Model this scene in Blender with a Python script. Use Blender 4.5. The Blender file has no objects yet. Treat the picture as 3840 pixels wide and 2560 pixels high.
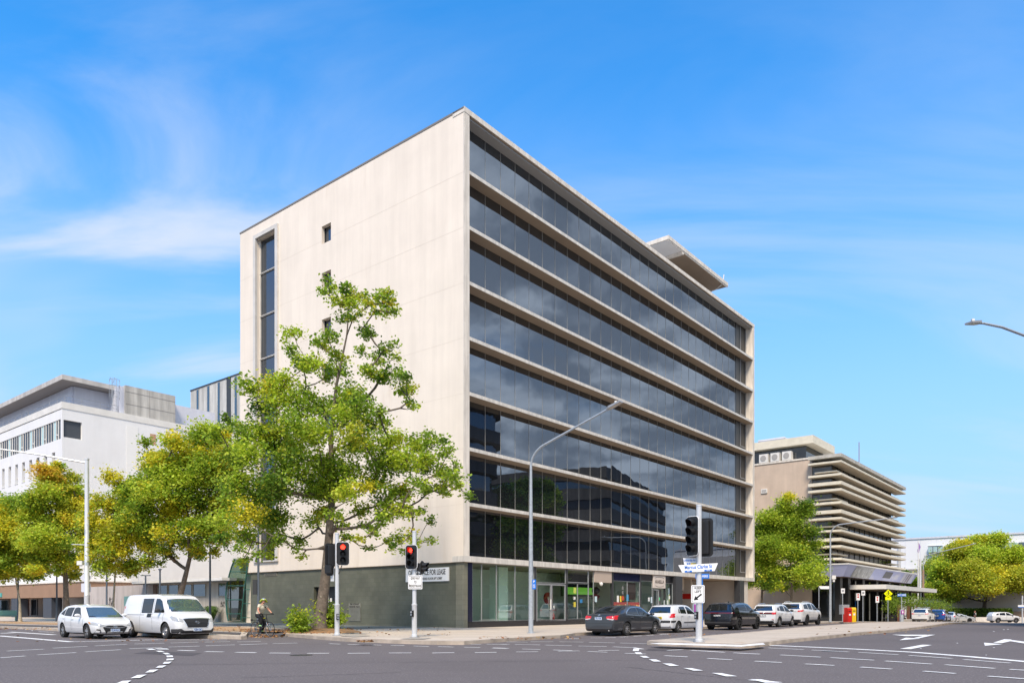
import bpy, bmesh, math, random
import numpy as np
from mathutils import Vector, Matrix
from mathutils.bvhtree import BVHTree
R = math.radians
SC = bpy.context.scene
COL = SC.collection
# ---------------------------------------------------------------- camera
F = 2847.4; CX = 1920.0; HY = 2274.0; H = 1.38      # focal length (px of a 3840 px wide picture), optical centre, horizon, eye height
cam_d = bpy.data.cameras.new("camera"); cam = bpy.data.objects.new("camera", cam_d); COL.objects.link(cam)
cam.location = (0, 0, H); cam.rotation_euler = (R(90), 0, 0)
cam_d.sensor_width = 36; cam_d.lens = 36*F/3840; cam_d.shift_y = (HY-1280)/3840
cam_d.clip_start = 0.1; cam_d.clip_end = 3000
SC.camera = cam
# ---------------------------------------------------------------- world
SUN_EL = R(52); SUN_AZ = R(188)                       # azimuth clockwise from +Y: behind the camera
W = bpy.data.worlds.new("World"); SC.world = W; W.use_nodes = True
nt = W.node_tree; N = nt.nodes; L = nt.links; N.clear()
def nn(t, **k):
    n = N.new(t)
    for a, b in k.items(): setattr(n, a, b)
    return n
out = nn('ShaderNodeOutputWorld'); bg = nn('ShaderNodeBackground'); L.new(bg.outputs[0], out.inputs[0])
sky = nn('ShaderNodeTexSky', sky_type='NISHITA', sun_disc=False, sun_elevation=SUN_EL, sun_rotation=SUN_AZ, air_density=1.0, dust_density=0.6, ozone_density=3.0, altitude=600)
bg.inputs[1].default_value = 0.1
hs = nn('ShaderNodeVectorMath', operation='MULTIPLY'); hs.inputs[1].default_value = (0.30, 1.55, 2.25)
L.new(sky.outputs[0], hs.inputs[0])
tc = nn('ShaderNodeTexCoord')
sep = nn('ShaderNodeSeparateXYZ'); L.new(tc.outputs['Generated'], sep.inputs[0])
def mth(op, a, b=None, c=None):
    m = nn('ShaderNodeMath', operation=op)
    for i, v in enumerate((a, b, c)):
        if v is None: continue
        if isinstance(v, (int, float)): m.inputs[i].default_value = v
        else: L.new(v, m.inputs[i])
    return m.outputs[0]
zc = mth('ADD', mth('MAXIMUM', sep.outputs[2], 0.0), 0.22)
cmb = nn('ShaderNodeCombineXYZ'); L.new(mth('DIVIDE', sep.outputs[0], zc), cmb.inputs[0]); L.new(mth('DIVIDE', sep.outputs[1], zc), cmb.inputs[1])
def cloud(rot, scale, ns, det, dist, lo, hi, loc=(0, 0, 0)):
    mp = nn('ShaderNodeMapping'); mp.inputs['Rotation'].default_value = (0, 0, R(rot)); mp.inputs['Scale'].default_value = scale; mp.inputs['Location'].default_value = loc
    L.new(cmb.outputs[0], mp.inputs[0])
    nz = nn('ShaderNodeTexNoise'); nz.inputs['Scale'].default_value = ns; nz.inputs['Detail'].default_value = det; nz.inputs['Roughness'].default_value = 0.55; nz.inputs['Distortion'].default_value = dist
    L.new(mp.outputs[0], nz.inputs['Vector'])
    mr = nn('ShaderNodeMapRange', interpolation_type='SMOOTHSTEP'); L.new(nz.outputs[0], mr.inputs[0])
    mr.inputs[1].default_value = lo; mr.inputs[2].default_value = hi
    return mr.outputs[0]
def rng(v, a, b):
    mr = nn('ShaderNodeMapRange', interpolation_type='SMOOTHSTEP'); L.new(v, mr.inputs[0]); mr.inputs[1].default_value = a; mr.inputs[2].default_value = b
    return mr.outputs[0]
c1 = cloud(35, (0.5, 1.5, 1), 1.35, 9, 0.9, 0.42, 0.72, (0.98, 3.585, 0))           # thin streaks
c2 = cloud(20, (0.6, 1.0, 1), 0.85, 4, 0.3, 0.40, 0.60, (9.1, 0.3, 0))          # broad soft banks
left = rng(mth('MULTIPLY', sep.outputs[0], -1.0), -0.05, 0.36)
low = rng(mth('MULTIPLY', sep.outputs[2], -1.0), -0.46, -0.32)
bank = mth('MULTIPLY', c2, mth('MULTIPLY', left, low))
haze_ = mth('MULTIPLY', rng(mth('MULTIPLY', sep.outputs[2], -1.0), -0.62, -0.02), 0.93)
lowl = rng(mth('MULTIPLY', sep.outputs[2], -1.0), -0.66, -0.40)
m1 = mth('MULTIPLY', mth('MULTIPLY', c1, mth('ADD', 0.24, mth('MULTIPLY', lowl, 0.60))), mth('ADD', 0.42, mth('MULTIPLY', left, 0.58)))
m2 = mth('MINIMUM', mth('ADD', m1, mth('MULTIPLY', bank, 0.80)), 0.88)
mh = nn('ShaderNodeMix', data_type='RGBA'); L.new(haze_, mh.inputs[0]); L.new(hs.outputs[0], mh.inputs[6]); mh.inputs[7].default_value = (3.3, 4.6, 6.1, 1)
mx = nn('ShaderNodeMix', data_type='RGBA'); L.new(m2, mx.inputs[0]); L.new(mh.outputs[2], mx.inputs[6]); mx.inputs[7].default_value = (5.0, 5.5, 6.3, 1)
# heavier grey clouds in the half of the sky behind the camera
c3 = cloud(-30, (1.0, 0.7, 1), 1.7, 6, 0.3, 0.22, 0.50, (1, 5, 0))
back = rng(mth('ADD', mth('MULTIPLY', sep.outputs[0], 0.776), mth('MULTIPLY', sep.outputs[1], -0.631)), 0.05, 0.30)
c4 = cloud(10, (1.0, 1.0, 1), 4.2, 6, 0.2, 0.42, 0.66, (4, 1, 0))
gc = nn('ShaderNodeMix', data_type='RGBA'); L.new(c4, gc.inputs[0]); gc.inputs[6].default_value = (3.4, 4.0, 4.9, 1); gc.inputs[7].default_value = (8.5, 9.4, 10.6, 1)
mx2 = nn('ShaderNodeMix', data_type='RGBA'); L.new(mth('MULTIPLY', mth('MULTIPLY', c3, back), 0.95), mx2.inputs[0]); L.new(mx.outputs[2], mx2.inputs[6]); L.new(gc.outputs[2], mx2.inputs[7])
L.new(mx2.outputs[2], bg.inputs[0])
# ---------------------------------------------------------------- sun and exposure
sd = bpy.data.lights.new("sun", 'SUN'); so = bpy.data.objects.new("sun", sd); COL.objects.link(so)
sd.energy = 3.3; sd.angle = R(16); sd.color = (1.0, 0.84, 0.66)
so.rotation_euler = Vector((math.sin(SUN_AZ)*math.cos(SUN_EL), math.cos(SUN_AZ)*math.cos(SUN_EL), math.sin(SUN_EL))).to_track_quat('Z', 'Y').to_euler()
so.location = (0, -40, 60)
SC.view_settings.view_transform = 'Standard'; SC.view_settings.look = 'None'; SC.view_settings.exposure = 0.62; SC.view_settings.gamma = 1
# ---------------------------------------------------------------- street grid: a local frame at the corner of the office block
UX, UY = 0.6305, 0.7762
XC = (1740-CX)/F*45.0; YC = 45.0; ANG = math.atan2(UY, UX)
def loc2w(lx, ly, z=0.0): return Vector((XC+lx*UX-ly*UY, YC+lx*UY+ly*UX, z))
def w2loc(x, y): dx, dy = x-XC, y-YC; return dx*UX+dy*UY, -dx*UY+dy*UX
def gz(x, y):
    t = min(1, max(0, (x-5)/20.0)); t = t*t*(3-2*t)+min(.35, max(0, x-25)*.006)
    return -0.0145*min(150, max(0.0, y-60))*t
def G(px, py, up=0.0):                                   # pixel of the 3840 px picture -> point on the ground (raised by up)
    z = up
    for i in range(12):
        Y = (H-z)*F/(py-HY); x = (px-CX)/F*Y; z = gz(x, Y)+up
    return Vector((x, Y, z))
def P(px, py, Y): return Vector(((px-CX)/F*Y, Y, H+(HY-py)/F*Y))
def S(px, off, z=None):                                  # ray through column px met with the line local Y = off
    r = (px-CX)/F; Y = (off-XC*UY+YC*UX)/(UX-r*UY); x = r*Y
    return Vector((x, Y, gz(x, Y) if z is None else z))
# ---------------------------------------------------------------- object helpers
def tag(o, label=None, cat=None, group=None, kind=None):
    if label: o['label'] = label
    if cat: o['category'] = cat
    if group: o['group'] = group
    if kind: o['kind'] = kind
    return o
def empty(name, loc=(0, 0, 0), rz=0.0, label=None, cat=None, group=None, parent=None):
    o = bpy.data.objects.new(name, None); COL.objects.link(o); o.empty_display_size = 0.3
    o.location = loc; o.rotation_euler = (0, 0, rz)
    if parent: o.parent = parent
    return tag(o, label, cat, group)
class MB:
    def __init__(s): s.v = []; s.f = []; s.m = []; s.c = []
    def add(s, vs, fs, m=0):
        b = len(s.v); s.v += [tuple(v) for v in vs]; s.f += [tuple(b+i for i in f) for f in fs]; s.m += [m]*len(fs); return s
    def box(s, x0, x1, y0, y1, z0, z1, m=0):
        if x0 > x1: x0, x1 = x1, x0
        if y0 > y1: y0, y1 = y1, y0
        if z0 > z1: z0, z1 = z1, z0
        return s.add([(x0,y0,z0),(x1,y0,z0),(x1,y1,z0),(x0,y1,z0),(x0,y0,z1),(x1,y0,z1),(x1,y1,z1),(x0,y1,z1)],
                     [(0,3,2,1),(4,5,6,7),(0,1,5,4),(1,2,6,5),(2,3,7,6),(3,0,4,7)], m)
    def quad(s, a, b, c, d, m=0): return s.add([a, b, c, d], [(0,1,2,3)], m)
    def prism(s, pts, d, m=0):                            # planar outline pts (3D) extruded by vector d
        n = len(pts); d = Vector(d); a = [Vector(p) for p in pts]; b = [p+d for p in a]
        return s.add(a+b, [tuple(range(n))[::-1], tuple(range(n, 2*n))]+[(i, (i+1) % n, n+(i+1) % n, n+i) for i in range(n)], m)
    def tube(s, pts, r, n=10, m=0, caps=True):
        pts = [Vector(p) for p in pts]; k = len(pts)
        rr = r if isinstance(r, (list, tuple)) else [r]*k
        vs = []; prev = None
        for i, p in enumerate(pts):
            d = (pts[min(i+1, k-1)]-pts[max(i-1, 0)])
            if d.length < 1e-9: d = Vector((0, 0, 1))
            d.normalize()
            if prev is None: prev = d.orthogonal().normalized()
            a = (prev-d*prev.dot(d))
            if a.length < 1e-6: a = d.orthogonal()
            a.normalize(); prev = a; b = d.cross(a)
            vs += [p+(a*math.cos(2*math.pi*j/n)+b*math.sin(2*math.pi*j/n))*rr[i] for j in range(n)]
        fs = [(i*n+j, i*n+(j+1) % n, (i+1)*n+(j+1) % n, (i+1)*n+j) for i in range(k-1) for j in range(n)]
        if caps: fs += [tuple(range(n))[::-1], tuple((k-1)*n+j for j in range(n))]
        return s.add(vs, fs, m)
    def lathe(s, prof, c, axis='z', n=24, m=0, caps=True):           # prof: (radius, height) pairs
        vs = []
        for r, h in prof:
            for j in range(n):
                a = 2*math.pi*j/n; u, w = r*math.cos(a), r*math.sin(a)
                q = {'z': (u, w, h), 'y': (u, h, w), 'x': (h, u, w)}[axis]
                vs.append((c[0]+q[0], c[1]+q[1], c[2]+q[2]))
        k = len(prof)
        fs = [(i*n+j, i*n+(j+1) % n, (i+1)*n+(j+1) % n, (i+1)*n+j) for i in range(k-1) for j in range(n)]
        if caps: fs += [tuple(range(n))[::-1], tuple((k-1)*n+j for j in range(n))]
        return s.add(vs, fs, m)
    def ellipsoid(s, c, r, n=12, k=8, m=0):
        prof = [(math.sin(math.pi*i/k), -math.cos(math.pi*i/k)) for i in range(k+1)]
        vs = []
        for a, h in prof:
            for j in range(n):
                t = 2*math.pi*j/n; vs.append((c[0]+r[0]*max(a, .01)*math.cos(t), c[1]+r[1]*max(a, .01)*math.sin(t), c[2]+r[2]*h))
        return s.add(vs, [(i*n+j, i*n+(j+1) % n, (i+1)*n+(j+1) % n, (i+1)*n+j) for i in range(k) for j in range(n)], m)
    def build(s, name, mats, parent=None, smooth=False, bevel=0, loc=None, rz=None, fixn=True):
        me = bpy.data.meshes.new(name); me.from_pydata(s.v, [], s.f)
        if not isinstance(mats, (list, tuple)): mats = [mats]
        for q in mats: me.materials.append(q)
        me.polygons.foreach_set('material_index', s.m)
        if fixn or bevel:
            bm = bmesh.new(); bm.from_mesh(me)
            if bevel:
                es = [e for e in bm.edges if len(e.link_faces) == 2 and e.calc_face_angle(0) > 0.6]
                bmesh.ops.bevel(bm, geom=es, offset=bevel, segments=2, affect='EDGES', profile=0.6)
            if fixn: bmesh.ops.recalc_face_normals(bm, faces=bm.faces)
            bm.to_mesh(me); bm.free()
        if smooth:
            me.polygons.foreach_set('use_smooth', [True]*len(me.polygons)); me.set_sharp_from_angle(angle=R(38))
        me.update()
        o = bpy.data.objects.new(name, me); COL.objects.link(o)
        if parent: o.parent = parent
        if loc is not None: o.location = loc
        if rz is not None: o.rotation_euler = (0, 0, rz)
        return o
def text_mesh(body, size, extrude=0.004, align='CENTER', sx=1.0, space=1.0, lines=1.0):
    c = bpy.data.curves.new('lettering', 'FONT'); c.body = body; c.size = size; c.extrude = extrude; c.align_x = align; c.align_y = 'CENTER'; c.space_character = space; c.space_line = lines; c.offset = size*.014
    c.resolution_u = 3
    o = bpy.data.objects.new('tmp', c); COL.objects.link(o)
    dg = bpy.context.evaluated_depsgraph_get(); me = bpy.data.meshes.new_from_object(o.evaluated_get(dg)); bpy.data.objects.remove(o)
    me.transform(Matrix.Scale(sx, 4, (1, 0, 0)))
    return me
def text(body, size, mtl, parent, loc, rot, sx=1.0, name='lettering', space=1.0, lines=1.0, bold=0.0):
    me = text_mesh(body, size, sx=sx, space=space, lines=lines)
    me.materials.clear(); me.materials.append(mtl)
    o = bpy.data.objects.new(name, me); COL.objects.link(o); o.parent = parent; o.location = loc; o.rotation_euler = rot
    return o
def copy_tree(o, parent=None):
    c = o.copy(); COL.objects.link(c); c.parent = parent
    for ch in list(o.children): copy_tree(ch, c)
    return c
# ---------------------------------------------------------------- materials
def sRGB(r, g, b): return tuple((c/255/12.92 if c/255 <= 0.04045 else ((c/255+0.055)/1.055)**2.4) for c in (r, g, b))
def mat(name, col, rough=0.6, metal=0.0, var=0.0, vscale=1.0, bump=0.0, bscale=30.0, coat=0.0, streak=0.0, sscale=(1.5, 1.5, 0.12), spec=0.5, grime=None, emit=None):
    m = bpy.data.materials.new(name); m.use_nodes = True; t = m.node_tree; b = t.nodes['Principled BSDF']
    b.inputs['Roughness'].default_value = rough; b.inputs['Metallic'].default_value = metal; b.inputs['Specular IOR Level'].default_value = spec
    b.inputs['Coat Weight'].default_value = coat; b.inputs['Coat Roughness'].default_value = 0.04
    col4 = (*col[:3], 1); b.inputs['Base Color'].default_value = col4
    tcn = t.nodes.new('ShaderNodeTexCoord'); cur = None
    def noise(scale, det=5, sc=None):
        nz = t.nodes.new('ShaderNodeTexNoise'); nz.inputs['Scale'].default_value = scale; nz.inputs['Detail'].default_value = det; nz.inputs['Roughness'].default_value = 0.6
        if sc:
            mp = t.nodes.new('ShaderNodeMapping'); mp.inputs['Scale'].default_value = sc; t.links.new(tcn.outputs['Object'], mp.inputs[0]); t.links.new(mp.outputs[0], nz.inputs[0])
        else: t.links.new(tcn.outputs['Object'], nz.inputs[0])
        return nz.outputs[0]
    def mul(cur, fac_out, amt, lo=0.3, hi=0.7):
        mr = t.nodes.new('ShaderNodeMapRange'); t.links.new(fac_out, mr.inputs[0]); mr.inputs[1].default_value = lo; mr.inputs[2].default_value = hi; mr.inputs[3].default_value = 1-amt; mr.inputs[4].default_value = 1+amt*0.5
        mx = t.nodes.new('ShaderNodeMix'); mx.data_type = 'RGBA'; mx.blend_type = 'MULTIPLY'; mx.inputs[0].default_value = 1
        if cur is None: mx.inputs[6].default_value = col4
        else: t.links.new(cur, mx.inputs[6])
        t.links.new(mr.outputs[0], mx.inputs[7]); return mx.outputs[2]
    if var: cur = mul(cur, noise(vscale), var)
    if streak: cur = mul(cur, noise(1.0, 6, sscale), streak, 0.38, 0.62)
    if grime:
        gcol, thr, sc = grime; nz = noise(1.0, 7, sc)
        mr = t.nodes.new('ShaderNodeMapRange'); t.links.new(nz, mr.inputs[0]); mr.inputs[1].default_value = thr; mr.inputs[2].default_value = thr+0.12
        mx = t.nodes.new('ShaderNodeMix'); mx.data_type = 'RGBA'; t.links.new(mr.outputs[0], mx.inputs[0]); mx.inputs[7].default_value = (*gcol, 1)
        if cur is None: mx.inputs[6].default_value = col4
        else: t.links.new(cur, mx.inputs[6])
        cur = mx.outputs[2]
    if cur is not None: t.links.new(cur, b.inputs['Base Color'])
    if bump:
        bp = t.nodes.new('ShaderNodeBump'); bp.inputs['Strength'].default_value = bump; bp.inputs['Distance'].default_value = 0.02
        t.links.new(noise(bscale), bp.inputs['Height']); t.links.new(bp.outputs[0], b.inputs['Normal'])
    if emit: b.inputs['Emission Color'].default_value = (*emit[0], 1); b.inputs['Emission Strength'].default_value = emit[1]
    return m
def clear_glass(name, tint=(0.8, 0.93, 0.88), refl=0.16, rough=0.0, grow=0.6):
    m = bpy.data.materials.new(name); m.use_nodes = True; t = m.node_tree; t.nodes.clear()
    o = t.nodes.new('ShaderNodeOutputMaterial'); tr = t.nodes.new('ShaderNodeBsdfTransparent'); gl = t.nodes.new('ShaderNodeBsdfGlossy'); mx = t.nodes.new('ShaderNodeMixShader')
    tr.inputs[0].default_value = (*tint, 1); gl.inputs['Roughness'].default_value = rough; gl.inputs[0].default_value = (0.95, 0.98, 1, 1)
    lw = t.nodes.new('ShaderNodeLayerWeight'); lw.inputs[0].default_value = 0.25
    mr = t.nodes.new('ShaderNodeMapRange'); t.links.new(lw.outputs['Facing'], mr.inputs[0]); mr.inputs[3].default_value = refl; mr.inputs[4].default_value = min(1, refl+grow)
    t.links.new(mr.outputs[0], mx.inputs[0]); t.links.new(tr.outputs[0], mx.inputs[1]); t.links.new(gl.outputs[0], mx.inputs[2]); t.links.new(mx.outputs[0], o.inputs[0])
    return m
def mirror_glass(name, col, rough=0.02, wave=0.0, dark=(0.012, 0.013, 0.015)):
    m = bpy.data.materials.new(name); m.use_nodes = True; t = m.node_tree; t.nodes.clear()
    o = t.nodes.new('ShaderNodeOutputMaterial'); df = t.nodes.new('ShaderNodeBsdfDiffuse'); gl = t.nodes.new('ShaderNodeBsdfGlossy'); ad = t.nodes.new('ShaderNodeAddShader')
    df.inputs[0].default_value = (*dark, 1); gl.inputs[0].default_value = (*col, 1); gl.inputs['Roughness'].default_value = rough
    if wave:
        tcn = t.nodes.new('ShaderNodeTexCoord'); nz = t.nodes.new('ShaderNodeTexNoise'); nz.inputs['Scale'].default_value = 0.55; nz.inputs['Detail'].default_value = 1.5; t.links.new(tcn.outputs['Object'], nz.inputs[0])
        bp = t.nodes.new('ShaderNodeBump'); bp.inputs['Strength'].default_value = wave; bp.inputs['Distance'].default_value = 0.05; t.links.new(nz.outputs[0], bp.inputs['Height']); t.links.new(bp.outputs[0], gl.inputs['Normal'])
    t.links.new(df.outputs[0], ad.inputs[0]); t.links.new(gl.outputs[0], ad.inputs[1]); t.links.new(ad.outputs[0], o.inputs[0])
    return m
def brickmat(name, c1, c2, mortar, scale, bw=0.5, rh=0.25, ms=0.01, rough=0.6, axis='xz', var=0.2, off=0.5, spec=0.5):
    m = bpy.data.materials.new(name); m.use_nodes = True; t = m.node_tree; b = t.nodes['Principled BSDF']; b.inputs['Roughness'].default_value = rough; b.inputs['Specular IOR Level'].default_value = spec
    tcn = t.nodes.new('ShaderNodeTexCoord'); sp = t.nodes.new('ShaderNodeSeparateXYZ'); cb = t.nodes.new('ShaderNodeCombineXYZ'); t.links.new(tcn.outputs['Object'], sp.inputs[0])
    ia, ib = {'xz': (0, 2), 'yz': (1, 2), 'xy': (0, 1)}[axis]; t.links.new(sp.outputs[ia], cb.inputs[0]); t.links.new(sp.outputs[ib], cb.inputs[1])
    br = t.nodes.new('ShaderNodeTexBrick'); br.offset = off; t.links.new(cb.outputs[0], br.inputs[0]); br.inputs['Color1'].default_value = (*c1, 1); br.inputs['Color2'].default_value = (*c2, 1); br.inputs['Mortar'].default_value = (*mortar, 1)
    br.inputs['Scale'].default_value = scale; br.inputs['Brick Width'].default_value = bw; br.inputs['Row Height'].default_value = rh; br.inputs['Mortar Size'].default_value = ms
    nz = t.nodes.new('ShaderNodeTexNoise'); nz.inputs['Scale'].default_value = 0.7; nz.inputs['Detail'].default_value = 6; t.links.new(tcn.outputs['Object'], nz.inputs[0])
    mr = t.nodes.new('ShaderNodeMapRange'); t.links.new(nz.outputs[0], mr.inputs[0]); mr.inputs[1].default_value = .3; mr.inputs[2].default_value = .7; mr.inputs[3].default_value = 1-var; mr.inputs[4].default_value = 1+var*0.6
    mx = t.nodes.new('ShaderNodeMix'); mx.data_type = 'RGBA'; mx.blend_type = 'MULTIPLY'; mx.inputs[0].default_value = 1; t.links.new(br.outputs[0], mx.inputs[6]); t.links.new(mr.outputs[0], mx.inputs[7]); t.links.new(mx.outputs[2], b.inputs['Base Color'])
    return m
M = {}
M['cream'] = mat('cream_panel', (0.80, 0.72, 0.625), 0.75, var=0.06, vscale=0.35, streak=0.045, bump=0.1, bscale=8, grime=((.66, .57, .47), .64, (.5, .5, .09)))
M['stone_edge'] = mat('stone_edge', (0.72, 0.67, 0.60), 0.7, var=0.10, vscale=1.0, streak=0.16, sscale=(4, 4, 0.5))
M['alu'] = mat('anodised_edge', (0.66, 0.63, 0.58), 0.5, var=0.08, vscale=1.5, streak=0.16, sscale=(5, 5, 0.6))
M['soffit'] = mat('soffit_shade_brown', (0.30, 0.235, 0.175), 0.9, var=0.12, vscale=0.6)  # slab undersides are presumably pale; their shade is put into this brown
M['white'] = mat('white_render', (0.745, 0.75, 0.76), 0.8, var=0.05, vscale=0.4, streak=0.02)
M['offwhite'] = mat('offwhite_metal', (0.72, 0.71, 0.68), 0.5, var=0.08, vscale=2)
M['black'] = mat('black_plastic', (0.012, 0.012, 0.013), 0.45)
M['rubber'] = mat('tyre_rubber', (0.018, 0.018, 0.018), 0.8)
M['dark'] = mat('dark_metal', (0.035, 0.038, 0.042), 0.5)
M['darkgranite'] = mat('dark_granite', (0.03, 0.03, 0.034), 0.25, var=0.4, vscale=30)
M['galv'] = mat('galvanised_steel', (0.42, 0.46, 0.50), 0.5, metal=0.35, var=0.22, vscale=9)
M['polewhite'] = mat('pale_painted_pole', (0.62, 0.64, 0.66), 0.35, metal=0.2, var=0.06, vscale=3)
M['signwhite'] = mat('sign_white', (0.82, 0.83, 0.84), 0.4)
M['signblack'] = mat('sign_black', (0.01, 0.01, 0.01), 0.5)
M['signblue'] = mat('sign_blue', (0.01, 0.16, 0.62), 0.4)
M['red'] = mat('red_paint', (0.55, 0.02, 0.015), 0.4)
M['yellow'] = mat('yellow_paint', (0.85, 0.55, 0.02), 0.4)
M['fluoro'] = mat('fluorescent_yellow', (0.85, 0.88, 0.0), 0.4)
M['greyframe'] = mat('grey_window_frame', (0.33, 0.34, 0.36), 0.4, metal=0.3)
M['tintglass'] = mirror_glass('tinted_curtain_glass', (0.18, 0.198, 0.222), 0.0, wave=0.10)
M['darkglass'] = mirror_glass('dark_window_glass', (0.14, 0.16, 0.19), 0.03, wave=0.1)
M['farglass'] = mirror_glass('grey_window_glass', (0.16, 0.19, 0.22), 0.05, dark=(0.02, 0.03, 0.035))
M['shopglass'] = clear_glass('shop_glass', (0.82, 0.95, 0.89), 0.075)
M['innerwall'] = mat('shop_inner_wall', (0.76, 0.80, 0.72), 0.8, var=0.1, vscale=0.5)
# ================================================================ ground and roads
def groundmat(name, col, speck, lo, hi, spscale=55, big=0.12, bigscale=0.10, rough=0.85, patch=None, bump=0.35, joints=None):
    m = bpy.data.materials.new(name); m.use_nodes = True; t = m.node_tree; b = t.nodes['Principled BSDF']; b.inputs['Roughness'].default_value = rough; b.inputs['Specular IOR Level'].default_value = 0.3
    g = t.nodes.new('ShaderNodeTexCoord')
    def nz(s, d=4, sc=None):
        n = t.nodes.new('ShaderNodeTexNoise'); n.inputs['Scale'].default_value = s; n.inputs['Detail'].default_value = d; n.inputs['Roughness'].default_value = 0.65
        if sc:
            mp = t.nodes.new('ShaderNodeMapping'); mp.inputs['Scale'].default_value = sc; t.links.new(g.outputs['Object'], mp.inputs[0]); t.links.new(mp.outputs[0], n.inputs[0])
        else: t.links.new(g.outputs['Object'], n.inputs[0])
        return n.outputs[0]
    def mixc(f, a, c2, lo, hi):
        mr = t.nodes.new('ShaderNodeMapRange'); t.links.new(f, mr.inputs[0]); mr.inputs[1].default_value = lo; mr.inputs[2].default_value = hi
        mx = t.nodes.new('ShaderNodeMix'); mx.data_type = 'RGBA'; t.links.new(mr.outputs[0], mx.inputs[0])
        if isinstance(a, tuple): mx.inputs[6].default_value = (*a, 1)
        else: t.links.new(a, mx.inputs[6])
        mx.inputs[7].default_value = (*c2, 1); return mx.outputs[2]
    cur = mixc(nz(spscale, 2), col, speck, lo, hi)
    cur = mixc(nz(bigscale, 6), cur, tuple(c*(1-big*2.2) for c in col), 0.45, 0.75)
    cur = mixc(nz(bigscale*0.6, 6, (0.35, 2.5, 1)), cur, tuple(min(1, c*(1+big*2.6)) for c in col), 0.5, 0.8)
    if patch: cur = mixc(nz(patch[1], 7), cur, patch[0], patch[2], patch[2]+0.1)
    t.links.new(cur, b.inputs['Base Color'])
    bp = t.nodes.new('ShaderNodeBump'); bp.inputs['Strength'].default_value = bump; bp.inputs['Distance'].default_value = 0.01; t.links.new(nz(spscale, 3), bp.inputs['Height']); t.links.new(bp.outputs[0], b.inputs['Normal'])
    return m
M['asphalt'] = groundmat('asphalt', (0.124, 0.109, 0.108), (0.33, 0.29, 0.29), 0.56, 0.74, 22, 0.07, 0.10, 0.85)
M['asphalt2'] = groundmat('lane_asphalt', (0.088, 0.084, 0.088), (0.2, 0.19, 0.19), 0.56, 0.75, 24, 0.10, 0.2)
M['concrete'] = groundmat('concrete_paving', (0.50, 0.435, 0.36), (0.40, 0.34, 0.28), 0.5, 0.7, 9, 0.08, 0.35, patch=((0.42, 0.31, 0.22), 0.7, 0.6))
M['kerb'] = mat('kerb_concrete', (0.45, 0.38, 0.31), 0.85, var=0.35, vscale=1.3, bump=0.2)
M['mulch'] = groundmat('leaf_strewn_mulch', (0.42, 0.29, 0.17), (0.22, 0.10, 0.05), 0.48, 0.6, 6, 0.1, 0.5)
M['paver'] = groundmat('grey_green_pavers', (0.13, 0.15, 0.145), (0.19, 0.2, 0.19), 0.5, 0.7, 12, 0.1, 0.5)
M['linewhite'] = mat('road_paint', (0.80, 0.80, 0.79), 0.7, grime=((0.30, 0.28, 0.28), 0.61, (5, 5, 5)), var=0.2, vscale=4)
def axis_lines(segs):
    o = []
    for a, b, st in segs:
        n = max(1, int(round((b-a)/st))); o += [a+(b-a)*i/n for i in range(n)]
    o.append(segs[-1][1]); return o
gxs = axis_lines([(-900, -100, 80), (-100, 0, 10), (0, 40, 1.0), (40, 120, 4), (120, 1000, 80)]); gys = axis_lines([(-600, -60, 60), (-60, 55, 5), (55, 215, 2.0), (215, 1500, 90)])
gv = [(x, y, gz(x, y)) for y in gys for x in gxs]; nx_ = len(gxs)
mb = MB(); mb.add(gv, [(j*nx_+i, j*nx_+i+1, (j+1)*nx_+i+1, (j+1)*nx_+i) for j in range(len(gys)-1) for i in range(nx_-1)])
tag(mb.build('road', M['asphalt'], smooth=True, fixn=False), kind='structure')
def slab(name, pts, h, mt, sidemat=None, skirt=True, cell=None, kind='structure', edge=0.0):
    bm = bmesh.new(); vs = [bm.verts.new((p[0], p[1], 0)) for p in pts]; f = bm.faces.new(vs)
    if f.calc_area() and f.normal.z < 0: f.normal_flip()
    bmesh.ops.recalc_face_normals(bm, faces=bm.faces)
    for f in bm.faces:
        if f.normal.z < 0: f.normal_flip()
    xs = [p[0] for p in pts]; ys = [p[1] for p in pts]
    if cell and max(ys) > 58 and max(xs) > 3:
        k = math.ceil(max(min(ys), 58)/cell)*cell
        while k < max(ys): bmesh.ops.bisect_plane(bm, geom=bm.verts[:]+bm.edges[:]+bm.faces[:], plane_co=(0, k, 0), plane_no=(0, 1, 0)); k += cell
        k = math.ceil(max(min(xs), 3)/cell)*cell
        while k < min(max(xs), 30): bmesh.ops.bisect_plane(bm, geom=bm.verts[:]+bm.edges[:]+bm.faces[:], plane_co=(k, 0, 0), plane_no=(1, 0, 0)); k += cell
    bmesh.ops.triangulate(bm, faces=[f for f in bm.faces if len(f.verts) > 4])
    if skirt:
        be = [e for e in bm.edges if e.is_boundary]
        r = bmesh.ops.extrude_edge_only(bm, edges=be); low = [g for g in r['geom'] if isinstance(g, bmesh.types.BMVert)]
        lowset = set(low)
        for v in bm.verts: v.co.z = gz(v.co.x, v.co.y)+(-0.05 if v in lowset else h)
        for f in bm.faces:
            if any(v in lowset for v in f.verts): f.material_index = 1 if sidemat else 0
    else:
        for v in bm.verts: v.co.z = gz(v.co.x, v.co.y)+h
    me = bpy.data.meshes.new(name); bm.to_mesh(me); bm.free(); me.materials.append(mt)
    if sidemat: me.materials.append(sidemat)
    o = bpy.data.objects.new(name, me); COL.objects.link(o)
    return tag(o, kind=kind)
K = 0.13
def Gp(*l): return [G(px, py) for px, py in l]
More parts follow.
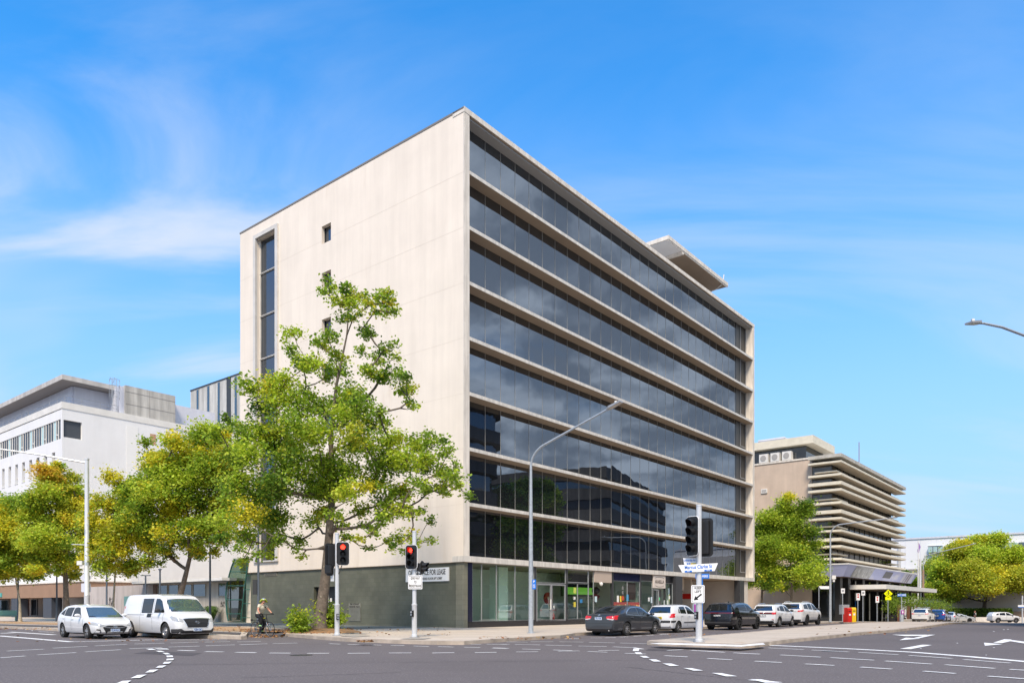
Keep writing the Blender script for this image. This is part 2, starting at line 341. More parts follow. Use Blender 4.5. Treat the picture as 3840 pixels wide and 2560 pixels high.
# footpath: left block, corner, right along the parked cars and beyond
kl = Gp((-700, 2318), (0, 2353), (201, 2364), (516, 2381), (656, 2388), (905, 2396), (922, 2392))
bk1 = [G(930, 2377), G(1000, 2374.5), G(1062, 2374)]
kc = Gp((1072, 2385), (1130, 2390), (1211, 2397), (1300, 2404), (1400, 2408), (1496, 2412), (1640, 2416), (1740, 2416), (1860, 2407), (2000, 2398), (2100, 2391))
kr = [loc2w(-3.0, -10.0), loc2w(66, -9.6), loc2w(66, 8), loc2w(110, 8), loc2w(110, 160)]
def strip(line, w, up, name='kerb', m='kerb'):            # kerb stone: a band along the line, w wide, slightly proud of the paving
    a = [Vector((p.x, p.y, 0)) for p in line]; o = []; a = [p-Vector((-(a[min(i+1, len(a)-1)]-a[max(i-1, 0)]).y, (a[min(i+1, len(a)-1)]-a[max(i-1, 0)]).x, 0)).normalized()*.012 for i, p in enumerate(a)]
    for i, p in enumerate(a):
        d = (a[min(i+1, len(a)-1)]-a[max(i-1, 0)]).normalized(); nrm = Vector((-d.y, d.x, 0)); o.append(p+nrm*w)
    return slab(name, a+o[::-1], up, M[m], M[m], cell=1.0)
foot = kl+bk1+kc+kr+[loc2w(66, 200), loc2w(-2, 200), Vector((-260, 160, 0))]
slab('footpath', foot, K, M['concrete'], M['kerb'], cell=1.0)
strip(kl[:6], 0.30, K+0.008); strip(kc, 0.30, K+0.008); strip(kr[:2], 0.30, K+0.008)
# surfaces on the footpath
slab('mulch_strip', [G(-700, 2301, K), G(0, 2336, K), G(300, 2344, K), G(600, 2357, K), G(900, 2367, K), G(1040, 2367, K), G(1180, 2372, K), G(1210, 2362, K), G(900, 2350, K), G(500, 2343, K), G(0, 2327, K), G(-700, 2298, K)], K+0.012, M['mulch'], skirt=False)
slab('paved_forecourt', [loc2w(-0.2, 2.5), loc2w(-7.5, 3.5), G(1380, 2378, K), G(1250, 2372, K), G(1180, 2360, K), loc2w(-4.5, 22.5), loc2w(-5, 60), loc2w(3, 60), loc2w(0.2, 22)], K+0.006, M['paver'], skirt=False)
slab('cycle_lane', [G(-700, 2322.5), G(0, 2346, K)+Vector((0, .3, 0)), G(300, 2354, K), G(620, 2367, K), G(900, 2379, K), G(905, 2371, K), G(600, 2359, K), G(300, 2347, K), G(0, 2339, K)], K+0.018, M['asphalt2'], skirt=False)
_rb = [G(915, 2384)]+bk1+[G(1080, 2380)]
_rm = MB()
for a, b in zip(_rb[:-1], _rb[1:]): _rm.quad(Vector((a.x, a.y-1.5, .004)), Vector((b.x, b.y-1.5, .004)), Vector((b.x, b.y+.02, K+.021)), Vector((a.x, a.y+.02, K+.021)))
tag(_rm.build('cycle_ramp', M['asphalt2'], fixn=False), kind='structure')
# median island
isl_near = Gp((2428, 2416), (2470, 2419), (2600, 2424), (2780, 2429), (2830, 2427), (2888, 2418), (2960, 2408), (3083, 2395.5), (3230, 2379), (3352, 2369), (3480, 2353), (3618, 2336.5), (3720, 2329.5), (3860, 2328))
isl_far = Gp((4200, 2325), (3500, 2331), (3410, 2333), (3200, 2343), (3000, 2358), (2800, 2379), (2600, 2397), (2490, 2408), (2440, 2412))
slab('median_island', isl_near+isl_far, K, M['concrete'], M['kerb'], cell=1.0)
strip(isl_near, 0.32, K+0.008); strip([p for p in isl_far[1:]]+[isl_near[0]], 0.2, K+0.008)
slab('kerb_paint', [G(2436, 2412, K), G(2470, 2415, K), G(2600, 2419, K), G(2780, 2424, K), G(2870, 2416, K), G(2862, 2411, K), G(2780, 2418, K), G(2600, 2413, K), G(2480, 2410, K)], K+0.016, M['linewhite'], skirt=False)
# road markings (one painted sheet); every stroke from its two ends on the ground
MK = MB()
def dash(x0, y0, x1, y1, w=0.12):
    a = G(x0, y0); b = G(x1, y1); d = (b-a); d.z = 0; n = Vector((-d.y, d.x, 0)).normalized()*w/2
    k = max(1, int(d.length/3)); 
    zo = 0.005+0.0002*(len(MK.f) % 40)
    for i in range(k):
        p = a+(b-a)*i/k; q = a+(b-a)*(i+1)/k
        MK.quad(*[Vector((v.x, v.y, gz(v.x, v.y)+zo)) for v in (p-n, q-n, q+n, p+n)])
def poly(*pts):
    ps = [G(x, y) for x, y in pts]; MK.add([(v.x, v.y, gz(v.x, v.y)+0.014+0.0002*(len(MK.f) % 40)) for v in ps], [tuple(range(len(ps)))])
def dashes(ox, oy, s, rows, w=0.12):
    for r in rows: dash(ox+r[0]/s, oy+r[1]/s, ox+r[2]/s, oy+r[3]/s, r[4] if len(r) > 4 else w)
s_ = 2.352
dashes(0, 2300, s_, [(-300,186,0,195,.28),(0,195,630,247,.28),(630,247,1400,228,.22),(1400,228,2000,230,.15),(0,172,120,168,.5),(90,160,480,185,.3),(340,156,480,163,.12),
  (62,329,385,312),(468,303,770,287),(838,283,1120,269),(1186,267,1450,259),(1504,258,1750,250),(1803,250,2030,246),(2090,248,2300,244),
  (0,389,222,373),(332,363,672,343),(752,336,1070,317),(1140,309,1430,297),(1487,294,1760,286),(1815,283,2070,274),(2125,274,2352,266),
  (1572,323,1720,327,.18),(1810,334,1970,337,.18),(2078,341,2254,343,.18)])
for q in [((1285,313),(1318,322),(1378,322),(1345,311)),((1362,310),(1392,317),(1495,318),(1470,310)),((1373,331),(1400,341),(1456,341),(1420,330)),((1432,350),(1460,363),(1505,361),(1478,349)),((1464,374),(1474,388),(1528,386),(1520,371)),
          ((1470,402),(1467,416),(1530,413),(1532,398)),((1450,430),(1434,447),(1490,445),(1516,427)),((1404,464),(1370,482),(1432,481),(1468,461)),((1325,501),(1280,525),(1350,522),(1398,498)),((1212,547),(1152,575),(1232,573),(1294,543)),((1080,600),(1020,625),(1110,628),(1158,596))]:
    poly(*[(x/s_, 2300+y/s_) for x, y in q])
dashes(900, 2300, s_, [(-5,274,242,266),(288,265,505,259),(785,263,885,267),(950,269,1068,272),(1135,273,1250,276),(1328,277,1448,280),(1533,284,1665,288),(1748,289,1885,293),(1978,295,2120,298),(2225,303,2352,307),
  (0,341,138,344,.16),(258,346,446,347,.16),(592,349,786,348,.16),(950,349,1146,347,.16),(1314,346,1510,345,.16),(1695,346,1890,343,.16),(2072,343,2262,340,.16),(1935,267,2125,270),(2175,268,2352,271)])
dashes(1850, 2300, s_, [(115,248,305,250),(330,247,535,247),(582,247,795,250),(845,252,1070,257),(1115,258,1355,265),(0,270,145,270),(190,271,412,275),(458,277,692,283),(750,285,1000,290),(1055,292,1240,300),(1240,300,1320,313),
  (0,301,138,306),(255,312,415,316),(528,320,695,327),(830,333,1005,341),(1160,350,1345,356),(1510,371,1712,382,.14),(1890,396,2105,408,.14),(2305,420,2500,430,.14),
  (202,338,395,336),(570,332,760,329),(925,327,1110,323),(1535,325,1670,318),(1740,321,2042,339,.15),(2120,344,2352,355,.15),
  (630,220,765,219,.2),(860,213,960,212),(985,212,1080,208),(1115,205,1190,202),(1235,198,1310,194),(1350,191,1420,187),(1465,184,1550,178)])
for q in [((1237,309),(1230,331),(1282,332),(1288,309)),((1245,343),(1262,359),(1318,360),(1300,343)),((1290,375),(1325,391),(1380,391),(1345,375)),((1370,405),(1415,425),(1482,425),(1435,406)),((1492,442),(1560,465),(1638,464),(1570,443)),
          ((1676,483),(1765,506),(1852,506),(1750,484)),((1926,527),(2050,557),(2150,556),(2010,528)),((2265,582),(2400,615),(2520,614),(2370,585))]:
    poly(*[(1850+x/s_, 2300+y/s_) for x, y in q])
s2 = 2.2615
dashes(2800, 2250, s2, [(190,380,900,412,.34),(900,412,1420,440,.34),(1420,440,1850,474,.34),(1850,474,2420,524,.34),
  (188,403,484,417),(552,421,868,437),(950,441,1288,461),(1376,467,1742,493),(1842,502,2236,532),(285,463,626,482,.14),(712,486,1078,508,.14),(1176,515,1572,541,.14),(1685,547,2105,578,.14),(2230,586,2500,602,.14),
  (70,517,296,528,.14),(496,540,742,553,.14),(966,567,1230,584,.14),(1500,602,1770,622,.14),(2048,645,2400,670,.14),(35,675,275,700,.2),(1345,413,1530,378,.32)])
for q in [((1230,292),(1340,305),(1450,303),(1520,304),(1440,320),(1370,318),(1290,338),(1420,328),(1470,324),(1600,293),(1450,293)),]:
    pass
poly(*[(2800+x/s2, 2250+y/s2) for x, y in [(1230,293),(1345,305),(1500,303),(1600,293)]])
poly(*[(2800+x/s2, 2250+y/s2) for x, y in [(1500,303),(1418,320),(1460,324),(1600,293.6)]])
poly(*[(2800+x/s2, 2250+y/s2) for x, y in [(1350,317),(1295,339),(1475,325)]])
poly(*[(2800+x/s2, 2250+y/s2) for x, y in [(2012,360),(2020,386),(2172,373)]])
poly(*[(2800+x/s2, 2250+y/s2) for x, y in [(2090,360),(2165,364),(2262,341),(2240,333),(2185,330)]])
poly(*[(2800+x/s2, 2250+y/s2) for x, y in [(2225,346),(2352,366),(2420,372),(2420,360),(2260,338)]])
for x, y in [(2180,249),(2215,245),(2095,264),(1785,364),(2095,402),(1475,410),(2030,466)]:
    poly(*[(2800+(x+a)/s2, 2250+(y+b)/s2) for a, b in [(-10,0),(0,2),(10,1),(4,-2)]])
for x, y in [(270,151),(215,142)]: poly((x/s_, 2300+y/s_), ((x+18)/s_, 2300+(y+1)/s_), ((x+20)/s_, 2300+(y-3)/s_))
tag(MK.build('road_markings', M['linewhite'], fixn=False), kind='structure')

# wear on the road: a sealed crack, resurfaced patches and access covers, each a thin sheet or disc of its own
M['patch'] = groundmat('patched_asphalt', (0.072, 0.064, 0.066), (0.16, 0.14, 0.14), 0.55, 0.72, 24, 0.1, 0.4)
M['sealant'] = mat('crack_sealant', (.045, .04, .042), .6)
slab('asphalt_patch', [G(2432, 2431), G(2520, 2433), G(2545, 2437), G(2500, 2440), G(2420, 2438)], .0035, M['patch'], skirt=False)
slab('asphalt_patch', [G(560, 2440), G(760, 2447), G(720, 2458), G(500, 2449)], .0035, M['patch'], skirt=False)
rp = random.Random(21); MKs = MB()
for x0, y0, x1, y1, amp in ((-60, 2497, 1900, 2478, 3.0), (1900, 2478, 3900, 2462, 2.5), (900, 2540, 1500, 2520, 3), (2350, 2500, 2900, 2560, 3), (120, 2410, 700, 2428, 1.5)):
    n = 60; pts = [G(x0+(x1-x0)*i/n, y0+(y1-y0)*i/n+rp.gauss(0, .25)*amp) for i in range(n+1)]
    for a, b in zip(pts[:-1], pts[1:]):
        d = (b-a).normalized(); nv = Vector((-d.y, d.x, 0))*rp.uniform(.006, .014); MKs.quad(*[Vector((v.x, v.y, .003)) for v in (a-nv, b-nv, b+nv, a+nv)])
tag(MKs.build('road_cracks', M['sealant'], fixn=False), kind='structure')
for px, py, r, lb_ in ((1130, 2455, .32, 'round iron access cover in the road before the tree'), (3120, 2440, .30, 'round iron access cover in the right-hand road')):
    g_ = G(px, py); m_ = MB(); m_.lathe([(.01, .004), (r*.86, .004), (r*.9, .001), (r*.94, .005), (r, .005), (r, -.02)], (0, 0, 0), 'z', 32); tag(m_.build('access_cover', mat('cast_iron', (.05, .047, .045), .5, metal=.5, var=.3, vscale=9) if 'cast_iron' not in bpy.data.materials else bpy.data.materials['cast_iron'], None, loc=(g_.x, g_.y, 0)), lb_, 'access cover')
# ================================================================ the office block (local frame: x along the street front, y back along the side)
OB = empty('office_building', (XC, YC, 0), ANG, 'large cream office block with eight dark glass storeys over street shops', 'building')
BL, BW, ZT, ZB = 44.9, 24.1, 31.0, 4.06
# side wall with real openings: grid of panels left out where the windows are
def wall_with_holes(mb, x, ys, zs, holes, thick=0.35, m=0):
    ys = sorted(set(ys)); zs = sorted(set(zs))
    def hole(yc, zc): return any(a < yc < b and c < zc < d for a, b, c, d in holes)
    for i in range(len(ys)-1):
        for j in range(len(zs)-1):
            a, b, c, d = ys[i], ys[i+1], zs[j], zs[j+1]
            if hole((a+b)/2, (c+d)/2): continue
            mb.add([(x, a, c), (x, b, c), (x, b, d), (x, a, d)], [(0, 1, 2, 3)], m)
    for a, b, c, d in holes:                              # reveals
        mb.add([(x, a, c), (x, b, c), (x, b, d), (x, a, d), (x+thick, a, c), (x+thick, b, c), (x+thick, b, d), (x+thick, a, d)],
               [(0, 1, 5, 4), (1, 2, 6, 5), (2, 3, 7, 6), (3, 0, 4, 7)], m)
floors = [27.4-3.3*k for k in range(8)]                   # slab tops, lowest 4.3
slit = (19.15, 21.75, 4.9, 29.75)
holes = [slit]+[(12.6, 13.64, 26.93-3.28*k, 28.17-3.28*k) for k in range(7)]
ysl = [0.0, BW, slit[0], slit[1], 12.6, 13.64]; zsl = [ZB, ZT-0.12, slit[2], slit[3]]+[q for h in holes[1:] for q in h[2:]]
mb = MB(); wall_with_holes(mb, 0.0, ysl, zsl, holes, 0.45)
mb.add([(0, BW, ZB), (BL, BW, ZB), (BL, BW, ZT-.12), (0, BW, ZT-.12)], [(0, 1, 2, 3)])
mb.add([(BL-.001, 0.5, ZB), (BL-.001, BW, ZB), (BL-.001, BW, ZT-.12), (BL-.001, .5, ZT-.12)], [(0, 1, 2, 3)])
mb.box(0.46, 0.48, 0.9, BW-.1, 0.1, ZT-0.5)
sw = mb.build('side_wall', M['cream'], OB, fixn=False)
for k in range(8):                                        # joints between the panel courses: shallow grooves shown as thin recess strips
    z = 27.15-3.28*k
    if z > ZB+.3:
        for a, b in ((.02, 12.5), (13.75, 19.0), (21.9, BW-.02)): MB().box(-0.004, 0.0, a, b, z, z+0.012).build('panel_joint', mat('joint', (0.66, 0.59, 0.51), 0.9) if 'joint' not in bpy.data.materials else bpy.data.materials['joint'], OB)
mb = MB(); mb.box(-0.03, 0.28, -0.02, BW+.03, ZT-0.12, ZT); mb.build('roof_flashing', mat('flashing', (0.20, 0.18, 0.16), .6), OB)
mb = MB(); mb.box(0.28, BL-.1, 0.1, BW-.1, ZT-0.45, ZT-0.15); mb.build('roof', mat('roof_grey', (0.3, 0.3, 0.3), .9), OB)
# tall stair window
sl = MB()
for a, b in ((slit[0]-.3, slit[0]), (slit[1], slit[1]+.3)): sl.box(-0.16, 0.02, a, b, slit[2]-.1, slit[3]+.3)
sl.box(-.16, .02, slit[0], slit[1], slit[3], slit[3]+.3); sl.box(-.16, .02, slit[0], slit[1], slit[2]-.1, slit[2]-.001)
st = sl.build('stair_window', mat('window_surround', (0.62, 0.60, 0.57), .7, var=.15, vscale=1.2), OB)
g = MB()
for k in range(8):
    a = max(slit[2], slit[3]-0.02-3.31*(k+1)+.72); b = slit[3]-3.31*k+ (0.72 if k else -.02)-.06
    g.quad((.34, slit[0], a), (.34, slit[1], a), (.34, slit[1], b), (.34, slit[0], b))
g.build('pane', M['darkglass'], st, fixn=False)
f = MB()
for k in range(1, 8):
    z = slit[3]-3.31*k+.70
    if z > slit[2]: f.box(.25, .33, slit[0], slit[1], z-.06, z+.05); f.box(.22, .3, slit[0], slit[1], z-.01, z+.02)
f.box(.24, .33, slit[1]-.09, slit[1], slit[2], slit[3])
f.build('transom', M['alu'], st)
for h in holes[1:]:
    w = MB().quad((.30, h[0], h[2]), (.30, h[1], h[2]), (.30, h[1], h[3]), (.30, h[0], h[3])).build('small_window', M['darkglass'], OB, fixn=False)
    MB().box(.24, .31, h[0], h[0]+.04, h[2], h[3]).box(.24, .31, h[1]-.04, h[1], h[2], h[3]).box(.24, .31, h[0]+.04, h[1]-.04, h[2], h[2]+.04).build('frame', M['dark'], w)
# street front: frame, slabs, glass bands
fr = MB()
fr.box(-.02, .45, -.03, 0.0, ZB, ZT-.3); fr.build('corner_pier', M['stone_edge'], OB)
MB().box(-.015, .0, -.02, .02, ZB, ZT-.32).box(.45, .47, -.02, .86, ZB+.3, ZT-.3).build('corner_trim', mat('trim_metal', (0.35, 0.34, 0.31), .45, metal=.3, var=.3, vscale=1), OB)
MB().box(-.03, BL, -.05, .9, ZT-.30, ZT).build('roof_fascia', [M['stone_edge']], OB)
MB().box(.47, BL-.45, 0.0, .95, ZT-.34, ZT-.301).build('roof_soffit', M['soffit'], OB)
MB().box(BL-.43, BL+.02, -.03, .92, ZB, ZT-.301).build('end_pier', M['stone_edge'], OB)
GY = 0.78
for k, z in enumerate(floors):
    if k == 7: break
    e = MB().box(.47, BL-.43, -.04, .93, z-.21, z).build('floor_slab', [M['alu']], OB)
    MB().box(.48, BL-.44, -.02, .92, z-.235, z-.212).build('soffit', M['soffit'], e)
base = MB().box(-.02, BL+.02, -.06, .93, 4.06, 4.41).build('base_beam', M['alu'], OB)
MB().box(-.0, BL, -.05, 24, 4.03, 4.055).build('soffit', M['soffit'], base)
rnd = random.Random(5)
joints = [1.30+1.495*i for i in range(29)]
tops = [ZT-.34]+[z-.235 for z in floors[:7]]; bots = floors[:7]+[4.41]
for k in range(8):
    zt, zb = tops[k], bots[k]
    g = MB(); xs = [.47]+joints+[BL-.43]
    for i in range(len(xs)-1):
        a, b = xs[i]+.007, xs[i+1]-.007; tx = rnd.gauss(0, .0016); tz = rnd.gauss(0, .0011); w = b-a
        if i == len(xs)-2: a = b-w
        g.quad((a, GY-tx, zb), (b, GY+tx, zb), (b, GY+tx+tz, zt), (a, GY-tx+tz, zt), 0)
    if True: g.box(.48, BL-.44, GY+.02, GY+.03, zb, zt, 1)
    band = g.build('window_band', [M['tintglass'], mat('joint_sealant', (.16, .15, .14), .6) if k == 0 else bpy.data.materials['joint_sealant']], OB, fixn=False)
    j = MB()
    for x in joints: j.box(x-.011, x+.011, GY-.012, GY+.004, zb, zt)
    j.build('glazing_joint', mat('silicone', (.38, .37, .34), .5) if k == 0 else bpy.data.materials['silicone'], band)
    # opening sash at each end
    s1 = MB()
    def sash(s1, x0, x1, z0, z1, y=GY-.05, t=.05):
        s1.box(x0, x0+t, y, y+.05, z0, z1).box(x1-t, x1, y, y+.05, z0, z1).box(x0+t, x1-t, y, y+.05, z1-t, z1).box(x0+t, x1-t, y, y+.05, z0, z0+t)
    sash(s1, .49, 1.28, zb+1.0, zt-.02); s1.build('opening_sash', M['offwhite'], band)
    p = MB(); p.box(BL-3.0, BL-.44, GY-.03, GY-.005, zb+.0, zt); p.build('end_panel', mat('dark_panel', (.035, .033, .03), .4) if k == 0 else bpy.data.materials['dark_panel'], band)
    s2_ = MB(); sash(s2_, BL-1.95, BL-.5, zb+.55, zt-.05, GY-.09, .06); s2_.build('opening_sash', M['greyframe'], band)
    if k in (4, 5, 6):  # dim ceiling lamps seen behind the glass are left out
        pass
# roof plant room with its wide roof plate
pr_ = MB().box(28.4, 41.4, 1.35, 9.5, 34.25, 34.6).build('plant_room_plate', M['stone_edge'], OB)
MB().box(28.55, 31.2, 1.5, 9.4, 34.20, 34.245).build('white_underside', M['signwhite'], pr_)
MB().box(31.2, 31.5, 1.4, 9.4, 33.95, 34.245).box(28.45, 41.35, 1.4, 1.46, 34.12, 34.245).build('edge_beam', M['stone_edge'], pr_)
MB().box(31.5, 41.3, 1.47, 9.4, 34.19, 34.245).build('brown_underside', M['soffit'], pr_)
pw = MB().box(32.2, 41.0, 3.6, 9.3, 30.8, 34.2).build('plant_room_wall', mat('plant_brown', (.20, .15, .12), .8, var=.2, vscale=1), OB)
MB().box(32.1, 32.6, 3.5, 3.6, 30.8, 34.19).box(40.6, 41.05, 3.5, 3.6, 30.8, 34.19).build('plant_room_trim', M['stone_edge'], pw)
MB().tube([(39.8, 3.4, 33.4), (40.3, 2.2, 33.8), (40.35, 1.5, 34.2), (40.35, 1.35, 35.1)], .05, 6).build('drain_pipe', M['offwhite'], pr_)
# ground floor, side: green-grey tiled wall
M['tiles'] = brickmat('green_tiles', (0.112, 0.118, 0.086), (0.132, 0.136, 0.102), (0.085, 0.092, 0.068), 1.0, 0.42, 0.30, 0.006, 0.35, 'yz', 0.22, 0.5)
M['tiles2'] = mat('beige_green_stone', (0.21, 0.21, 0.16), .5, var=.2, vscale=1)
mb = MB(); wall_with_holes(mb, .12, [.75, 22.8, 12.3, 14.73, 9.54, 10.77], [0, 4.03, 2.8, .42, 1.5], [(12.3, 14.73, 0, 2.8)], .3)
mb.add([(.12, 22.8, 0), (.12, 22.8, 4.03), (8, 22.8, 4.03), (8, 22.8, 0)], [(0, 1, 2, 3)])
mb.build('tiled_wall', M['tiles'], OB, fixn=False)
MB().box(.1, .44, .10, .75, 0, 4.03).build('corner_column', brickmat('beige_green_blocks', (.19, .19, .145), (.22, .215, .165), (.12, .12, .09), 1.0, .6, .30, .006, .5, 'yz', .2), OB)
d = MB().box(.36, .40, 12.3, 14.73, 0.05, 2.8).build('service_door', mat('door_black', (.008, .010, .014), .5), OB)
MB().box(.33, .36, 12.75, 12.80, 1.1, 1.6).box(.34, .36, 12.95, 13.15, 1.75, 2.0).box(.345, .36, 13.3, 13.33, .1, 2.7).build('handle', M['offwhite'], d)
hy = MB().box(.085, .118, 9.54, 10.77, .42, 1.33).build('hydrant_cabinet', mat('dull_steel', (.20, .20, .17), .45, metal=.3, var=.2, vscale=2), OB)
hl = MB().box(.085, .118, 9.54, 10.77, 1.34, 1.62).build('hydrant_label', mat('label_grey', (.22, .22, .19), .5), hy)
text('FIRE HYDRANT\nBOOSTER VALVE', .155, M['signblack'], hl, (.082, 10.155, 1.48), (R(90), 0, R(-90)), sx=.92)
MB().box(.09, .118, 19.2, 20.9, 3.72, 3.98).build('wall_vent', mat('vent_tan', (.25, .23, .18), .6), OB)
lf = MB()
for i in range(5): lf.box(.08, .09, 19.25, 20.85, 3.75+i*.045, 3.765+i*.045)
lf.build('vent_slats', M['dark'], OB)
sg = MB().box(.03, .11, 1.3, 5.05, 2.95, 3.78).build('lease_sign', M['signwhite'], OB)
text('OFFICE SPACE FOR LEASE', .46, M['signblack'], sg, (.025, 3.17, 3.50), (R(90), 0, R(-90)), sx=.62)
text('DETAILS IN GROUND FLOOR LIFT LOBBY', .20, M['signblack'], sg, (.025, 3.17, 3.12), (R(90), 0, R(-90)), sx=.72)
# ground floor, street side: shops
SY = .12
def AO(x, off): return x+(x+33.135)*off/30.58             # x of something seen through the front at x, standing off metres back
#                                                 # glass line
pl = MB().box(.45, 16.8, SY-.04, SY+.1, 0, .50).build('plinth', M['darkgranite'], OB)
MB().box(.45, .80, SY-.06, SY+.1, .5, 4.03).build('edge_mullion', mat('blue_black_metal', (.012, .014, .04), .3), OB)
inn = MB()                                                # shop interiors: floor, back wall, side walls, ceiling
inn.quad((.6, 4.6, .2), (27, 4.6, .2), (27, 4.6, 4.0), (.6, 4.6, 4.0)); inn.quad((.6, SY+.2, .2), (27, SY+.2, .2), (27, 4.6, .2), (.6, 4.6, .2))
for x in (.83, 21.6, 26.9): inn.box(x-.06, x+.06, SY+.25, 4.6, .2, 4.0)
inn.build('shop_interior', M['innerwall'], OB, fixn=False)
MB().box(AO(3.2, 1.5), AO(4.1, 1.5), 1.5, 2.3, .2, 4.0).build('interior_column', mat('pale_column', (.75, .82, .74), .7), OB)
def shop_pane(x0, x1, z0, z1, mt='shopglass', name='shop_window', fr=True, frm='greyframe', t=.05):
    w = MB().quad((x0, SY, z0), (x1, SY, z0), (x1, SY, z1), (x0, SY, z1)).build(name, M[mt], OB, fixn=False)
    if fr: MB().box(x0, x0+t, SY-.04, SY+.04, z0, z1).box(x1-t, x1, SY-.04, SY+.04, z0, z1).box(x0+t, x1-t, SY-.04, SY+.04, z1-t, z1).box(x0+t, x1-t, SY-.04, SY+.04, z0, z0+t).build('frame', M[frm], w)
    return w
for a, b in ((.82, 1.7), (1.7, 3.1), (3.1, 4.95), (4.95, 6.95)): shop_pane(a, b, .52, 4.02, t=.018)
for q in ((6.96, 7.16), (10.62, 10.8)): MB().box(q[0], q[1], SY-.06, SY+.06, .5, 4.03).build('shop_mullion', M['dark'], OB)
shop_pane(7.16, 10.62, 3.0, 4.02, t=.04)
dr = shop_pane(7.2, 8.9, .42, 2.95, name='shop_door', t=.10); MB().box(8.72, 8.78, SY-.12, SY-.06, 1.2, 1.9).build('handle', M['offwhite'], dr)
dr2 = shop_pane(8.9, 10.6, .42, 2.95, name='shop_door', t=.10)
shop_pane(10.8, 13.5, 3.1, 4.02, t=.05); shop_pane(10.8, 12.1, .52, 3.05, t=.02); shop_pane(12.1, 13.5, .52, 3.05, t=.02)
shop_pane(13.5, 14.2, .52, 4.02, t=.03)
MB().box(14.2, 16.6, SY-.1, SY+.1, 3.2, 4.02).build('bulkhead', mat('taupe_panel', (.45, .37, .31), .7), OB)
cm = MB().ellipsoid((14.95, SY-.2, 3.08), (.14, .14, .14)).box(14.8, 15.1, SY-.22, SY-.1, 3.12, 3.2).build('security_camera', M['offwhite'], OB, smooth=True)
# takeaway shop between 14.2 and 20.2
MB().box(14.2, 18.7, 3.0, 3.1, 2.2, 3.9).build('dark_bulkhead', mat('dark_blue_black', (.006, .007, .02), .4), OB)
MB().box(14.5, 18.6, 2.9, 2.98, 2.35, 2.9).build('menu_lightbox', mat('green_lightbox', (.10, .30, .03), .4, emit=((.17, .42, .05), 0.5)), OB)
MB().box(14.2, 19.6, 2.2, 2.8, .2, 1.35).build('counter', mat('counter_grey', (.22, .25, .26), .5), OB)
MB().ellipsoid((15.9, 1.0, 2.62), (.34, .3, .28)).build('lantern_top', mat('lantern_dark', (.015, .012, .012), .5), OB, smooth=True)
MB().prism([(15.35, 1.0, 2.2), (15.9, 1.0, 1.65), (16.45, 1.0, 2.2), (15.9, 1.0, 2.45)], (0, .1, 0)).build('red_ornament', mat('dark_red', (.10, .006, .008), .5), OB)
for x in (15.2, 16.4): MB().tube([(x-.2, 1.0, .2), (x-.1, 1.0, 1.05)], .03, 6).tube([(x+.28, 1.0, .2), (x+.18, 1.0, 1.05)], .03, 6).box(x-.2, x+.28, .8, 1.2, 1.05, 1.12).build('bar_stool', M['black'], OB)
MB().box(14.2, 17.0, SY, SY+.25, .2, 1.15).build('street_counter', mat('counter_dark', (.10, .11, .12), .4), OB)
for q in ((16.75, 16.95), (21.0, 21.2)): MB().box(q[0], q[1], SY-.05, SY+.12, .5, 4.03).build('shop_mullion', M['dark'], OB)
shop_pane(16.95, 19.05, .55, 3.4, t=.02); shop_pane(19.05, 21.0, .55, 3.4, t=.02)
MB().box(16.95, 21.0, SY-.02, SY+.06, 3.4, 4.02).build('fascia_glass', mat('navy_glass', (.012, .014, .04), .08), OB)
MB().box(19.1, 20.6, SY+.12, SY+.14, 1.95, 3.3).build('poster', mat('dark_red_poster', (.09, .035, .025), .6), OB)
# food posters with pictures of dishes in a row
rp = random.Random(3)
pal = [mat('dish%d' % i, c, .5) for i, c in enumerate([(.55, .30, .08), (.65, .12, .04), (.15, .30, .06), (.75, .62, .45), (.35, .12, .05), (.8, .5, .12)])]
for a, b in ((17.0, 18.95), (19.2, 20.95)):
    po = MB().box(a, b, SY-.03, SY-.01, 1.05, 1.75).build('menu_poster', mat('poster_red', (.30, .05, .05), .5) if a == 17.0 else bpy.data.materials['poster_red'], OB)
    q = MB()
    for i in range(5):
        for j in range(2):
            cx = a+.22+i*.36; cz = 1.22+j*.24
            for k in range(4): q.lathe([(.001, 0), (.085, .002)], (cx+rp.uniform(-.1, .1), SY-.036-.002*k-.0007*i, cz+rp.uniform(-.06, .06)), 'y', 8, rp.randrange(6))
    q.build('dish_picture', pal, po, fixn=False)
for x, z, w, h, c in ((17.5, 2.0, .26, .5, (.8, .8, .78)), (17.95, 2.0, .22, .45, (.85, .6, .05)), (18.95, 2.1, .26, .5, (.05, .35, .65)), (14.35, 1.95, .3, .42, (.5, .65, .7)), (11.6, 2.55, .3, .42, (.5, .55, .1)), (11.6, 2.0, .22, .2, (.7, .7, .7)), (11.6, 1.55, .26, .35, (.6, .5, .05)), (12.4, 1.8, .3, .25, (.03, .2, .45)),
                      (22.4, 2.0, .24, .32, (.7, .72, .74)), (22.85, 1.95, .34, .5, (.55, .68, .78)), (24.2, 2.05, .22, .25, (.1, .6, .25)), (25.1, 1.7, .2, .5, (.6, .68, .7)), (26.0, 2.2, .22, .3, (.75, .76, .75)), (25.7, 1.7, .16, .5, (.7, .72, .7)), (18.25, 2.85, .2, .25, (.2, .2, .2)), (18.25, 2.5, .2, .25, (.2, .2, .2))):
    MB().box(x, x+w, SY-.03, SY-.015, z-h/2, z+h/2).build('window_notice', mat('notice', c, .5), OB)
MB().lathe([(.27, 0), (.27, .02)], (18.35, SY-.03, 2.05), 'y', 24).lathe([(.2, -.004), (.2, 0)], (18.35, SY-.03, 2.05), 'y', 24, 1).build('round_open_sign', [M['black'], mat('orange_red', (.5, .08, .03), .5)], OB)
shop_pane(21.2, 23.1, .55, 3.5, t=.02)
mat('near_black', (.01, .01, .012), .3)
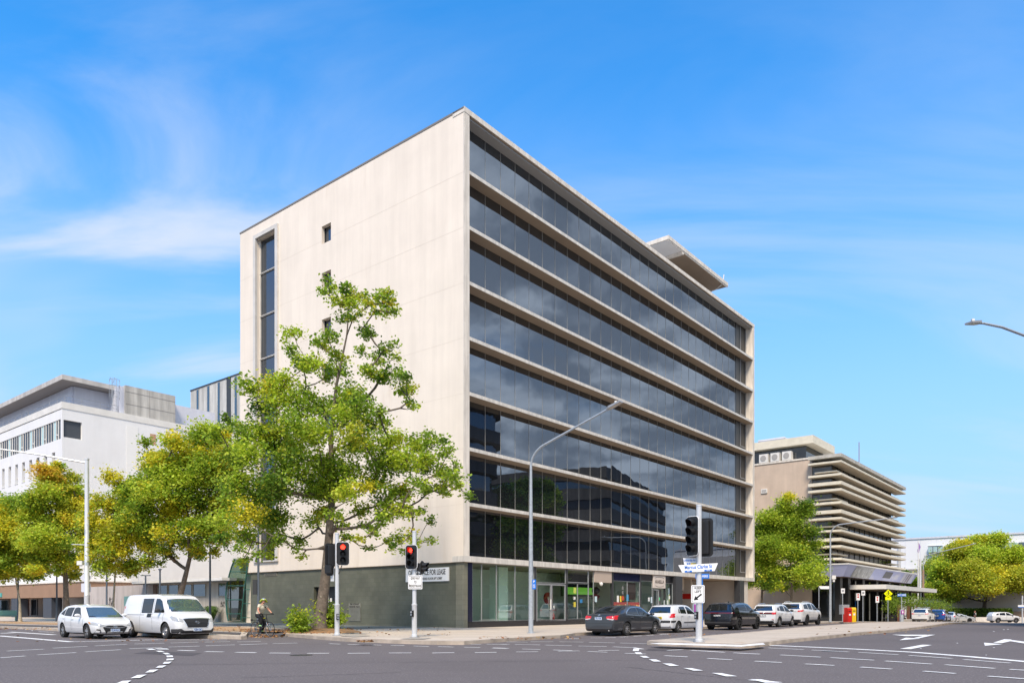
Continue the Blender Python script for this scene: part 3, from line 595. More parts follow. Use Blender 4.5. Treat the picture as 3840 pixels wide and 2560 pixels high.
for q in ((21.2, 23.1, 3.5), (25.3, 26.7, 3.4)): MB().box(q[0], q[1], SY-.02, SY+.1, q[2], 4.02).build('dark_fascia', bpy.data.materials['near_black'], OB)
MB().box(21.2, 23.1, 1.9, 2.0, .2, 2.2).build('dark_counter', M['black'], OB)
ar = MB().box(23.15, 25.25, SY-.1, SY-.02, 2.95, 4.0).build('shop_sign', mat('sign_beige', (.62, .56, .51), .6), OB)
text('ARABELLA', .40, mat('sign_brown', (.10, .08, .07), .6), ar, (24.2, SY-.105, 3.47), (R(90), 0, 0), sx=.85)
for sgn in (1, -1):
    pts = [(24.2+.75*math.sin(a), SY-.108, 3.47+sgn*(.28+.13*math.cos(a))) for a in [(-1.5+3.0*i/16) for i in range(17)]]
    MB().tube(pts, .010, 5).build('sign_scroll', bpy.data.materials['sign_brown'], ar)
ad_ = shop_pane(23.2, 24.2, .3, 2.85, name='shop_door', t=.09)
MB().box(24.25, 25.25, SY+.3, SY+.4, .2, 2.85).build('inner_panel', mat('mid_grey', (.13, .13, .13), .6), OB)
MB().box(23.1, 23.18, SY-.08, SY+.1, .2, 2.95).box(25.25, 25.33, SY-.08, SY+.1, .2, 4.02).build('door_jamb', M['dark'], OB)
shop_pane(25.33, 26.7, .55, 3.4, t=.02)
mat('charcoal_column', (.035, .037, .042), .4)
for q in ((26.75, 28.0), (40.7, 41.8)): MB().box(q[0], q[1], SY-.3, SY+.3, 0, 4.03).build('dark_column', bpy.data.materials['charcoal_column'], OB)
# recessed entrance bay with cream walls and a red band
bay = MB(); bay.box(28.0, 41.8, 4.6, 4.7, 0, 4.02).box(34.6, 34.75, 2.2, 4.6, 0, 4.02).box(41.8, 43.5, SY, 4.7, 0, 4.02)
bay.build('bay_wall', mat('bay_cream', (.58, .54, .49), .8, var=.08, vscale=1), OB)
MB().box(28.0, 41.8, 4.57, 4.6, 2.15, 2.65).box(34.57, 34.6, 2.2, 4.57, 2.15, 2.65).build('red_band', M['red'], OB)
MB().box(28.0, 31.4, 1.35, 1.5, 2.9, 4.02).build('bay_panel', mat('bay_beige', (.45, .40, .34), .7), OB)
MB().box(28.2, 29.9, 1.5, 1.55, .2, 2.9).box(30.0, 31.4, 1.5, 1.55, .2, 2.9).build('bay_window', M['farglass'], OB)
l2 = MB().box(35.1, 39.8, 4.52, 4.56, 3.05, 3.95).build('lease_sign', M['signwhite'], OB)
text('OFFICE SPACE FOR LEASE', .46, M['signblack'], l2, (37.45, 4.515, 3.62), (R(90), 0, 0), sx=.75)
text('DETAILS IN GROUND FLOOR LIFT LOBBY', .18, M['signblack'], l2, (37.45, 4.515, 3.22), (R(90), 0, 0), sx=.9)
# fire hose reel and extinguisher behind the door
ho = MB().lathe([(.42, 0), (.42, .12), (.3, .14)], (AO(8.55, 1.5), 1.6, 2.0), 'y', 24).lathe([(.12, -.02), (.12, 0)], (AO(8.55, 1.5), 1.6, 2.0), 'y', 16, 1).build('hose_reel', [mat('reel_red', (.28, .012, .015), .4), mat('reel_cream', (.6, .5, .4), .5)], OB, smooth=True)
MB().tube([(10.9, 1.55, 1.7), (10.95, 1.55, 1.3), (10.75, 1.55, 1.05), (10.55, 1.55, 1.2)], .025, 6).build('hose', M['black'], ho)
MB().box(10.9, 11.4, 1.78, 1.8, 1.4, 2.4).build('timber_board', mat('board_brown', (.30, .13, .06), .6), OB)
MB().lathe([(.08, 0), (.09, .03), (.09, .45), (.04, .55), (.03, .62)], (11.1, 1.5, .35), 'z', 16).build('extinguisher', M['red'], OB, smooth=True)
# indoor plant in the last shop window
pm = MB(); rp = random.Random(8)
for i in range(60):
    a = rp.uniform(0, 6.28); r = rp.uniform(.05, .42); z = rp.uniform(.9, 1.75); c = Vector((26.3+r*math.cos(a), .6+.4*r*math.sin(a), z)); u = Vector((rp.uniform(-1, 1), rp.uniform(-.3, .3), rp.uniform(.2, 1))).normalized()*.14; v = u.cross(Vector((0, 1, .2))).normalized()*.07
    pm.quad(c-u, c+v, c+u, c-v)
pm.build('indoor_plant', mat('plant_green', (.05, .22, .04), .5), OB, fixn=False)
# ================================================================ other buildings
def FR(px, py, off=0.0):                                  # pixel met with the plane local Y = off
    p = S(px, off, 0); return w2loc(p.x, p.y)[0], H+(HY-py)/F*p.y
def LF(px, py, off=0.0):                                  # pixel met with the plane local X = off
    r = (px-CX)/F; Y = (off+XC*UX+YC*UY)/(UY+r*UX); return w2loc(r*Y, Y)[1], H+(HY-py)/F*Y
M['bluewhite'] = mat('pale_metal_cladding', (0.60, 0.62, 0.70), .6, var=.05, vscale=.5, streak=.06)
M['concpanel'] = mat('stained_concrete_panel', (0.50, 0.49, 0.46), .85, var=.10, vscale=.5, streak=.3, sscale=(.9, .9, .08), grime=((.16, .15, .14), .66, (.7, .7, .10)))
M['taupe'] = mat('taupe_soffit', (0.30, .28, .27), .9)
M['paleglass'] = mirror_glass('pale_green_glass', (.25, .30, .32), .08, dark=(.30, .42, .42))
def holes_x(mb, x, y0, y1, z0, z1, holes, d=.4, m=0):
    wall_with_holes(mb, x, [y0, y1]+[q for h in holes for q in h[:2]], [z0, z1]+[q for h in holes for q in h[2:]], holes, d, m)
def holes_y(mb, y, x0, x1, z0, z1, holes, d=.4, m=0):
    t = MB(); holes_x(t, 0, x0, x1, z0, z1, holes, d)
    mb.add([(v[1], y+v[0], v[2]) for v in t.v], [f[::-1] for f in t.f], m)
# ---- white offices at the left
X0, Y0 = 1.09, 62.1
wb = empty('white_office_building', (XC+X0*UX-Y0*UY, YC+X0*UY+Y0*UX, 0), ANG, 'white rendered office block at far left with slot windows and a flat overhanging rooftop plate', 'building')
ZP = 24.34; LEN = 75
slots = []
for i in range(26):
    y = 2.0+2.31*i
    for k in range(4): slots.append((y, y+.95, 16.55-3.62*k, 18.95-3.62*k))
ribbon = (.42, LEN-1, 20.25, 22.45)
mb = MB(); holes_x(mb, 0, 0, LEN, 3.9, 23.6, slots+[ribbon], .45)
hw = [(.14+.0, 2.08, 20.38, 22.36), (7.15, 8.25, 19.55, 21.06), (7.15, 8.25, 15.95, 17.46), (7.15, 8.25, 12.3, 13.8)]
holes_y(mb, 0, 0, 40, 0, 23.6, hw, .3); mb.add([(40, 0, 0), (40, LEN, 0), (40, LEN, 23.6), (40, 0, 23.6)], [(0, 1, 2, 3)])
mb.build('wall', M['white'], wb, fixn=False)
MB().box(-.06, 40, -.06, .3, 23.6, ZP).box(-.06, .3, .3, LEN, 23.6, ZP).build('parapet', mat('parapet_white', (.70, .69, .66), .8, var=.12, vscale=.8), wb)
MB().box(0, 40, .3, LEN, 23.5, 23.7).build('roof', bpy.data.materials['roof_grey'], wb)
MB().box(7.0, 8.4, -.03, 0.0, 0, 23.0).build('wall_strip', mat('white_strip', (.76, .76, .75), .8), wb)
MB().box(9.85, 10.55, -.012, 0.0, 21.2, 22.5).build('brick_patch', brickmat('orange_brick', (.42, .20, .11), (.50, .30, .17), (.5, .42, .33), 1.0, .5, .13, .01, .8, 'xz'), wb)
g = MB()
for h in slots: g.quad((.33, h[0], h[2]), (.33, h[1], h[2]), (.33, h[1], h[3]), (.33, h[0], h[3]))
slotg = []
for i, h in enumerate(slots[:60]):
    w = MB().quad((.33, h[0], h[2]), (.33, h[1], h[2]), (.33, h[1], h[3]), (.33, h[0], h[3])).box(.24, .33, h[0], h[1], (h[2]+.7), h[2]+.76, 1).box(.24, .33, h[0], h[0]+.05, h[2], h[3], 1).box(-.05, .1, h[0]-.05, h[1]+.05, h[2]-.06, h[2]-.005, 1).build('slot_window', [M['farglass'], M['offwhite']], wb, fixn=False)
y = ribbon[0]; rr = random.Random(4); i = 0
while y < 48:
    wdt = .72; kind = ('dark', 'open', 'pale', 'dark', 'dark')[i % 5] if i else 'dark'
    mt = {'dark': M['darkglass'], 'open': M['farglass'], 'pale': M['paleglass']}[kind]
    w = MB().quad((.10, y+.03, ribbon[2]+.02), (.10, y+wdt-.03, ribbon[2]+.02), (.10, y+wdt-.03, ribbon[3]-.02), (.10, y+.03, ribbon[3]-.02)).box(.04, .12, y-.03, y+.03, ribbon[2], ribbon[3], 1)
    if kind == 'open': w.box(.02, .12, y+.03, y+.09, ribbon[2], ribbon[3], 1).box(.02, .12, y+wdt-.09, y+wdt-.03, ribbon[2], ribbon[3], 1).box(.02, .12, y+.09, y+wdt-.09, ribbon[2]+.5, ribbon[2]+.6, 1)
    w.build('ribbon_window', [mt, M['offwhite']], wb, fixn=False); y += wdt; i += 1
bl = mat('dark_blind', (.055, .065, .08), .6)
for h, mt in ((hw[0], bl), (hw[1], M['farglass']), (hw[2], M['farglass']), (hw[3], M['farglass'])):
    w = MB().quad((h[0], .2, h[2]), (h[1], .2, h[2]), (h[1], .2, h[3]), (h[0], .2, h[3])).build('window', mt, wb, fixn=False)
    q = MB().box(h[0], h[0]+.06, .12, .2, h[2], h[3]).box(h[1]-.06, h[1], .12, .2, h[2], h[3]).box(h[0], h[1], .12, .2, h[2]-.0, h[2]+.06)
    if mt is not bl: q.box(h[0], h[1], .12, .2, (h[2]+h[3])/2-.03, (h[2]+h[3])/2+.03)
    q.build('frame', M['offwhite'], w)
# rooftop storey
MB().box(3.3, 7.6, 3.3, 3.5, 23.6, 27.2).box(2.3, 2.5, 3.5, 70, 23.6, 27.2).box(2.5, 3.3, 3.3, 3.5, 23.6, 27.2).build('rooftop_storey', M['bluewhite'], wb)
pl = MB().prism([(.6, 1.6, 27.3), (8.0, 1.6, 27.3), (8.0, 3.4, 27.3), (8, 70, 27.3), (.6, 70, 27.3)], (0, 0, .55)); pl.build('roof_plate', mat('plate_grey', (.50, .48, .46), .8, var=.15, vscale=.8, streak=.15), wb)
MB().box(.65, 7.9, 1.65, 69, 27.26, 27.295).build('plate_soffit', M['taupe'], wb)
sb = MB(); sb.box(6.9, 13.0, .02, 6, 23.9, 27.75).build('stair_block', M['concpanel'], wb)
MB().box(12.99, 13.0, -.002, .02, 24.0, 27.7).box(6.9, 13, -.005, .02, 25.55, 25.58).box(6.9, 13, -.005, .02, 27.0, 27.03).box(9.78, 9.81, -.005, .02, 23.9, 27.7).build('block_joint', M['taupe'], wb)
MB().box(6.35, 6.9, .3, 5, 23.9, 27.6).box(13.0, 19, 1.2, 8, 23.7, 27.0).build('plant_screen', M['bluewhite'], wb)
ld = MB(); lx = 5.55
for x in (lx, lx+.45): ld.tube([(x, .35, 24), (x, .35, 28.3), (x, .8, 28.5), (x, 1.2, 28.0)], .03, 6)
for i in range(15): ld.tube([(lx, .35, 24.2+.3*i), (lx+.45, .35, 24.2+.3*i)], .015, 5)
for zc_ in (26.0, 26.7, 27.4, 28.1): ld.tube([(lx+.22+.55*math.cos(a), .35-.75*math.sin(a), zc_) for a in [math.pi*j/8 for j in range(9)]], .022, 5)
for a in [math.pi*j/6 for j in range(7)]: ld.tube([(lx+.22+.55*math.cos(a), .35-.75*math.sin(a), 26.0), (lx+.22+.55*math.cos(a), .35-.75*math.sin(a), 28.1)], .018, 5)
ld.build('caged_ladder', M['galv'], wb)
ra = MB()
for zz in (24.85, 25.25): ra.tube([(.5, 60, zz), (.5, .6, zz), (6.2, .6, zz)], .025, 5)
for i in range(26): ra.tube([(.5, .6+2.2*i, 24.3), (.5, .6+2.2*i, 25.25)], .025, 5)
for i in range(3): ra.tube([(2.3+2*i, .6, 24.3), (2.3+2*i, .6, 25.25)], .025, 5)
ra.build('roof_railing', M['greyframe'], wb)
# shopfront arcade at its foot
M['brownfascia'] = mat('brown_fascia', (.30, .185, .12), .8, var=.12, vscale=.7)
ac = empty('shop_arcade', loc2w(.3, 53.6), ANG, 'low brown-fasciaed shop arcade with dark columns at the far left pavement', 'building')
MB().box(-.1, 8, 0, 62, 2.42, 4.0).build('fascia', M['brownfascia'], ac)
MB().box(-.2, 8, -.1, 62.2, 4.0, 4.12).build('coping', M['stone_edge'], ac)
cy = 0
for a, b in ((-.0, .25), (9.2, 11.6), (19.4, 21.6), (29, 31), (39, 41), (49, 51)):
    MB().box(-.05, 1.0, a, b, 0, 2.42).build('column', mat('slate_column', (.045, .055, .075), .6) if a == 0 else bpy.data.materials['slate_column'], ac)
MB().box(3.0, 3.2, 0, 62, .1, 2.42).build('back_wall', mat('beige_wall', (.35, .30, .27), .8), ac)
for a, b, mt in ((.5, 2.5, 'darkglass'), (3.1, 5.0, 'darkglass'), (5.6, 8.2, 'farglass'), (12, 13.6, 'darkglass'), (14, 16.2, 'darkglass'), (16.6, 18.4, 'farglass'), (22, 24, 'darkglass'), (26, 28, 'darkglass'), (32, 36, 'farglass'), (42, 47, 'darkglass')):
    w = MB().box(2.90, 2.98, a, b, .35, 2.3).build('shopfront', M[mt], ac); MB().box(2.86, 2.9, a, a+.08, .2, 2.35).box(2.86, 2.9, b-.08, b, .2, 2.35).box(2.86, 2.9, a+.08, b-.08, 2.29, 2.35).build('frame', M['greyframe'], w)
MB().box(2.8, 2.86, 5.6, 8.0, 1.25, 1.6).build('blue_strip', mat('shop_blue', (.015, .05, .13), .5), ac)
MB().box(2.8, 2.86, 5.6, 8.0, .2, 1.25).build('white_panel', M['bluewhite'], ac)
MB().box(2.75, 2.82, 25.0, 25.9, .3, 2.3).build('red_banner', M['red'], ac)
MB().box(-.18, -.1, 24.6, 26.4, 2.6, 3.1).box(-.2, -.18, 24.7, 26.3, 2.65, 3.05).build('teal_sign', mat('sign_teal', (.08, .35, .33), .5), ac)
# ---- grey panelled tower behind
gt = empty('grey_tower', loc2w(27.96, 50), ANG, 'pale grey panelled tower with dark vertical slots, seen just left of the office block', 'building')
MB().box(0, 30, 0, 34.5, 0, 35.4).build('wall', M['concpanel'], gt)
MB().box(-.1, 30, -.05, 34.5, 35.4, 35.55).build('roof_edge', M['dark'], gt)
for y0_, y1_, z0_, z1_, mt in ((32.0, 32.6, 31.2, 35.2, 'farglass'), (28.8, 29.4, 29.2, 35.2, 'farglass'), (25.8, 26.4, 29.0, 35.2, 'farglass'), (22.7, 23.9, 20, 35.38, 'dark'), (21.1, 21.7, 28.2, 35.2, 'farglass'), (18, 18.6, 27, 35.2, 'farglass'), (15, 15.6, 27, 35.2, 'farglass'), (26.9, 27.5, 24.5, 28.9, 'farglass'), (30.5, 31.1, 24.5, 29.0, 'farglass'), (24.6, 25.2, 24.5, 28.4, 'farglass'), (12, 12.6, 22, 35.2, 'farglass')):
    MB().box(-.03, .1, y0_, y1_, z0_, z1_).build('window_slot', M[mt], gt)
# ---- low beige annex between, with white eaves
lo = empty('annex_building', loc2w(.35, 24.9), ANG, 'low beige annex with thin white eaves and high windows behind the white van', 'building')
M['annex'] = mat('annex_beige', (.46, .42, .37), .85, var=.08, vscale=.8, streak=.12)
M['pinkwall'] = mat('pinkish_render', (.52, .46, .43), .85, var=.06, vscale=.8, streak=.1)
MB().box(0, 12, 1.6, 13.5, .1, 3.45).build('wall', M['annex'], lo)
MB().box(-1.1, 13, .6, 16.2, 3.5, 3.72).build('eaves', M['offwhite'], lo)
MB().box(-1.05, 13, .65, 16.1, 3.44, 3.495).build('eaves_soffit', M['taupe'], lo)
MB().box(-.1, .5, 13.5, 14.2, .1, 3.44).build('brick_pier', brickmat('brown_brick', (.13, .07, .05), (.17, .10, .07), (.2, .17, .15), 1, .23, .08, .008, .8, 'yz'), lo)
MB().box(0, 12, 14.2, 29.0, .1, 3.44).build('render_wall', M['pinkwall'], lo)
for a, b in ((1.8, 3.0), (5.0, 7.1), (7.3, 9.4), (9.6, 11.4), (11.6, 13.3)):
    w = MB().box(-.03, .0, a, b, 2.3, 3.3).build('high_window', M['farglass'], lo); MB().box(-.06, -.03, a, a+.07, 2.25, 3.35).box(-.06, -.03, b-.07, b, 2.25, 3.35).box(-.06, -.03, a+.07, b-.07, 2.22, 2.29).build('frame', mat('annex_frame', (.33, .31, .27), .6) if a == 1.8 else bpy.data.materials['annex_frame'], w)
for a, b in ((7.3, 8.3), (8.4, 9.3), (9.6, 10.5), (10.6, 11.4)): MB().box(-.02, 0, a, b, 1.0, 2.2).build('cream_panel', mat('panel_cream', (.62, .56, .42), .7) if a == 7.3 else bpy.data.materials['panel_cream'], lo)
st_ = MB()
for i in range(26):
    if not 13.4 < 1.9+i*1.05 < 14.3: st_.box(-.008, 0, 1.9+i*1.05, 1.93+i*1.05, .1, 2.2)
st_.build('wall_seam', M['taupe'], lo)
w = MB().box(-.03, 0, 19.0, 20.2, 1.5, 2.4).build('small_window', mat('teal_pane', (.12, .28, .27), .3), lo)
gr = MB(); rp = random.Random(11)
for cy_, cz, s_g, n in ((2.35, 1.6, .30, 70), (23.0, 1.9, .55, 90)):
    ph_ = [rp.uniform(0, 6) for i in range(4)]
    gr.tube([Vector((-.012, cy_+s_g*(1.1-2.2*t/n)+s_g*.28*math.sin(.55*t+ph_[0])+s_g*.1*math.sin(1.3*t+ph_[1]), cz+s_g*.62*math.sin(.42*t+ph_[2])+s_g*.22*math.cos(1.1*t+ph_[3]))) for t in range(n)], .014, 4)
gr.build('graffiti', M['signblack'], lo)
# green-framed curved glass screen at the end of the tiled wall
gs = empty('glass_screen', loc2w(.2, 22.9), ANG, 'curved green-framed glass screen between the annex and the tiled wall', 'glass screen')
gm = mat('green_steel', (.02, .10, .075), .4)
def arc(pl): return [Vector((-.3, y_-22.9, z_)) for y_, z_ in [LF(px, py, -.1) for px, py in pl]]
def fine(pl): return [(pl[i][0]+(pl[i+1][0]-pl[i][0])*t/2, pl[i][1]+(pl[i+1][1]-pl[i][1])*t/2) for i in range(len(pl)-1) for t in (0, 1)]+[pl[-1]]
A1 = arc(fine([(856, 2326), (851, 2300), (848, 2265), (847, 2230), (850, 2195), (858, 2160), (868, 2125), (880, 2095)])); A2 = arc(fine([(903, 2326), (906, 2300), (910, 2265), (914, 2230), (918, 2195), (923, 2160), (927, 2125), (931, 2095)]))
fm = MB().tube(A1, .06, 8); fm.tube(A2, .05, 8)
for i in (2, 5, 8, 11): fm.tube([A1[i], A2[i]], .035, 6); fm.tube([A2[i]+Vector((0, 0, -.3)), Vector((-.1, -.05, A2[i].z-.3))], .03, 6)
fm.build('frame', gm, gs)
gp = MB()
for i in range(14): gp.quad(A1[i], A2[i], A2[i+1], A1[i+1]); 
gp.build('glass', clear_glass('green_glass', (.22, .34, .29), .07), gs, fixn=False)
MB().box(1.5, 1.6, -.5, 4, .1, 3.4).build('inner_wall', mat('inner_dark', (.10, .12, .10), .8), gs)
MB().box(1.3, 1.5, 1.5, 2.1, .1, 3.4).build('inner_brick', bpy.data.materials['brown_brick'], gs)
# ---- brutalist office block to the right, shelves of sun blades
BX, BY_ = 63.43, -3.55
br = empty('banded_office_building', loc2w(BX, BY_, 0), ANG, 'beige concrete office block ringed by rows of long pale sun blades above a cafe', 'building')
M['sand'] = mat('stained_sandstone', (.56, .45, .36), .85, var=.14, vscale=.4, streak=.06, grime=((.10, .08, .07), .63, (.45, .45, .05)))
M['blade'] = mat('pale_blade', (.72, .67, .55), .7, var=.08, vscale=1.5, streak=.08, sscale=(1, 1, 3))
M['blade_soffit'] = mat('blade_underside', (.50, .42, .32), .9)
BLn = 34.3
MB().box(1.2, 30, 3.85, 12.5, -1, 19.95).build('stone_wall', M['sand'], br)
MB().box(1.1, 30, 3.8, 12.5, 19.95, 20.15).build('wall_coping', M['stone_edge'], br)
MB().box(1.25, 31.5, 1.5, 3.8, -1, 19.5).build('glass_core', mirror_glass('block_glass', (.16, .17, .18), .05, wave=.1, dark=(.012, .012, .012)), br)
mu = MB()
for i in range(13): mu.box(1.3+i*2.5, 1.36+i*2.5, 1.44, 1.5, 6.8, 19.4)
mu.build('mullion', M['dark'], br)
def blade(z0_, z1_, x0_=0, x1_=BLn, y1_=3.95, ins=0.0):
    b_ = MB().prism([(ins, ins, z0_), (x1_, ins, z0_), (x1_, 1.6, z0_), (1.2, 1.6, z0_), (1.2, y1_, z0_), (ins, y1_, z0_)], (0, 0, z1_-z0_)).build('sun_blade', M['blade'], br)
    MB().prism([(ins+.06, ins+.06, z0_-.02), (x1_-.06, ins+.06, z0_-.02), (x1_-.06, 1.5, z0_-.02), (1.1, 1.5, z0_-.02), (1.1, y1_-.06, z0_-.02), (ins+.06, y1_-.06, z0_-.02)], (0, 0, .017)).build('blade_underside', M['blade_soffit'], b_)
MB().box(0, BLn+.2, 0, 3.95, 19.62, 20.02).build('roof_slab', mat('weathered_slab', (.50, .48, .43), .8, var=.25, vscale=1.2, grime=((.12, .11, .10), .6, (1.2, 1.2, 3))), br)
for a, b in ((18.94, 19.16), (17.37, 17.63), (16.27, 16.66), (15.5, 15.78), (13.93, 14.21), (12.79, 13.2), (12.04, 12.3), (10.53, 10.77), (9.4, 9.77), (8.62, 8.88), (7.12, 7.35)): blade(a, b)
for zz in (18.05, 14.65, 11.28, 7.88):
    blade(zz-.09, zz+.07, 0, 5.5, 3.4, .75)
    MB().box(28.5, 32.8, .7, 1.6, zz-.09, zz+.07).build('short_blade', M['blade'], br)
# penthouse with plate, louvres and units
MB().box(2.2, 9.3, 4.9, 12.5, 20.15, 21.9).build('penthouse_wall', mirror_glass('penthouse_glass', (.15, .16, .17), .05), br)
MB().box(1.2, 10.2, 3.7, 12.6, 21.95, 22.95).build('penthouse_plate', M['blade'], br)
lv = MB(); lv.box(6, 14, 9.0, 12.6, 22.9, 24.3)
for i in range(5): lv.box(5.93, 14.1, 8.93, 12.6, 23.1+.25*i, 23.2+.25*i)
lv.build('louvre_box', M['bluewhite'], br)
for y_ in (5.9+3.85-.3, 4.6+3.35, 3.0+3.45):
    u = MB().box(1.15, 2.0, y_, y_+1.15, 20.2, 21.3).build('air_conditioner', M['offwhite'], br)
    MB().lathe([(.38, 0), (.38, .03)], (1.11, y_+.6, 20.75), 'x', 20).build('fan_grille', mat('grille_grey', (.35, .34, .33), .6) if y_ > 9 else bpy.data.materials['grille_grey'], u)
MB().box(1.05, 1.2, 9.5, 10.3, 16.2, 16.75).build('wall_vent', M['offwhite'], br)
vl = MB()
for i in range(3): vl.box(1.03, 1.06, 9.6, 10.2, 16.32+.13*i, 16.37+.13*i)
vl.build('vent_slat', M['taupe'], br)
MB().tube([(15.5, 2, 20), (15.5, 2, 24.2)], .05, 6).build('mast', mat('rusty_mast', (.25, .14, .11), .7), br)
# awning with sky-blue panels, folded fascia
aw = MB(); wx0, wx1 = -2.4, 35.0
M['awnblue'] = mat('awning_lilac', (.42, .45, .68), .55, grime=((.66, .66, .74), .56, (.12, .12, .5)))
top = [(wx0, -1.5, 6.38), (wx1, -1.5, 6.38)]; bot = [(wx0+.6, -.7, 5.0), (wx1-.6, -.7, 5.0)]
aw.quad(bot[0], bot[1], top[1], top[0]); aw.quad((wx0+.6, 9, 5.0), bot[0], top[0], (wx0, 9, 6.38)); aw.quad(bot[1], (wx1-.6, 9, 5), (wx1, 9, 6.38), top[1])
aw.build('awning_fascia', M['awnblue'], br, fixn=False)
MB().box(wx0-.05, wx1+.05, -1.55, 9, 6.38, 6.52).build('awning_cap', M['offwhite'], br)
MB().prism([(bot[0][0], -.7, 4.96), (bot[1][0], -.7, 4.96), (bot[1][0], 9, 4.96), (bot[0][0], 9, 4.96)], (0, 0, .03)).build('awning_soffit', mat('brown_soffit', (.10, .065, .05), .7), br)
def onfascia(x_a, x_b, t0, t1, mt, nm):                   # panel lying on the sloping awning face
    q = lambda x, t: (x, -.7-.8*t-.03, 5.0+1.38*t)
    MB().quad(q(x_a, t0), q(x_b, t0), q(x_b+.1, t1), q(x_a+.1, t1)).build(nm, mt, br, fixn=False)
onfascia(1.0, 9.5, .02, .98, mat('awning_worn', (.50, .50, .49), .7, var=.3, vscale=1.5, streak=.3, sscale=(3, 3, .3)), 'worn_panel')
onfascia(15.6, 19.8, .25, .85, mat('mesh_grey', (.15, .15, .16), .7), 'mesh_panel')
onfascia(26.5, 33.5, .02, .98, mat('awning_pale', (.60, .60, .68), .6), 'pale_panel')
for a in (28.0, 29.3, 30.6): onfascia(a, a+.7, .05, .9, mat('print_brown', (.22, .16, .15), .6), 'printed_mark')
# ground floor: dark glass, black columns, lower white canopy
MB().box(2.2, 31.5, 1.0, 3.8, -1, 5.0).build('lobby_glass', mirror_glass('lobby_glass', (.20, .21, .20), .04, wave=.15, dark=(.015, .016, .014)), br)
for x_ in (.2, 2.9, 9.5, 16.5, 23.5, 30): MB().box(x_, x_+1.0, .0 if x_ > 1 else .2, .8, -1, 4.96).build('black_column', M['black'], br)
MB().prism([(3.5, -4.2, 3.55), (34.8, -4.2, 3.55), (34.8, .0, 3.55), (3.5, .0, 3.55)], (0, 0, .55)).build('lower_canopy', M['offwhite'], br)
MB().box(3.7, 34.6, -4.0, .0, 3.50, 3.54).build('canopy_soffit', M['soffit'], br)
for x_ in (12, 20, 28): MB().box(x_, x_+.25, -3.6, -3.35, -1, 3.5).build('canopy_post', M['black'], br)
# ---- hazy white complex at the far right
hz = empty('white_mall_building', loc2w(148.3, 0, -1.5), ANG, 'long white flat-roofed complex with pale green windows in the far right background', 'building')
MB().box(0, 40, -60, 10.4, 11, 17.4).box(.0, 40, 10.4, 14, 6, 16.5).build('upper_wall', mat('far_white', (.74, .75, .78), .8, var=.04, vscale=.1), hz)
MB().box(-.2, 40, -60, 10.5, 17.4, 17.75).build('roof_edge', M['bluewhite'], hz)
MB().box(.6, 40, -60, 16, 4.5, 14.0).build('lower_wall', mat('far_beige', (.56, .52, .49), .85, var=.05, vscale=.1), hz)
MB().box(-.6, 2, -60, 0, 10.3, 15.6).build('side_wall', mat('far_beige2', (.60, .565, .54), .85, var=.05, vscale=.1), hz)
MB().box(-2, 30, -60, 30, 0, 9.4).build('podium', mat('far_cream', (.66, .62, .58), .85), hz)
w = MB().box(-.8, 0, -.24, 2.46, 14.4, 15.65).build('far_window', M['paleglass'], hz); MB().box(-.85, -.8, -.3, 2.52, 14.3, 14.42).box(-.85, -.8, -.3, 2.52, 15.62, 15.75).box(-.85, -.8, .6, .7, 14.4, 15.6).box(-.85, -.8, 1.5, 1.6, 14.4, 15.6).build('frame', M['dark'], w)
for a, b, mt in ((-9.0, -11.4, 'paleglass'), (-11.6, -13.4, 'paleglass'), (-13.6, -16, 'farglass'), (-6.4, -8.8, 'paleglass')):
    MB().box(-.8, -.6, b, a, 14.35, 15.7).build('far_window', M[mt], hz)
MB().box(.3, .6, 1.9, 8, 11.6, 12.2).box(.2, .6, 1.9, 2.7, 12.2, 13.4).build('long_window', M['farglass'], hz)
for i in range(6): MB().box(-.03, .0, -8+i*3, -7.96+i*3, 11, 17.3).build('cladding_seam', M['bluewhite'], hz)
# ---- buildings across the street, behind the camera (seen only in the glass)
def bld(name, label, pts, h, floors_, wallm, winm, band=.55, rz=0):
    o = empty(name, (0, 0, 0), 0, label, 'building'); c = sum((Vector(p) for p in pts), Vector())/len(pts)
    ins = [Vector(p)+(c-Vector(p)).normalized()*.8 for p in pts]
    MB().prism([(p.x, p.y, 0) for p in ins], (0, 0, h-.5)).build('glazing', winm, o)
    for k in range(floors_+1):
        z = h-(h-4)/floors_*k; MB().prism([(p[0], p[1], z-(h-4)/floors_*band) for p in pts], (0, 0, (h-4)/floors_*band)).build('spandrel', wallm, o)
    return o
M['darkconc'] = mat('dark_board_concrete', (.10, .095, .09), .85, var=.2, vscale=1.5, streak=.25)
p = [(78.4, -36.7), (124, -50), (130, -90), (95, -100), (70, -62)]
bld('concrete_building', 'grey concrete office block across the street mirrored in the glass front', [loc2w(*q) for q in p], 25.5, 6, M['darkconc'], M['darkglass'])
th = [math.pi/2*i/6 for i in range(7)]
p = [(24, -29), (36, -29)]+[(38+4*math.sin(a), -33+4*math.cos(a)) for a in th]+[(42, -60), (20, -60)]
bld('round_cornered_building', 'dark brutalist block with rounded balconies across the street, mirrored near the corner', [loc2w(*q) for q in p], 27, 6, M['darkconc'], M['darkglass'], .42)
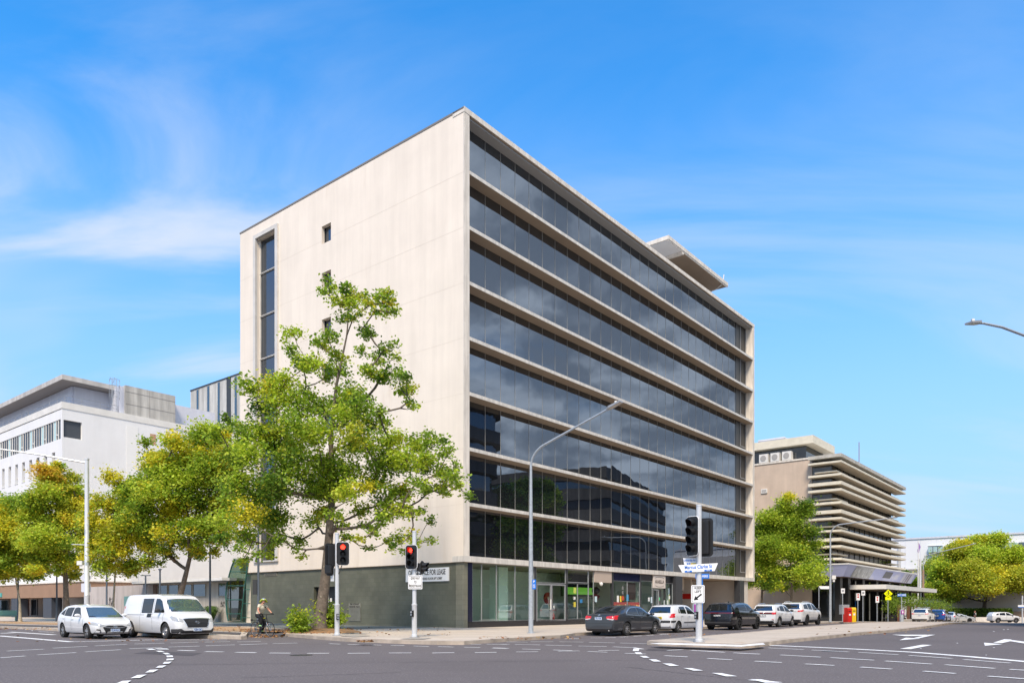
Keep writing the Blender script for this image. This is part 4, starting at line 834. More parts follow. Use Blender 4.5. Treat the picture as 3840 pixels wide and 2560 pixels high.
# ================================================================ vehicles
def paint(name, col, metal=0.0, rough=0.25): return mat(name, col, rough, metal=metal, coat=1.0, spec=.5)
M['carglass'] = mirror_glass('car_glass', (.12, .13, .145), .0, dark=(.012, .014, .015))
M['screen'] = mirror_glass('windscreen_glass', (.20, .25, .27), .0, dark=(.05, .07, .075))
M['chrome'] = mat('chrome', (.75, .75, .76), .15, metal=1)
M['silver_rim'] = mat('alloy_rim', (.50, .50, .51), .3, metal=.8)
M['dark_rim'] = mat('dark_rim', (.02, .02, .022), .3, metal=.5)
M['taillight'] = mat('tail_lamp_red', (.55, .015, .02), .15, coat=1, emit=((.5, .01, .01), .10))
M['amber'] = mat('amber_lens', (.75, .28, .03), .2, coat=1)
M['headlamp'] = mat('headlamp_lens', (.42, .43, .44), .12, metal=.15, coat=.6)
M['clearlens'] = mat('clear_lens', (.65, .66, .68), .1, coat=1)
M['cladding'] = mat('grey_cladding', (.035, .035, .037), .6)
M['plateblue'] = mat('plate_pale', (.62, .72, .84), .5)
M['plateyel'] = mat('plate_yellow', (.85, .62, .03), .5)
M['plateink'] = mat('plate_ink', (.02, .06, .25), .5)
M['platenavy'] = mat('plate_black', (.01, .01, .01), .5)
def interp(pts, x):
    return float(np.interp(x, [p[0] for p in pts], [p[1] for p in pts]))
def smoothed(pts, x, w=.06): return sum(interp(pts, x+d*w) for d in (-1.5, -.75, 0, .75, 1.5))/5
def hermite(pts):                                         # monotone-ish smooth curve through the points
    xs = np.array([p[0] for p in pts]); zs = np.array([p[1] for p in pts]); return lambda x: float(np.interp(x, xs, zs))
def wheel(parent, x, y, r, w, side, rimm, spokes=5, hub=None):
    e = empty('wheel', (x, y, r), 0, parent=parent)
    t = MB(); t.lathe([(r*.60, -w/2), (r*.72, -w/2-.004), (r*.93, -w/2), (r, -w/2+.03), (r, w/2-.03), (r*.93, w/2), (r*.72, w/2+.004), (r*.60, w/2)], (0, 0, 0), 'y', 40, caps=False)
    t.build('tyre', M['rubber'], e, smooth=True)
    m = MB(); ys = side*(w/2); o = side
    m.lathe([(r*.70, ys+o*.006), (r*.70, ys-o*.02), (r*.655, ys-o*.035), (r*.655, ys+o*.004)], (0, 0, 0), 'y', 40, caps=False)
    m.lathe([(r*.66, ys-o*.075), (r*.05, ys-o*.06)], (0, 0, 0), 'y', 24, 1)
    m.lathe([(r*.16, ys-o*.03), (r*.15, ys-o*.005), (r*.08, ys+o*.002)], (0, 0, 0), 'y', 16)
    for k in range(spokes):
        a = 2*math.pi*(k+.25)/spokes
        for da in ((-.11, .11) if spokes <= 5 else (0,)):
            a0, a1 = a+da*.6, a+da*1.9; ws = r*(.05 if spokes <= 5 else .055)
            p0 = Vector((r*.12*math.cos(a0), 0, r*.12*math.sin(a0))); p1 = Vector((r*.68*math.cos(a1), 0, r*.68*math.sin(a1))); d = (p1-p0).normalized(); nrm = Vector((-d.z, 0, d.x))*ws
            m.add([p0-nrm+Vector((0, ys-o*.012, 0)), p1-nrm*1.25+Vector((0, ys-o*.012, 0)), p1+nrm*1.25+Vector((0, ys-o*.012, 0)), p0+nrm+Vector((0, ys-o*.012, 0)),
                   p0-nrm+Vector((0, ys-o*.06, 0)), p1-nrm*1.25+Vector((0, ys-o*.05, 0)), p1+nrm*1.25+Vector((0, ys-o*.05, 0)), p0+nrm+Vector((0, ys-o*.06, 0))],
                  [(0, 1, 2, 3), (0, 4, 5, 1), (1, 5, 6, 2), (2, 6, 7, 3), (3, 7, 4, 0)])
    if spokes == 0:                                        # pressed steel wheel: dish with holes
        m.lathe([(r*.66, ys-o*.03), (r*.50, ys-o*.05), (r*.42, ys-o*.02), (r*.2, ys-o*.035), (r*.05, ys-o*.03)], (0, 0, 0), 'y', 32)
        for k in range(14):
            a = 2*math.pi*k/14; m.lathe([(r*.045, ys-o*.018), (r*.045, ys-o*.05)], (r*.50*math.cos(a), 0, r*.50*math.sin(a)), 'y', 8, 1)
    m.build('rim', [rimm, M['black']], e, smooth=True)
    return e
def make_car(name, sp, loc, heading, label, cat, group=None):
    """sp: L W top bot belt plan(hw) axle positions, wheel radius, features. local +x forward."""
    L_, W_ = sp['L'], sp['W']; hw = W_/2
    root = empty(name, loc, heading, label, cat, group)
    top, belt, plan = sp['top'], sp['belt'], sp['plan']; bot = sp.get('bot', [(-9, .22), (9, .22)])
    key = sorted(set([round(p[0], 3) for p in top+plan])); xs = set(key)
    x = -L_/2
    while x < L_/2: xs.add(round(x, 3)); x += .06
    xs = sorted(q for q in xs if -L_/2 <= q <= L_/2)
    out_ = [xs[0]]
    for q in xs[1:]:
        if q-out_[-1] > .012: out_.append(q)
    xs = out_; tum = sp.get('tumble', .36); crown = sp.get('crown', .035)
    vs = []; rows = 14
    for x in xs:
        edge = min(x+L_/2, L_/2-x)
        t = smoothed(top, x, .035) if edge > .05 else interp(top, x); b = interp(bot, x)+max(0, .12-edge)*1.0; p = interp(plan, x)*hw; bz = interp(belt, x); bz = min(bz, t-.03); g = max(0, t-bz-.03)
        hr = p*.955-tum*g; k = min(1, g/.3)
        mid = b+.45*(bz-b)
        sec = [(0, b), (p*.80, b), (p*.93, b+.03), (p*.975, b+.10), (p*.992, b+.20*(bz-b)/.5 if bz-b > .3 else b+.12), (p, mid), (p*.998, bz-.16*(bz-b)), (p*.985, bz-.05), (p*.955, bz+.012),
               (p*.955-tum*g*.5, bz+g*.5+.012), (hr-.01*k, bz+g-.07*k+.012), (hr-.06-.03*(1-k), t-.012), (hr*.72, t+crown*.55), (0, t+crown)]
        vs += [(x, y, z) for y, z in sec]+[(x, -y, z) for y, z in sec[1:-1][::-1]]
    n = rows*2-2; k = len(xs)
    fs = [(i*n+j, i*n+(j+1) % n, (i+1)*n+(j+1) % n, (i+1)*n+j) for i in range(k-1) for j in range(n)]+[tuple(range(n))[::-1], tuple((k-1)*n+j for j in range(n))]
    bm = bmesh.new(); bv = [bm.verts.new(v) for v in vs]
    for f in fs: bm.faces.new([bv[i] for i in f])
    bmesh.ops.remove_doubles(bm, verts=bm.verts, dist=.0005); bmesh.ops.recalc_face_normals(bm, faces=bm.faces)
    me = bpy.data.meshes.new('body'); bm.to_mesh(me); bm.free()
    body = bpy.data.objects.new('body', me); COL.objects.link(body)
    me.materials.append(sp['paint'])
    R_, ax = sp['wr'], sp['ax']; arch = R_+sp.get('gap', .05)
    cut = MB()
    for a in ax: cut.lathe([(arch, -hw*1.3), (arch, hw*1.3)], (a, 0, R_+.01), 'y', 40)
    for a in ax: cut.box(a-arch, a+arch, -hw*1.3, hw*1.3, -.2, R_)
    # two cutters, one per axle, so that the boolean stays clean
    cutters = []
    for a in ax:
        c = MB(); N_ = 28; prof = [(a+arch*math.cos(t), R_+.01+arch*math.sin(t)) for t in [math.pi*i/N_ for i in range(N_+1)]]+[(a-arch, -.3), (a+arch, -.3)]
        c.prism([(q[0], -hw*1.3, q[1]) for q in prof], (0, hw*2.6, 0)); co = c.build('cutter', M['black']); cutters.append(co)
        md = body.modifiers.new('b', 'BOOLEAN'); md.operation = 'DIFFERENCE'; md.solver = 'EXACT'; md.object = co; md.material_mode = 'TRANSFER'
    dg = bpy.context.evaluated_depsgraph_get(); me2 = bpy.data.meshes.new_from_object(body.evaluated_get(dg)); body.modifiers.clear(); body.data = me2
    for c in cutters: bpy.data.objects.remove(c)
    me2.name = 'body'; me2.polygons.foreach_set('use_smooth', [True]*len(me2.polygons)); me2.set_sharp_from_angle(angle=R(30))
    bmx = bmesh.new(); bmx.from_mesh(me2); bv_ = BVHTree.FromBMesh(bmx); bmx.free()
    body.parent = root; body.name = 'body'
    def resample(pl, n):
        pl = [Vector((p[0], p[1])) for p in pl]; d = [0]
        for i in range(1, len(pl)): d.append(d[-1]+(pl[i]-pl[i-1]).length)
        o = []
        for i in range(n+1):
            t = d[-1]*i/n; j = 0
            while j < len(d)-2 and t > d[j+1]: j += 1
            u = (t-d[j])/max(1e-9, d[j+1]-d[j]); o.append(pl[j]+(pl[j+1]-pl[j])*u)
        return o
    def patch(nm, mt, view, lo, hi, off=.005, parent=root, n=22, m=6, side=0):
        """view 'side': polylines in (x,z); 'front'/'rear': in (y,z)"""
        a = resample(lo, n); b = resample(hi, n); mbp = MB(); pts = {}
        for i in range(n+1):
            for j in range(m+1):
                q = a[i]+(b[i]-a[i])*j/m
                if view == 'side': o = Vector((q.x, side*3, q.y)); d = Vector((0, -side, 0))
                elif view == 'front': o = Vector((L_/2+2, q.x, q.y)); d = Vector((-1, 0, 0))
                elif view == 'top': o = Vector((q.x, q.y, 4)); d = Vector((0, 0, -1))
                else: o = Vector((-L_/2-2, q.x, q.y)); d = Vector((1, 0, 0))
                h = bv_.ray_cast(o, d)
                if h[0] is not None and (h[0]-o).length < (3.0 if view != 'side' else 3.2)+L_*.6: pts[i, j] = h[0]-d*off
        idx = {}
        for kk, v in pts.items(): idx[kk] = len(mbp.v); mbp.v.append(tuple(v))
        for i in range(n):
            for j in range(m):
                qd = [(i, j), (i+1, j), (i+1, j+1), (i, j+1)]
                if all(q in idx for q in qd):
                    co = [pts[q] for q in qd]
                    if max((co[u]-co[(u+1) % 4]).length for u in range(4)) < .45: mbp.f.append(tuple(idx[q] for q in qd)); mbp.m.append(0)
        if not mbp.f: return None
        return mbp.build(nm, mt, parent, smooth=True, fixn=False)
    E_ = dict(patch=patch, root=root, bvh=bv_, hw=hw, L=L_)
    for i, a in enumerate(ax):
        tw = sp.get('tw', .21)
        pw = interp(plan, a)*hw
        for s in (1, -1): wheel(root, a, s*(pw-tw/2-.012), R_, tw, s, sp['rim'], sp.get('spokes', 5))
    # under-tray closing the arches
    MB().box(-L_/2+.35, L_/2-.35, -hw*.55, hw*.55, .17, .24).build('underbody', M['black'], root)
    for s in (1, -1):
        for w_ in sp['windows']:
            o = patch('side_trim', M['black'], 'side', w_[0], w_[1], .003, side=s)
            shr = lambda lo, hi, c: None
            lo, hi = w_[0], w_[1]; cx_ = sum(p[0] for p in lo+hi)/len(lo+hi); cz_ = sum(p[1] for p in lo+hi)/len(lo+hi); wd = max(p[0] for p in lo+hi)-min(p[0] for p in lo+hi); ht = max(p[1] for p in lo+hi)-min(p[1] for p in lo+hi)
            f = lambda p: (cx_+(p[0]-cx_)*(1-.05/wd), cz_+(p[1]-cz_)*(1-.05/ht))
            patch('side_window', w_[2] if len(w_) > 2 else M['carglass'], 'side', [f(p) for p in lo], [f(p) for p in hi], .008, side=s)
        for x_, z0_, z1_ in sp.get('seams', []): patch('door_seam', M['black'], 'side', [(x_-.007, z0_), (x_+.007, z0_)], [(x_-.007, z1_), (x_+.007, z1_)], .003, side=s, n=2, m=14)
        for x_, z_ in sp.get('handles', []):
            h = bv_.ray_cast(Vector((x_, s*3, z_)), Vector((0, -s, 0)))
            if h[0]: MB().box(x_-.10, x_+.10, h[0].y, h[0].y+s*.03, z_-.015, z_+.015).build('door_handle', sp.get('handle_mat', sp['paint']), root, bevel=.006)
        mx_, mz_ = sp['mirror']; h = bv_.ray_cast(Vector((mx_, s*3, mz_-.04)), Vector((0, -s, 0)))
        y_ = h[0].y if h[0] else s*hw*.9
        mi = MB().ellipsoid((mx_, y_+s*.15, mz_+.03), (.075, .13, .075)).box(mx_-.03, mx_+.03, min(y_-s*.03, y_+s*.08), max(y_-s*.03, y_+s*.08), mz_-.03, mz_+.0).build('wing_mirror', sp.get('mirror_mat', sp['paint']), root, smooth=True)
        if sp.get('arches'):
            for a in ax:
                th_ = [R(-8)+R(196)*i/26 for i in range(27)]
                patch('arch_trim', sp['arches'], 'side', [(a+(arch+.0)*math.cos(t), R_+.01+arch*math.sin(t)) for t in th_], [(a+(arch+.055)*math.cos(t), R_+.01+(arch+.055)*math.sin(t)) for t in th_], .010, side=s, n=40, m=2)
        if sp.get('sill'):
            z0_, z1_ = sp['sill']; x0_, x1_ = ax[0]+arch+.03, ax[1]-arch-.03
            if ax[0] > ax[1]: x0_, x1_ = ax[1]+arch+.03, ax[0]-arch-.03
            patch('sill_trim', sp.get('sillm', M['cladding']), 'side', [(x0_, z0_), (x1_, z0_)], [(x0_, z1_), (x1_, z1_)], .008, side=s)
    def fr(view, nm, mt, lo, hi, off=.006, n=20, m=5): return patch(nm, mt, view, lo, hi, off, n=n, m=m)
    def pair(view, nm, mt, lo, hi, off=.008, n=12, m=5):
        a = patch(nm, mt, view, lo, hi, off, n=n, m=m); b = patch(nm, mt, view, [(-p[0], p[1]) for p in lo], [(-p[0], p[1]) for p in hi], off, n=n, m=m); return a, b
    def sides(nm, mt, lo, hi, off=.008, n=12, m=4):
        for s in (1, -1): patch(nm, mt, 'side', lo, hi, off, side=s, n=n, m=m)
    def plate(view, z, txt, pm, ink, w=.38, h_=.12, y=0.0):
        o = Vector((L_/2+2 if view == 'front' else -L_/2-2, y, z)); d = Vector((-1 if view == 'front' else 1, 0, 0)); h = bv_.ray_cast(o, d); x_ = h[0].x-d.x*.03
        pp = MB().box(x_-.008, x_+.008, y-w/2, y+w/2, z-h_/2, z+h_/2).build('number_plate', pm, root)
        text(txt, .125, ink, pp, (x_-d.x*.011, y, z), (R(90), 0, R(90) if view == 'front' else R(-90)), sx=.72)
    def badge(view, z, y=0, r=(.075, .04), kind='H', mt=None):
        o = Vector((L_/2+2 if view == 'front' else -L_/2-2, y, z)); d = Vector((-1 if view == 'front' else 1, 0, 0)); h = bv_.ray_cast(o, d); x_ = h[0].x-d.x*.035
        b_ = MB(); b_.tube([(x_, y+r[0]*math.cos(t), z+r[1]*math.sin(t)) for t in [2*math.pi*i/20 for i in range(21)]], .007, 5)
        if kind == 'H': b_.tube([(x_, y-.045, z-.028), (x_, y-.025, z+.03)], .007, 5).tube([(x_, y+.03, z-.03), (x_, y+.045, z+.028)], .007, 5).tube([(x_, y-.035, z-.005), (x_, y, z+.008), (x_, y+.035, z+.003)], .006, 5)
        b_.build('emblem', mt or M['chrome'], root)
    if sp.get('rails'):
        x0_, x1_ = sp['rails']
        for s in (1, -1):
            pts = []
            for i in range(9):
                x_ = x0_+(x1_-x0_)*i/8; h = bv_.ray_cast(Vector((x_, s*(hw*.66), 4)), Vector((0, 0, -1))); pts.append(Vector((x_, s*hw*.66, h[0].z+(.05 if 0 < i < 8 else .0))))
            MB().tube(pts, .017, 6).build('roof_rail', sp.get('railm', M['chrome']), root)
    sp['extra'](dict(fr=fr, pair=pair, sides=sides, plate=plate, badge=badge, patch=patch, root=root, bvh=bv_))
    return root
# ---- white hatchback wagon facing right
WHITE = paint('white_car_paint', (.68, .69, .70)); GREY = paint('graphite_paint', (.055, .06, .068), .5, .3); BLACK = paint('black_car_paint', (.006, .006, .007), 0, .2)
PEARL = paint('pearl_car_paint', (.63, .63, .625)); SILVER = paint('silver_car_paint', (.52, .54, .56), .4, .3); BLUE = paint('blue_car_paint', (.012, .07, .30), .3, .25)
def ex_hatch(k):
    fr, pair, sides = k['fr'], k['pair'], k['sides']
    fr('front', 'windscreen_trim', M['black'], [(-.72, .93), (.72, .93)], [(-.56, 1.36), (.56, 1.36)], .003)
    fr('front', 'windscreen', M['screen'], [(-.70, .95), (-.4, .93), (.4, .93), (.70, .95)], [(-.55, 1.34), (-.3, 1.365), (.3, 1.365), (.55, 1.34)], .008)
    fr('front', 'grille', M['black'], [(-.36, .24), (-.2, .20), (.2, .20), (.36, .24)], [(-.50, .50), (-.3, .57), (.3, .57), (.50, .50)], .010)
    fr('front', 'grille_bar', M['chrome'], [(-.42, .495), (-.2, .475), (.2, .475), (.42, .495)], [(-.42, .515), (-.2, .495), (.2, .495), (.42, .515)], .02)
    fr('front', 'grille_surround', M['chrome'], [(-.50, .50), (-.3, .572), (.3, .572), (.50, .50)], [(-.51, .515), (-.3, .59), (.3, .59), (.51, .515)], .012)
    for a, b in (((.48, .60), (.82, .60)),):
        pair('front', 'headlight', M['headlamp'], [(.46, .585), (.62, .56), (.80, .60)], [(.50, .62), (.66, .70), (.86, .75)], .010)
    sides('headlight', M['headlamp'], [(1.62, .62), (1.95, .62)], [(1.45, .77), (1.80, .70)], .010)
    sides('indicator', M['amber'], [(1.60, .66), (1.74, .655)], [(1.50, .755), (1.66, .725)], .014)
    pair('front', 'fog_lamp_surround', M['black'], [(.56, .27), (.76, .25)], [(.60, .42), (.72, .43)], .010)
    pair('front', 'fog_lamp', M['clearlens'], [(.60, .29), (.75, .27)], [(.62, .36), (.73, .38)], .016)
    k['plate']('front', .375, 'YLW·01C', M['plateblue'], M['plateink']); k['badge']('front', .535)
    sides('tail_light', M['taillight'], [(-2.2, .80), (-1.95, .82)], [(-2.15, .95), (-1.93, .90)], .008)
    pair('rear', 'tail_light', M['taillight'], [(.55, .80), (.78, .80)], [(.55, .95), (.78, .96)])
    fr('rear', 'rear_window', M['carglass'], [(-.6, 1.0), (.6, 1.0)], [(-.5, 1.33), (.5, 1.33)])
hatch = dict(L=4.36, W=1.78, top=[(-2.18, .62), (-2.14, .90), (-2.0, 1.06), (-1.78, 1.27), (-1.52, 1.39), (-1.0, 1.455), (-.5, 1.475), (.1, 1.45), (.45, 1.38), (1.15, .98), (1.24, .945), (1.7, .85), (2.0, .72), (2.15, .60), (2.225, .50)],
    belt=[(-2.2, .93), (-1.6, .985), (-.2, .93), (1.0, .90), (1.6, .80), (2.2, .58)], plan=[(-2.225, .78), (-2.15, .88), (-1.9, .95), (-1.3, .99), (0, 1.0), (1.2, .985), (1.7, .94), (2.0, .84), (2.15, .72), (2.225, .60)],
    ax=(-1.33, 1.32), wr=.318, paint=WHITE, rim=M['silver_rim'], spokes=5, mirror=(.72, .98), seams=[(-.28, .35, .92), (.98, .50, .88), (-1.0, .62, .93)], handles=[(-.12, .84), (-1.15, .87)],
    windows=[([(-.22, .955), (.70, .93)], [(-.30, 1.34), (-.05, 1.365), (.22, 1.34), (.70, .99)]), ([(-1.15, .99), (-.34, .96)], [(-1.15, 1.33), (-.80, 1.36), (-.38, 1.355)]), ([(-1.66, 1.06), (-1.2, 1.005)], [(-1.58, 1.13), (-1.42, 1.22), (-1.22, 1.30)])], extra=ex_hatch)
def yaw_to(a, b): return math.atan2(b.y-a.y, b.x-a.x)
pf = G(326, 2394); pr = G(220, 2386)
hyaw = math.atan2(-UY*0-.60, .80)
def place(frontwheel, yaw, spec, side=1):                 # world point under the named front wheel -> car origin
    a = max(spec['ax']); y = side*spec['W']/2*.93
    return Vector((frontwheel.x-math.cos(yaw)*a+math.sin(yaw)*y, frontwheel.y-math.sin(yaw)*a-math.cos(yaw)*y, 0))
yw = R(-40)
make_car('hatchback', hatch, place(pf, yw, hatch, -1), yw, 'white hatchback with oval badge and amber corner lamps stopped beside the white van', 'car')
# ---- white van
def ex_van(k):
    fr, pair, sides = k['fr'], k['pair'], k['sides']
    fr('front', 'windscreen_trim', M['black'], [(-.86, 1.18), (.86, 1.18)], [(-.70, 1.74), (.70, 1.74)], .003)
    fr('front', 'windscreen', M['screen'], [(-.83, 1.21), (-.4, 1.18), (.4, 1.18), (.83, 1.21)], [(-.69, 1.70), (-.3, 1.73), (.3, 1.73), (.69, 1.70)], .008)
    fr('front', 'grille', M['black'], [(-.42, .50), (.42, .50)], [(-.58, .86), (-.3, .88), (.3, .88), (.58, .86)], .012)
    for z in (.56, .62, .68, .74, .80): fr('front', 'grille_bar', M['cladding'], [(-.46, z), (.46, z)], [(-.47, z+.018), (.47, z+.018)], .022, m=1)
    fr('front', 'grille_chrome', M['chrome'], [(-.60, .865), (-.3, .885), (.3, .885), (.60, .865)], [(-.60, .885), (-.3, .905), (.3, .905), (.60, .885)], .016)
    pair('front', 'grille_chrome', M['chrome'], [(.42, .49), (.59, .86)], [(.45, .48), (.62, .86)], .016)
    fr('front', 'grille_chrome', M['chrome'], [(-.43, .485), (.43, .485)], [(-.43, .503), (.43, .503)], .016, m=1)
    fr('front', 'bumper', M['cladding'], [(-.80, .25), (-.5, .245), (.5, .245), (.80, .25)], [(-.80, .44), (-.7, .46), (-.62, .37), (.62, .37), (.7, .46), (.80, .44)], .014)
    sides('bumper', M['cladding'], [(2.03, .26), (2.52, .26)], [(2.06, .43), (2.52, .44)], .012)
    pair('front', 'headlight', M['headlamp'], [(.60, .73), (.90, .78)], [(.62, .87), (.92, .98)], .012)
    sides('headlight', M['headlamp'], [(2.10, .86), (2.45, .74)], [(2.00, 1.0), (2.38, .92)], .012)
    k['plate']('front', .40, 'YZH·13C', M['plateblue'], M['plateink']); k['badge']('front', .72, r=(.10, .055))
    sides('panel_recess', M['cladding'], [(-2.3, 1.02), (-.3, 1.02)], [(-2.3, 1.04), (-.3, 1.04)], .004, m=1)
    sides('handle_plate', M['black'], [(-.02, .93), (.36, .93)], [(-.02, 1.09), (.36, 1.09)], .012)
    pair('rear', 'tail_light', M['taillight'], [(.78, .9), (.90, .9)], [(.72, 1.4), (.84, 1.4)])
van = dict(L=5.15, W=1.92, top=[(-2.575, .60), (-2.55, 1.10), (-2.47, 1.60), (-2.38, 1.85), (-2.1, 1.92), (-.5, 1.93), (.6, 1.925), (1.0, 1.86), (1.25, 1.72), (1.72, 1.28), (1.85, 1.19), (2.2, 1.06), (2.42, .93), (2.54, .70), (2.575, .55)],
    belt=[(-2.6, 1.06), (1.0, 1.06), (1.6, 1.04), (2.2, .92), (2.55, .65)], plan=[(-2.575, .90), (-2.45, .96), (-2.0, 1.0), (1.2, 1.0), (1.9, .98), (2.3, .92), (2.5, .82), (2.575, .74)], tumble=.17, crown=.02,
    ax=(-1.62, 1.58), wr=.345, tw=.22, paint=WHITE, rim=M['silver_rim'], spokes=0, mirror=(1.15, 1.20), mirror_mat=M['cladding'], seams=[(.45, .38, 1.75), (-.70, .38, 1.75), (1.42, .75, 1.10)], handles=[], gap=.06,
    windows=[([(-.62, 1.11), (.36, 1.11)], [(-.62, 1.75), (.36, 1.75)]), ([(.56, 1.12), (1.42, 1.13)], [(.56, 1.74), (.86, 1.74), (1.10, 1.64), (1.46, 1.17)])], extra=ex_van)
yv = R(-39)
make_car('van', van, place(G(622, 2394), yv, van, -1), yv, 'white delivery van with dark grille and steel wheels beside the hatchback', 'van')
# ---- cars parked along the kerb, seen from behind on the right-hand street
def ex_sedan(k):
    fr, pair, sides = k['fr'], k['pair'], k['sides']
    fr('rear', 'rear_window', M['carglass'], [(-.60, 1.07), (.60, 1.07)], [(-.50, 1.37), (.50, 1.37)], .006)
    pair('rear', 'tail_light', M['taillight'], [(.42, .84), (.60, .76), (.86, .78)], [(.42, .93), (.60, .95), (.88, .97)], .008)
    pair('rear', 'reversing_lamp', M['clearlens'], [(.46, .80), (.78, .76)], [(.46, .835), (.80, .80)], .014)
    sides('tail_light', M['taillight'], [(-2.42, .79), (-2.25, .83)], [(-2.42, .97), (-2.05, .98)], .010)
    k['plate']('rear', .83, 'YFU·04A', M['plateblue'], M['plateink']); k['badge']('rear', .985, r=(.05, .045), kind='H')
    sides('window_chrome', M['chrome'], [(-1.32, 1.02), (-.2, .945), (.95, .925)], [(-1.32, 1.035), (-.2, .96), (.95, .94)], .012, m=1)
    sides('window_chrome', M['chrome'], [(-1.36, 1.03), (-1.25, 1.15), (-.8, 1.325), (-.2, 1.36), (.3, 1.30), (.98, .95)], [(-1.40, 1.04), (-1.28, 1.17), (-.8, 1.345), (-.2, 1.38), (.31, 1.32), (1.02, .955)], .012, m=1, n=30)
    fr('rear', 'bumper_seam', M['black'], [(-.80, .60), (.80, .60)], [(-.80, .612), (.80, .612)], .004, m=1)
    sides('sill_line', M['black'], [(-.8, .30), (1.0, .30)], [(-.8, .315), (1.0, .315)], .004, m=1)
    MB().tube([(-2.44, -.55, .27), (-2.3, -.55, .27)], .035, 10).build('exhaust', M['chrome'], k['root'])
sedan = dict(L=4.93, W=1.85, top=[(-2.465, .55), (-2.45, .90), (-2.38, .99), (-2.1, 1.04), (-1.82, 1.08), (-1.10, 1.36), (-.7, 1.43), (-.1, 1.45), (.35, 1.40), (1.15, 1.0), (1.3, .95), (1.9, .88), (2.25, .76), (2.42, .6), (2.465, .48)],
    belt=[(-2.45, .93), (-1.8, 1.0), (-1.2, .985), (.9, .915), (1.6, .87), (2.2, .70), (2.46, .5)], plan=[(-2.465, .80), (-2.38, .88), (-2.1, .95), (-1.4, 1.0), (0, 1.0), (1.3, .99), (1.9, .95), (2.25, .84), (2.4, .72), (2.465, .62)], tumble=.42, crown=.02,
    ax=(-1.36, 1.44), wr=.325, paint=GREY, rim=M['silver_rim'], spokes=9, mirror=(.88, 1.0), seams=[(-.14, .33, .93), (-1.02, .50, .97), (1.05, .45, .90)], handles=[(.02, .85), (-.92, .88)], handle_mat=M['chrome'], gap=.045,
    windows=[([(-1.28, 1.05), (-.25, .97)], [(-1.20, 1.16), (-.8, 1.31), (-.28, 1.335)]), ([(-.12, .965), (.88, .94)], [(-.18, 1.335), (.0, 1.34), (.30, 1.275), (.92, .965)])], extra=ex_sedan)
def parked(rearwheel_px, spec, name, label, cat='car', side=-1, off=None):
    w = G(*rearwheel_px) if rearwheel_px[0] < 3300 else S(rearwheel_px[0], -11.9); yaw = ANG; a = min(spec['ax']); y = side*spec['W']/2*.93
    c = Vector((w.x-math.cos(yaw)*a+math.sin(yaw)*y, w.y-math.sin(yaw)*a-math.cos(yaw)*y, 0)); c.z = gz(c.x, c.y)
    o = make_car(name, spec, c, yaw, label, cat, 'cars parked along the kerb')
    if c.y > 70: o.rotation_euler = (0, R(.75), yaw)
    return o
parked((2349, 2382.5), sedan, 'sedan', 'dark grey sedan with chrome window trim, last in the kerbside row nearest the camera')
def ex_getz(k):
    fr, pair, sides = k['fr'], k['pair'], k['sides']
    fr('rear', 'rear_window', M['carglass'], [(-.64, 1.06), (.64, 1.06)], [(-.55, 1.39), (.55, 1.39)], .006)
    pair('rear', 'tail_light', M['taillight'], [(.62, .80), (.80, .82)], [(.70, 1.03), (.78, 1.03)], .010)
    sides('tail_light', M['taillight'], [(-1.90, .80), (-1.60, .84)], [(-1.90, 1.02), (-1.66, 1.02)], .010)
    fr('rear', 'bumper_strip', M['cladding'], [(-.80, .54), (.80, .54)], [(-.80, .66), (.80, .66)], .010); sides('bumper_strip', M['cladding'], [(-1.9, .54), (-1.6, .56)], [(-1.9, .66), (-1.5, .66)], .010)
    sides('rub_strip', M['cladding'], [(-.65, .52), (.95, .52)], [(-.65, .57), (.95, .57)], .012, m=1)
    k['plate']('rear', .80, 'CS·19ZR', M['plateyel'], M['platenavy'], y=.0)
getz = dict(L=3.83, W=1.67, top=[(-1.915, .55), (-1.90, .85), (-1.84, 1.02), (-1.70, 1.28), (-1.58, 1.42), (-1.2, 1.475), (-.5, 1.49), (.1, 1.47), (.42, 1.40), (1.0, 1.02), (1.1, .98), (1.55, .88), (1.8, .70), (1.915, .5)],
    belt=[(-1.9, 1.0), (-1.2, .99), (.8, .93), (1.3, .88), (1.8, .6)], plan=[(-1.915, .84), (-1.82, .92), (-1.5, .98), (-.8, 1.0), (1.0, .99), (1.5, .94), (1.75, .82), (1.915, .62)], tumble=.33, crown=.03,
    ax=(-1.22, 1.235), wr=.30, tw=.19, paint=WHITE, rim=M['silver_rim'], spokes=7, mirror=(.72, 1.0), mirror_mat=WHITE, seams=[(-.18, .33, .95), (-.95, .62, .95), (.9, .45, .9)], handles=[(-.02, .88), (-.85, .90)],
    windows=[([(-.95, 1.03), (-.25, 1.01)], [(-.93, 1.37), (-.60, 1.40), (-.28, 1.40)]), ([(-.13, 1.0), (.76, .97)], [(-.15, 1.40), (.05, 1.39), (.28, 1.33), (.80, 1.0)]), ([(-1.16, 1.05), (-1.0, 1.04)], [(-1.08, 1.25), (-1.0, 1.33)])], extra=ex_getz)
parked((2543, 2371), getz, 'small_hatchback', 'small white hatchback with yellow plate, between the dark sedan and the black wagon')
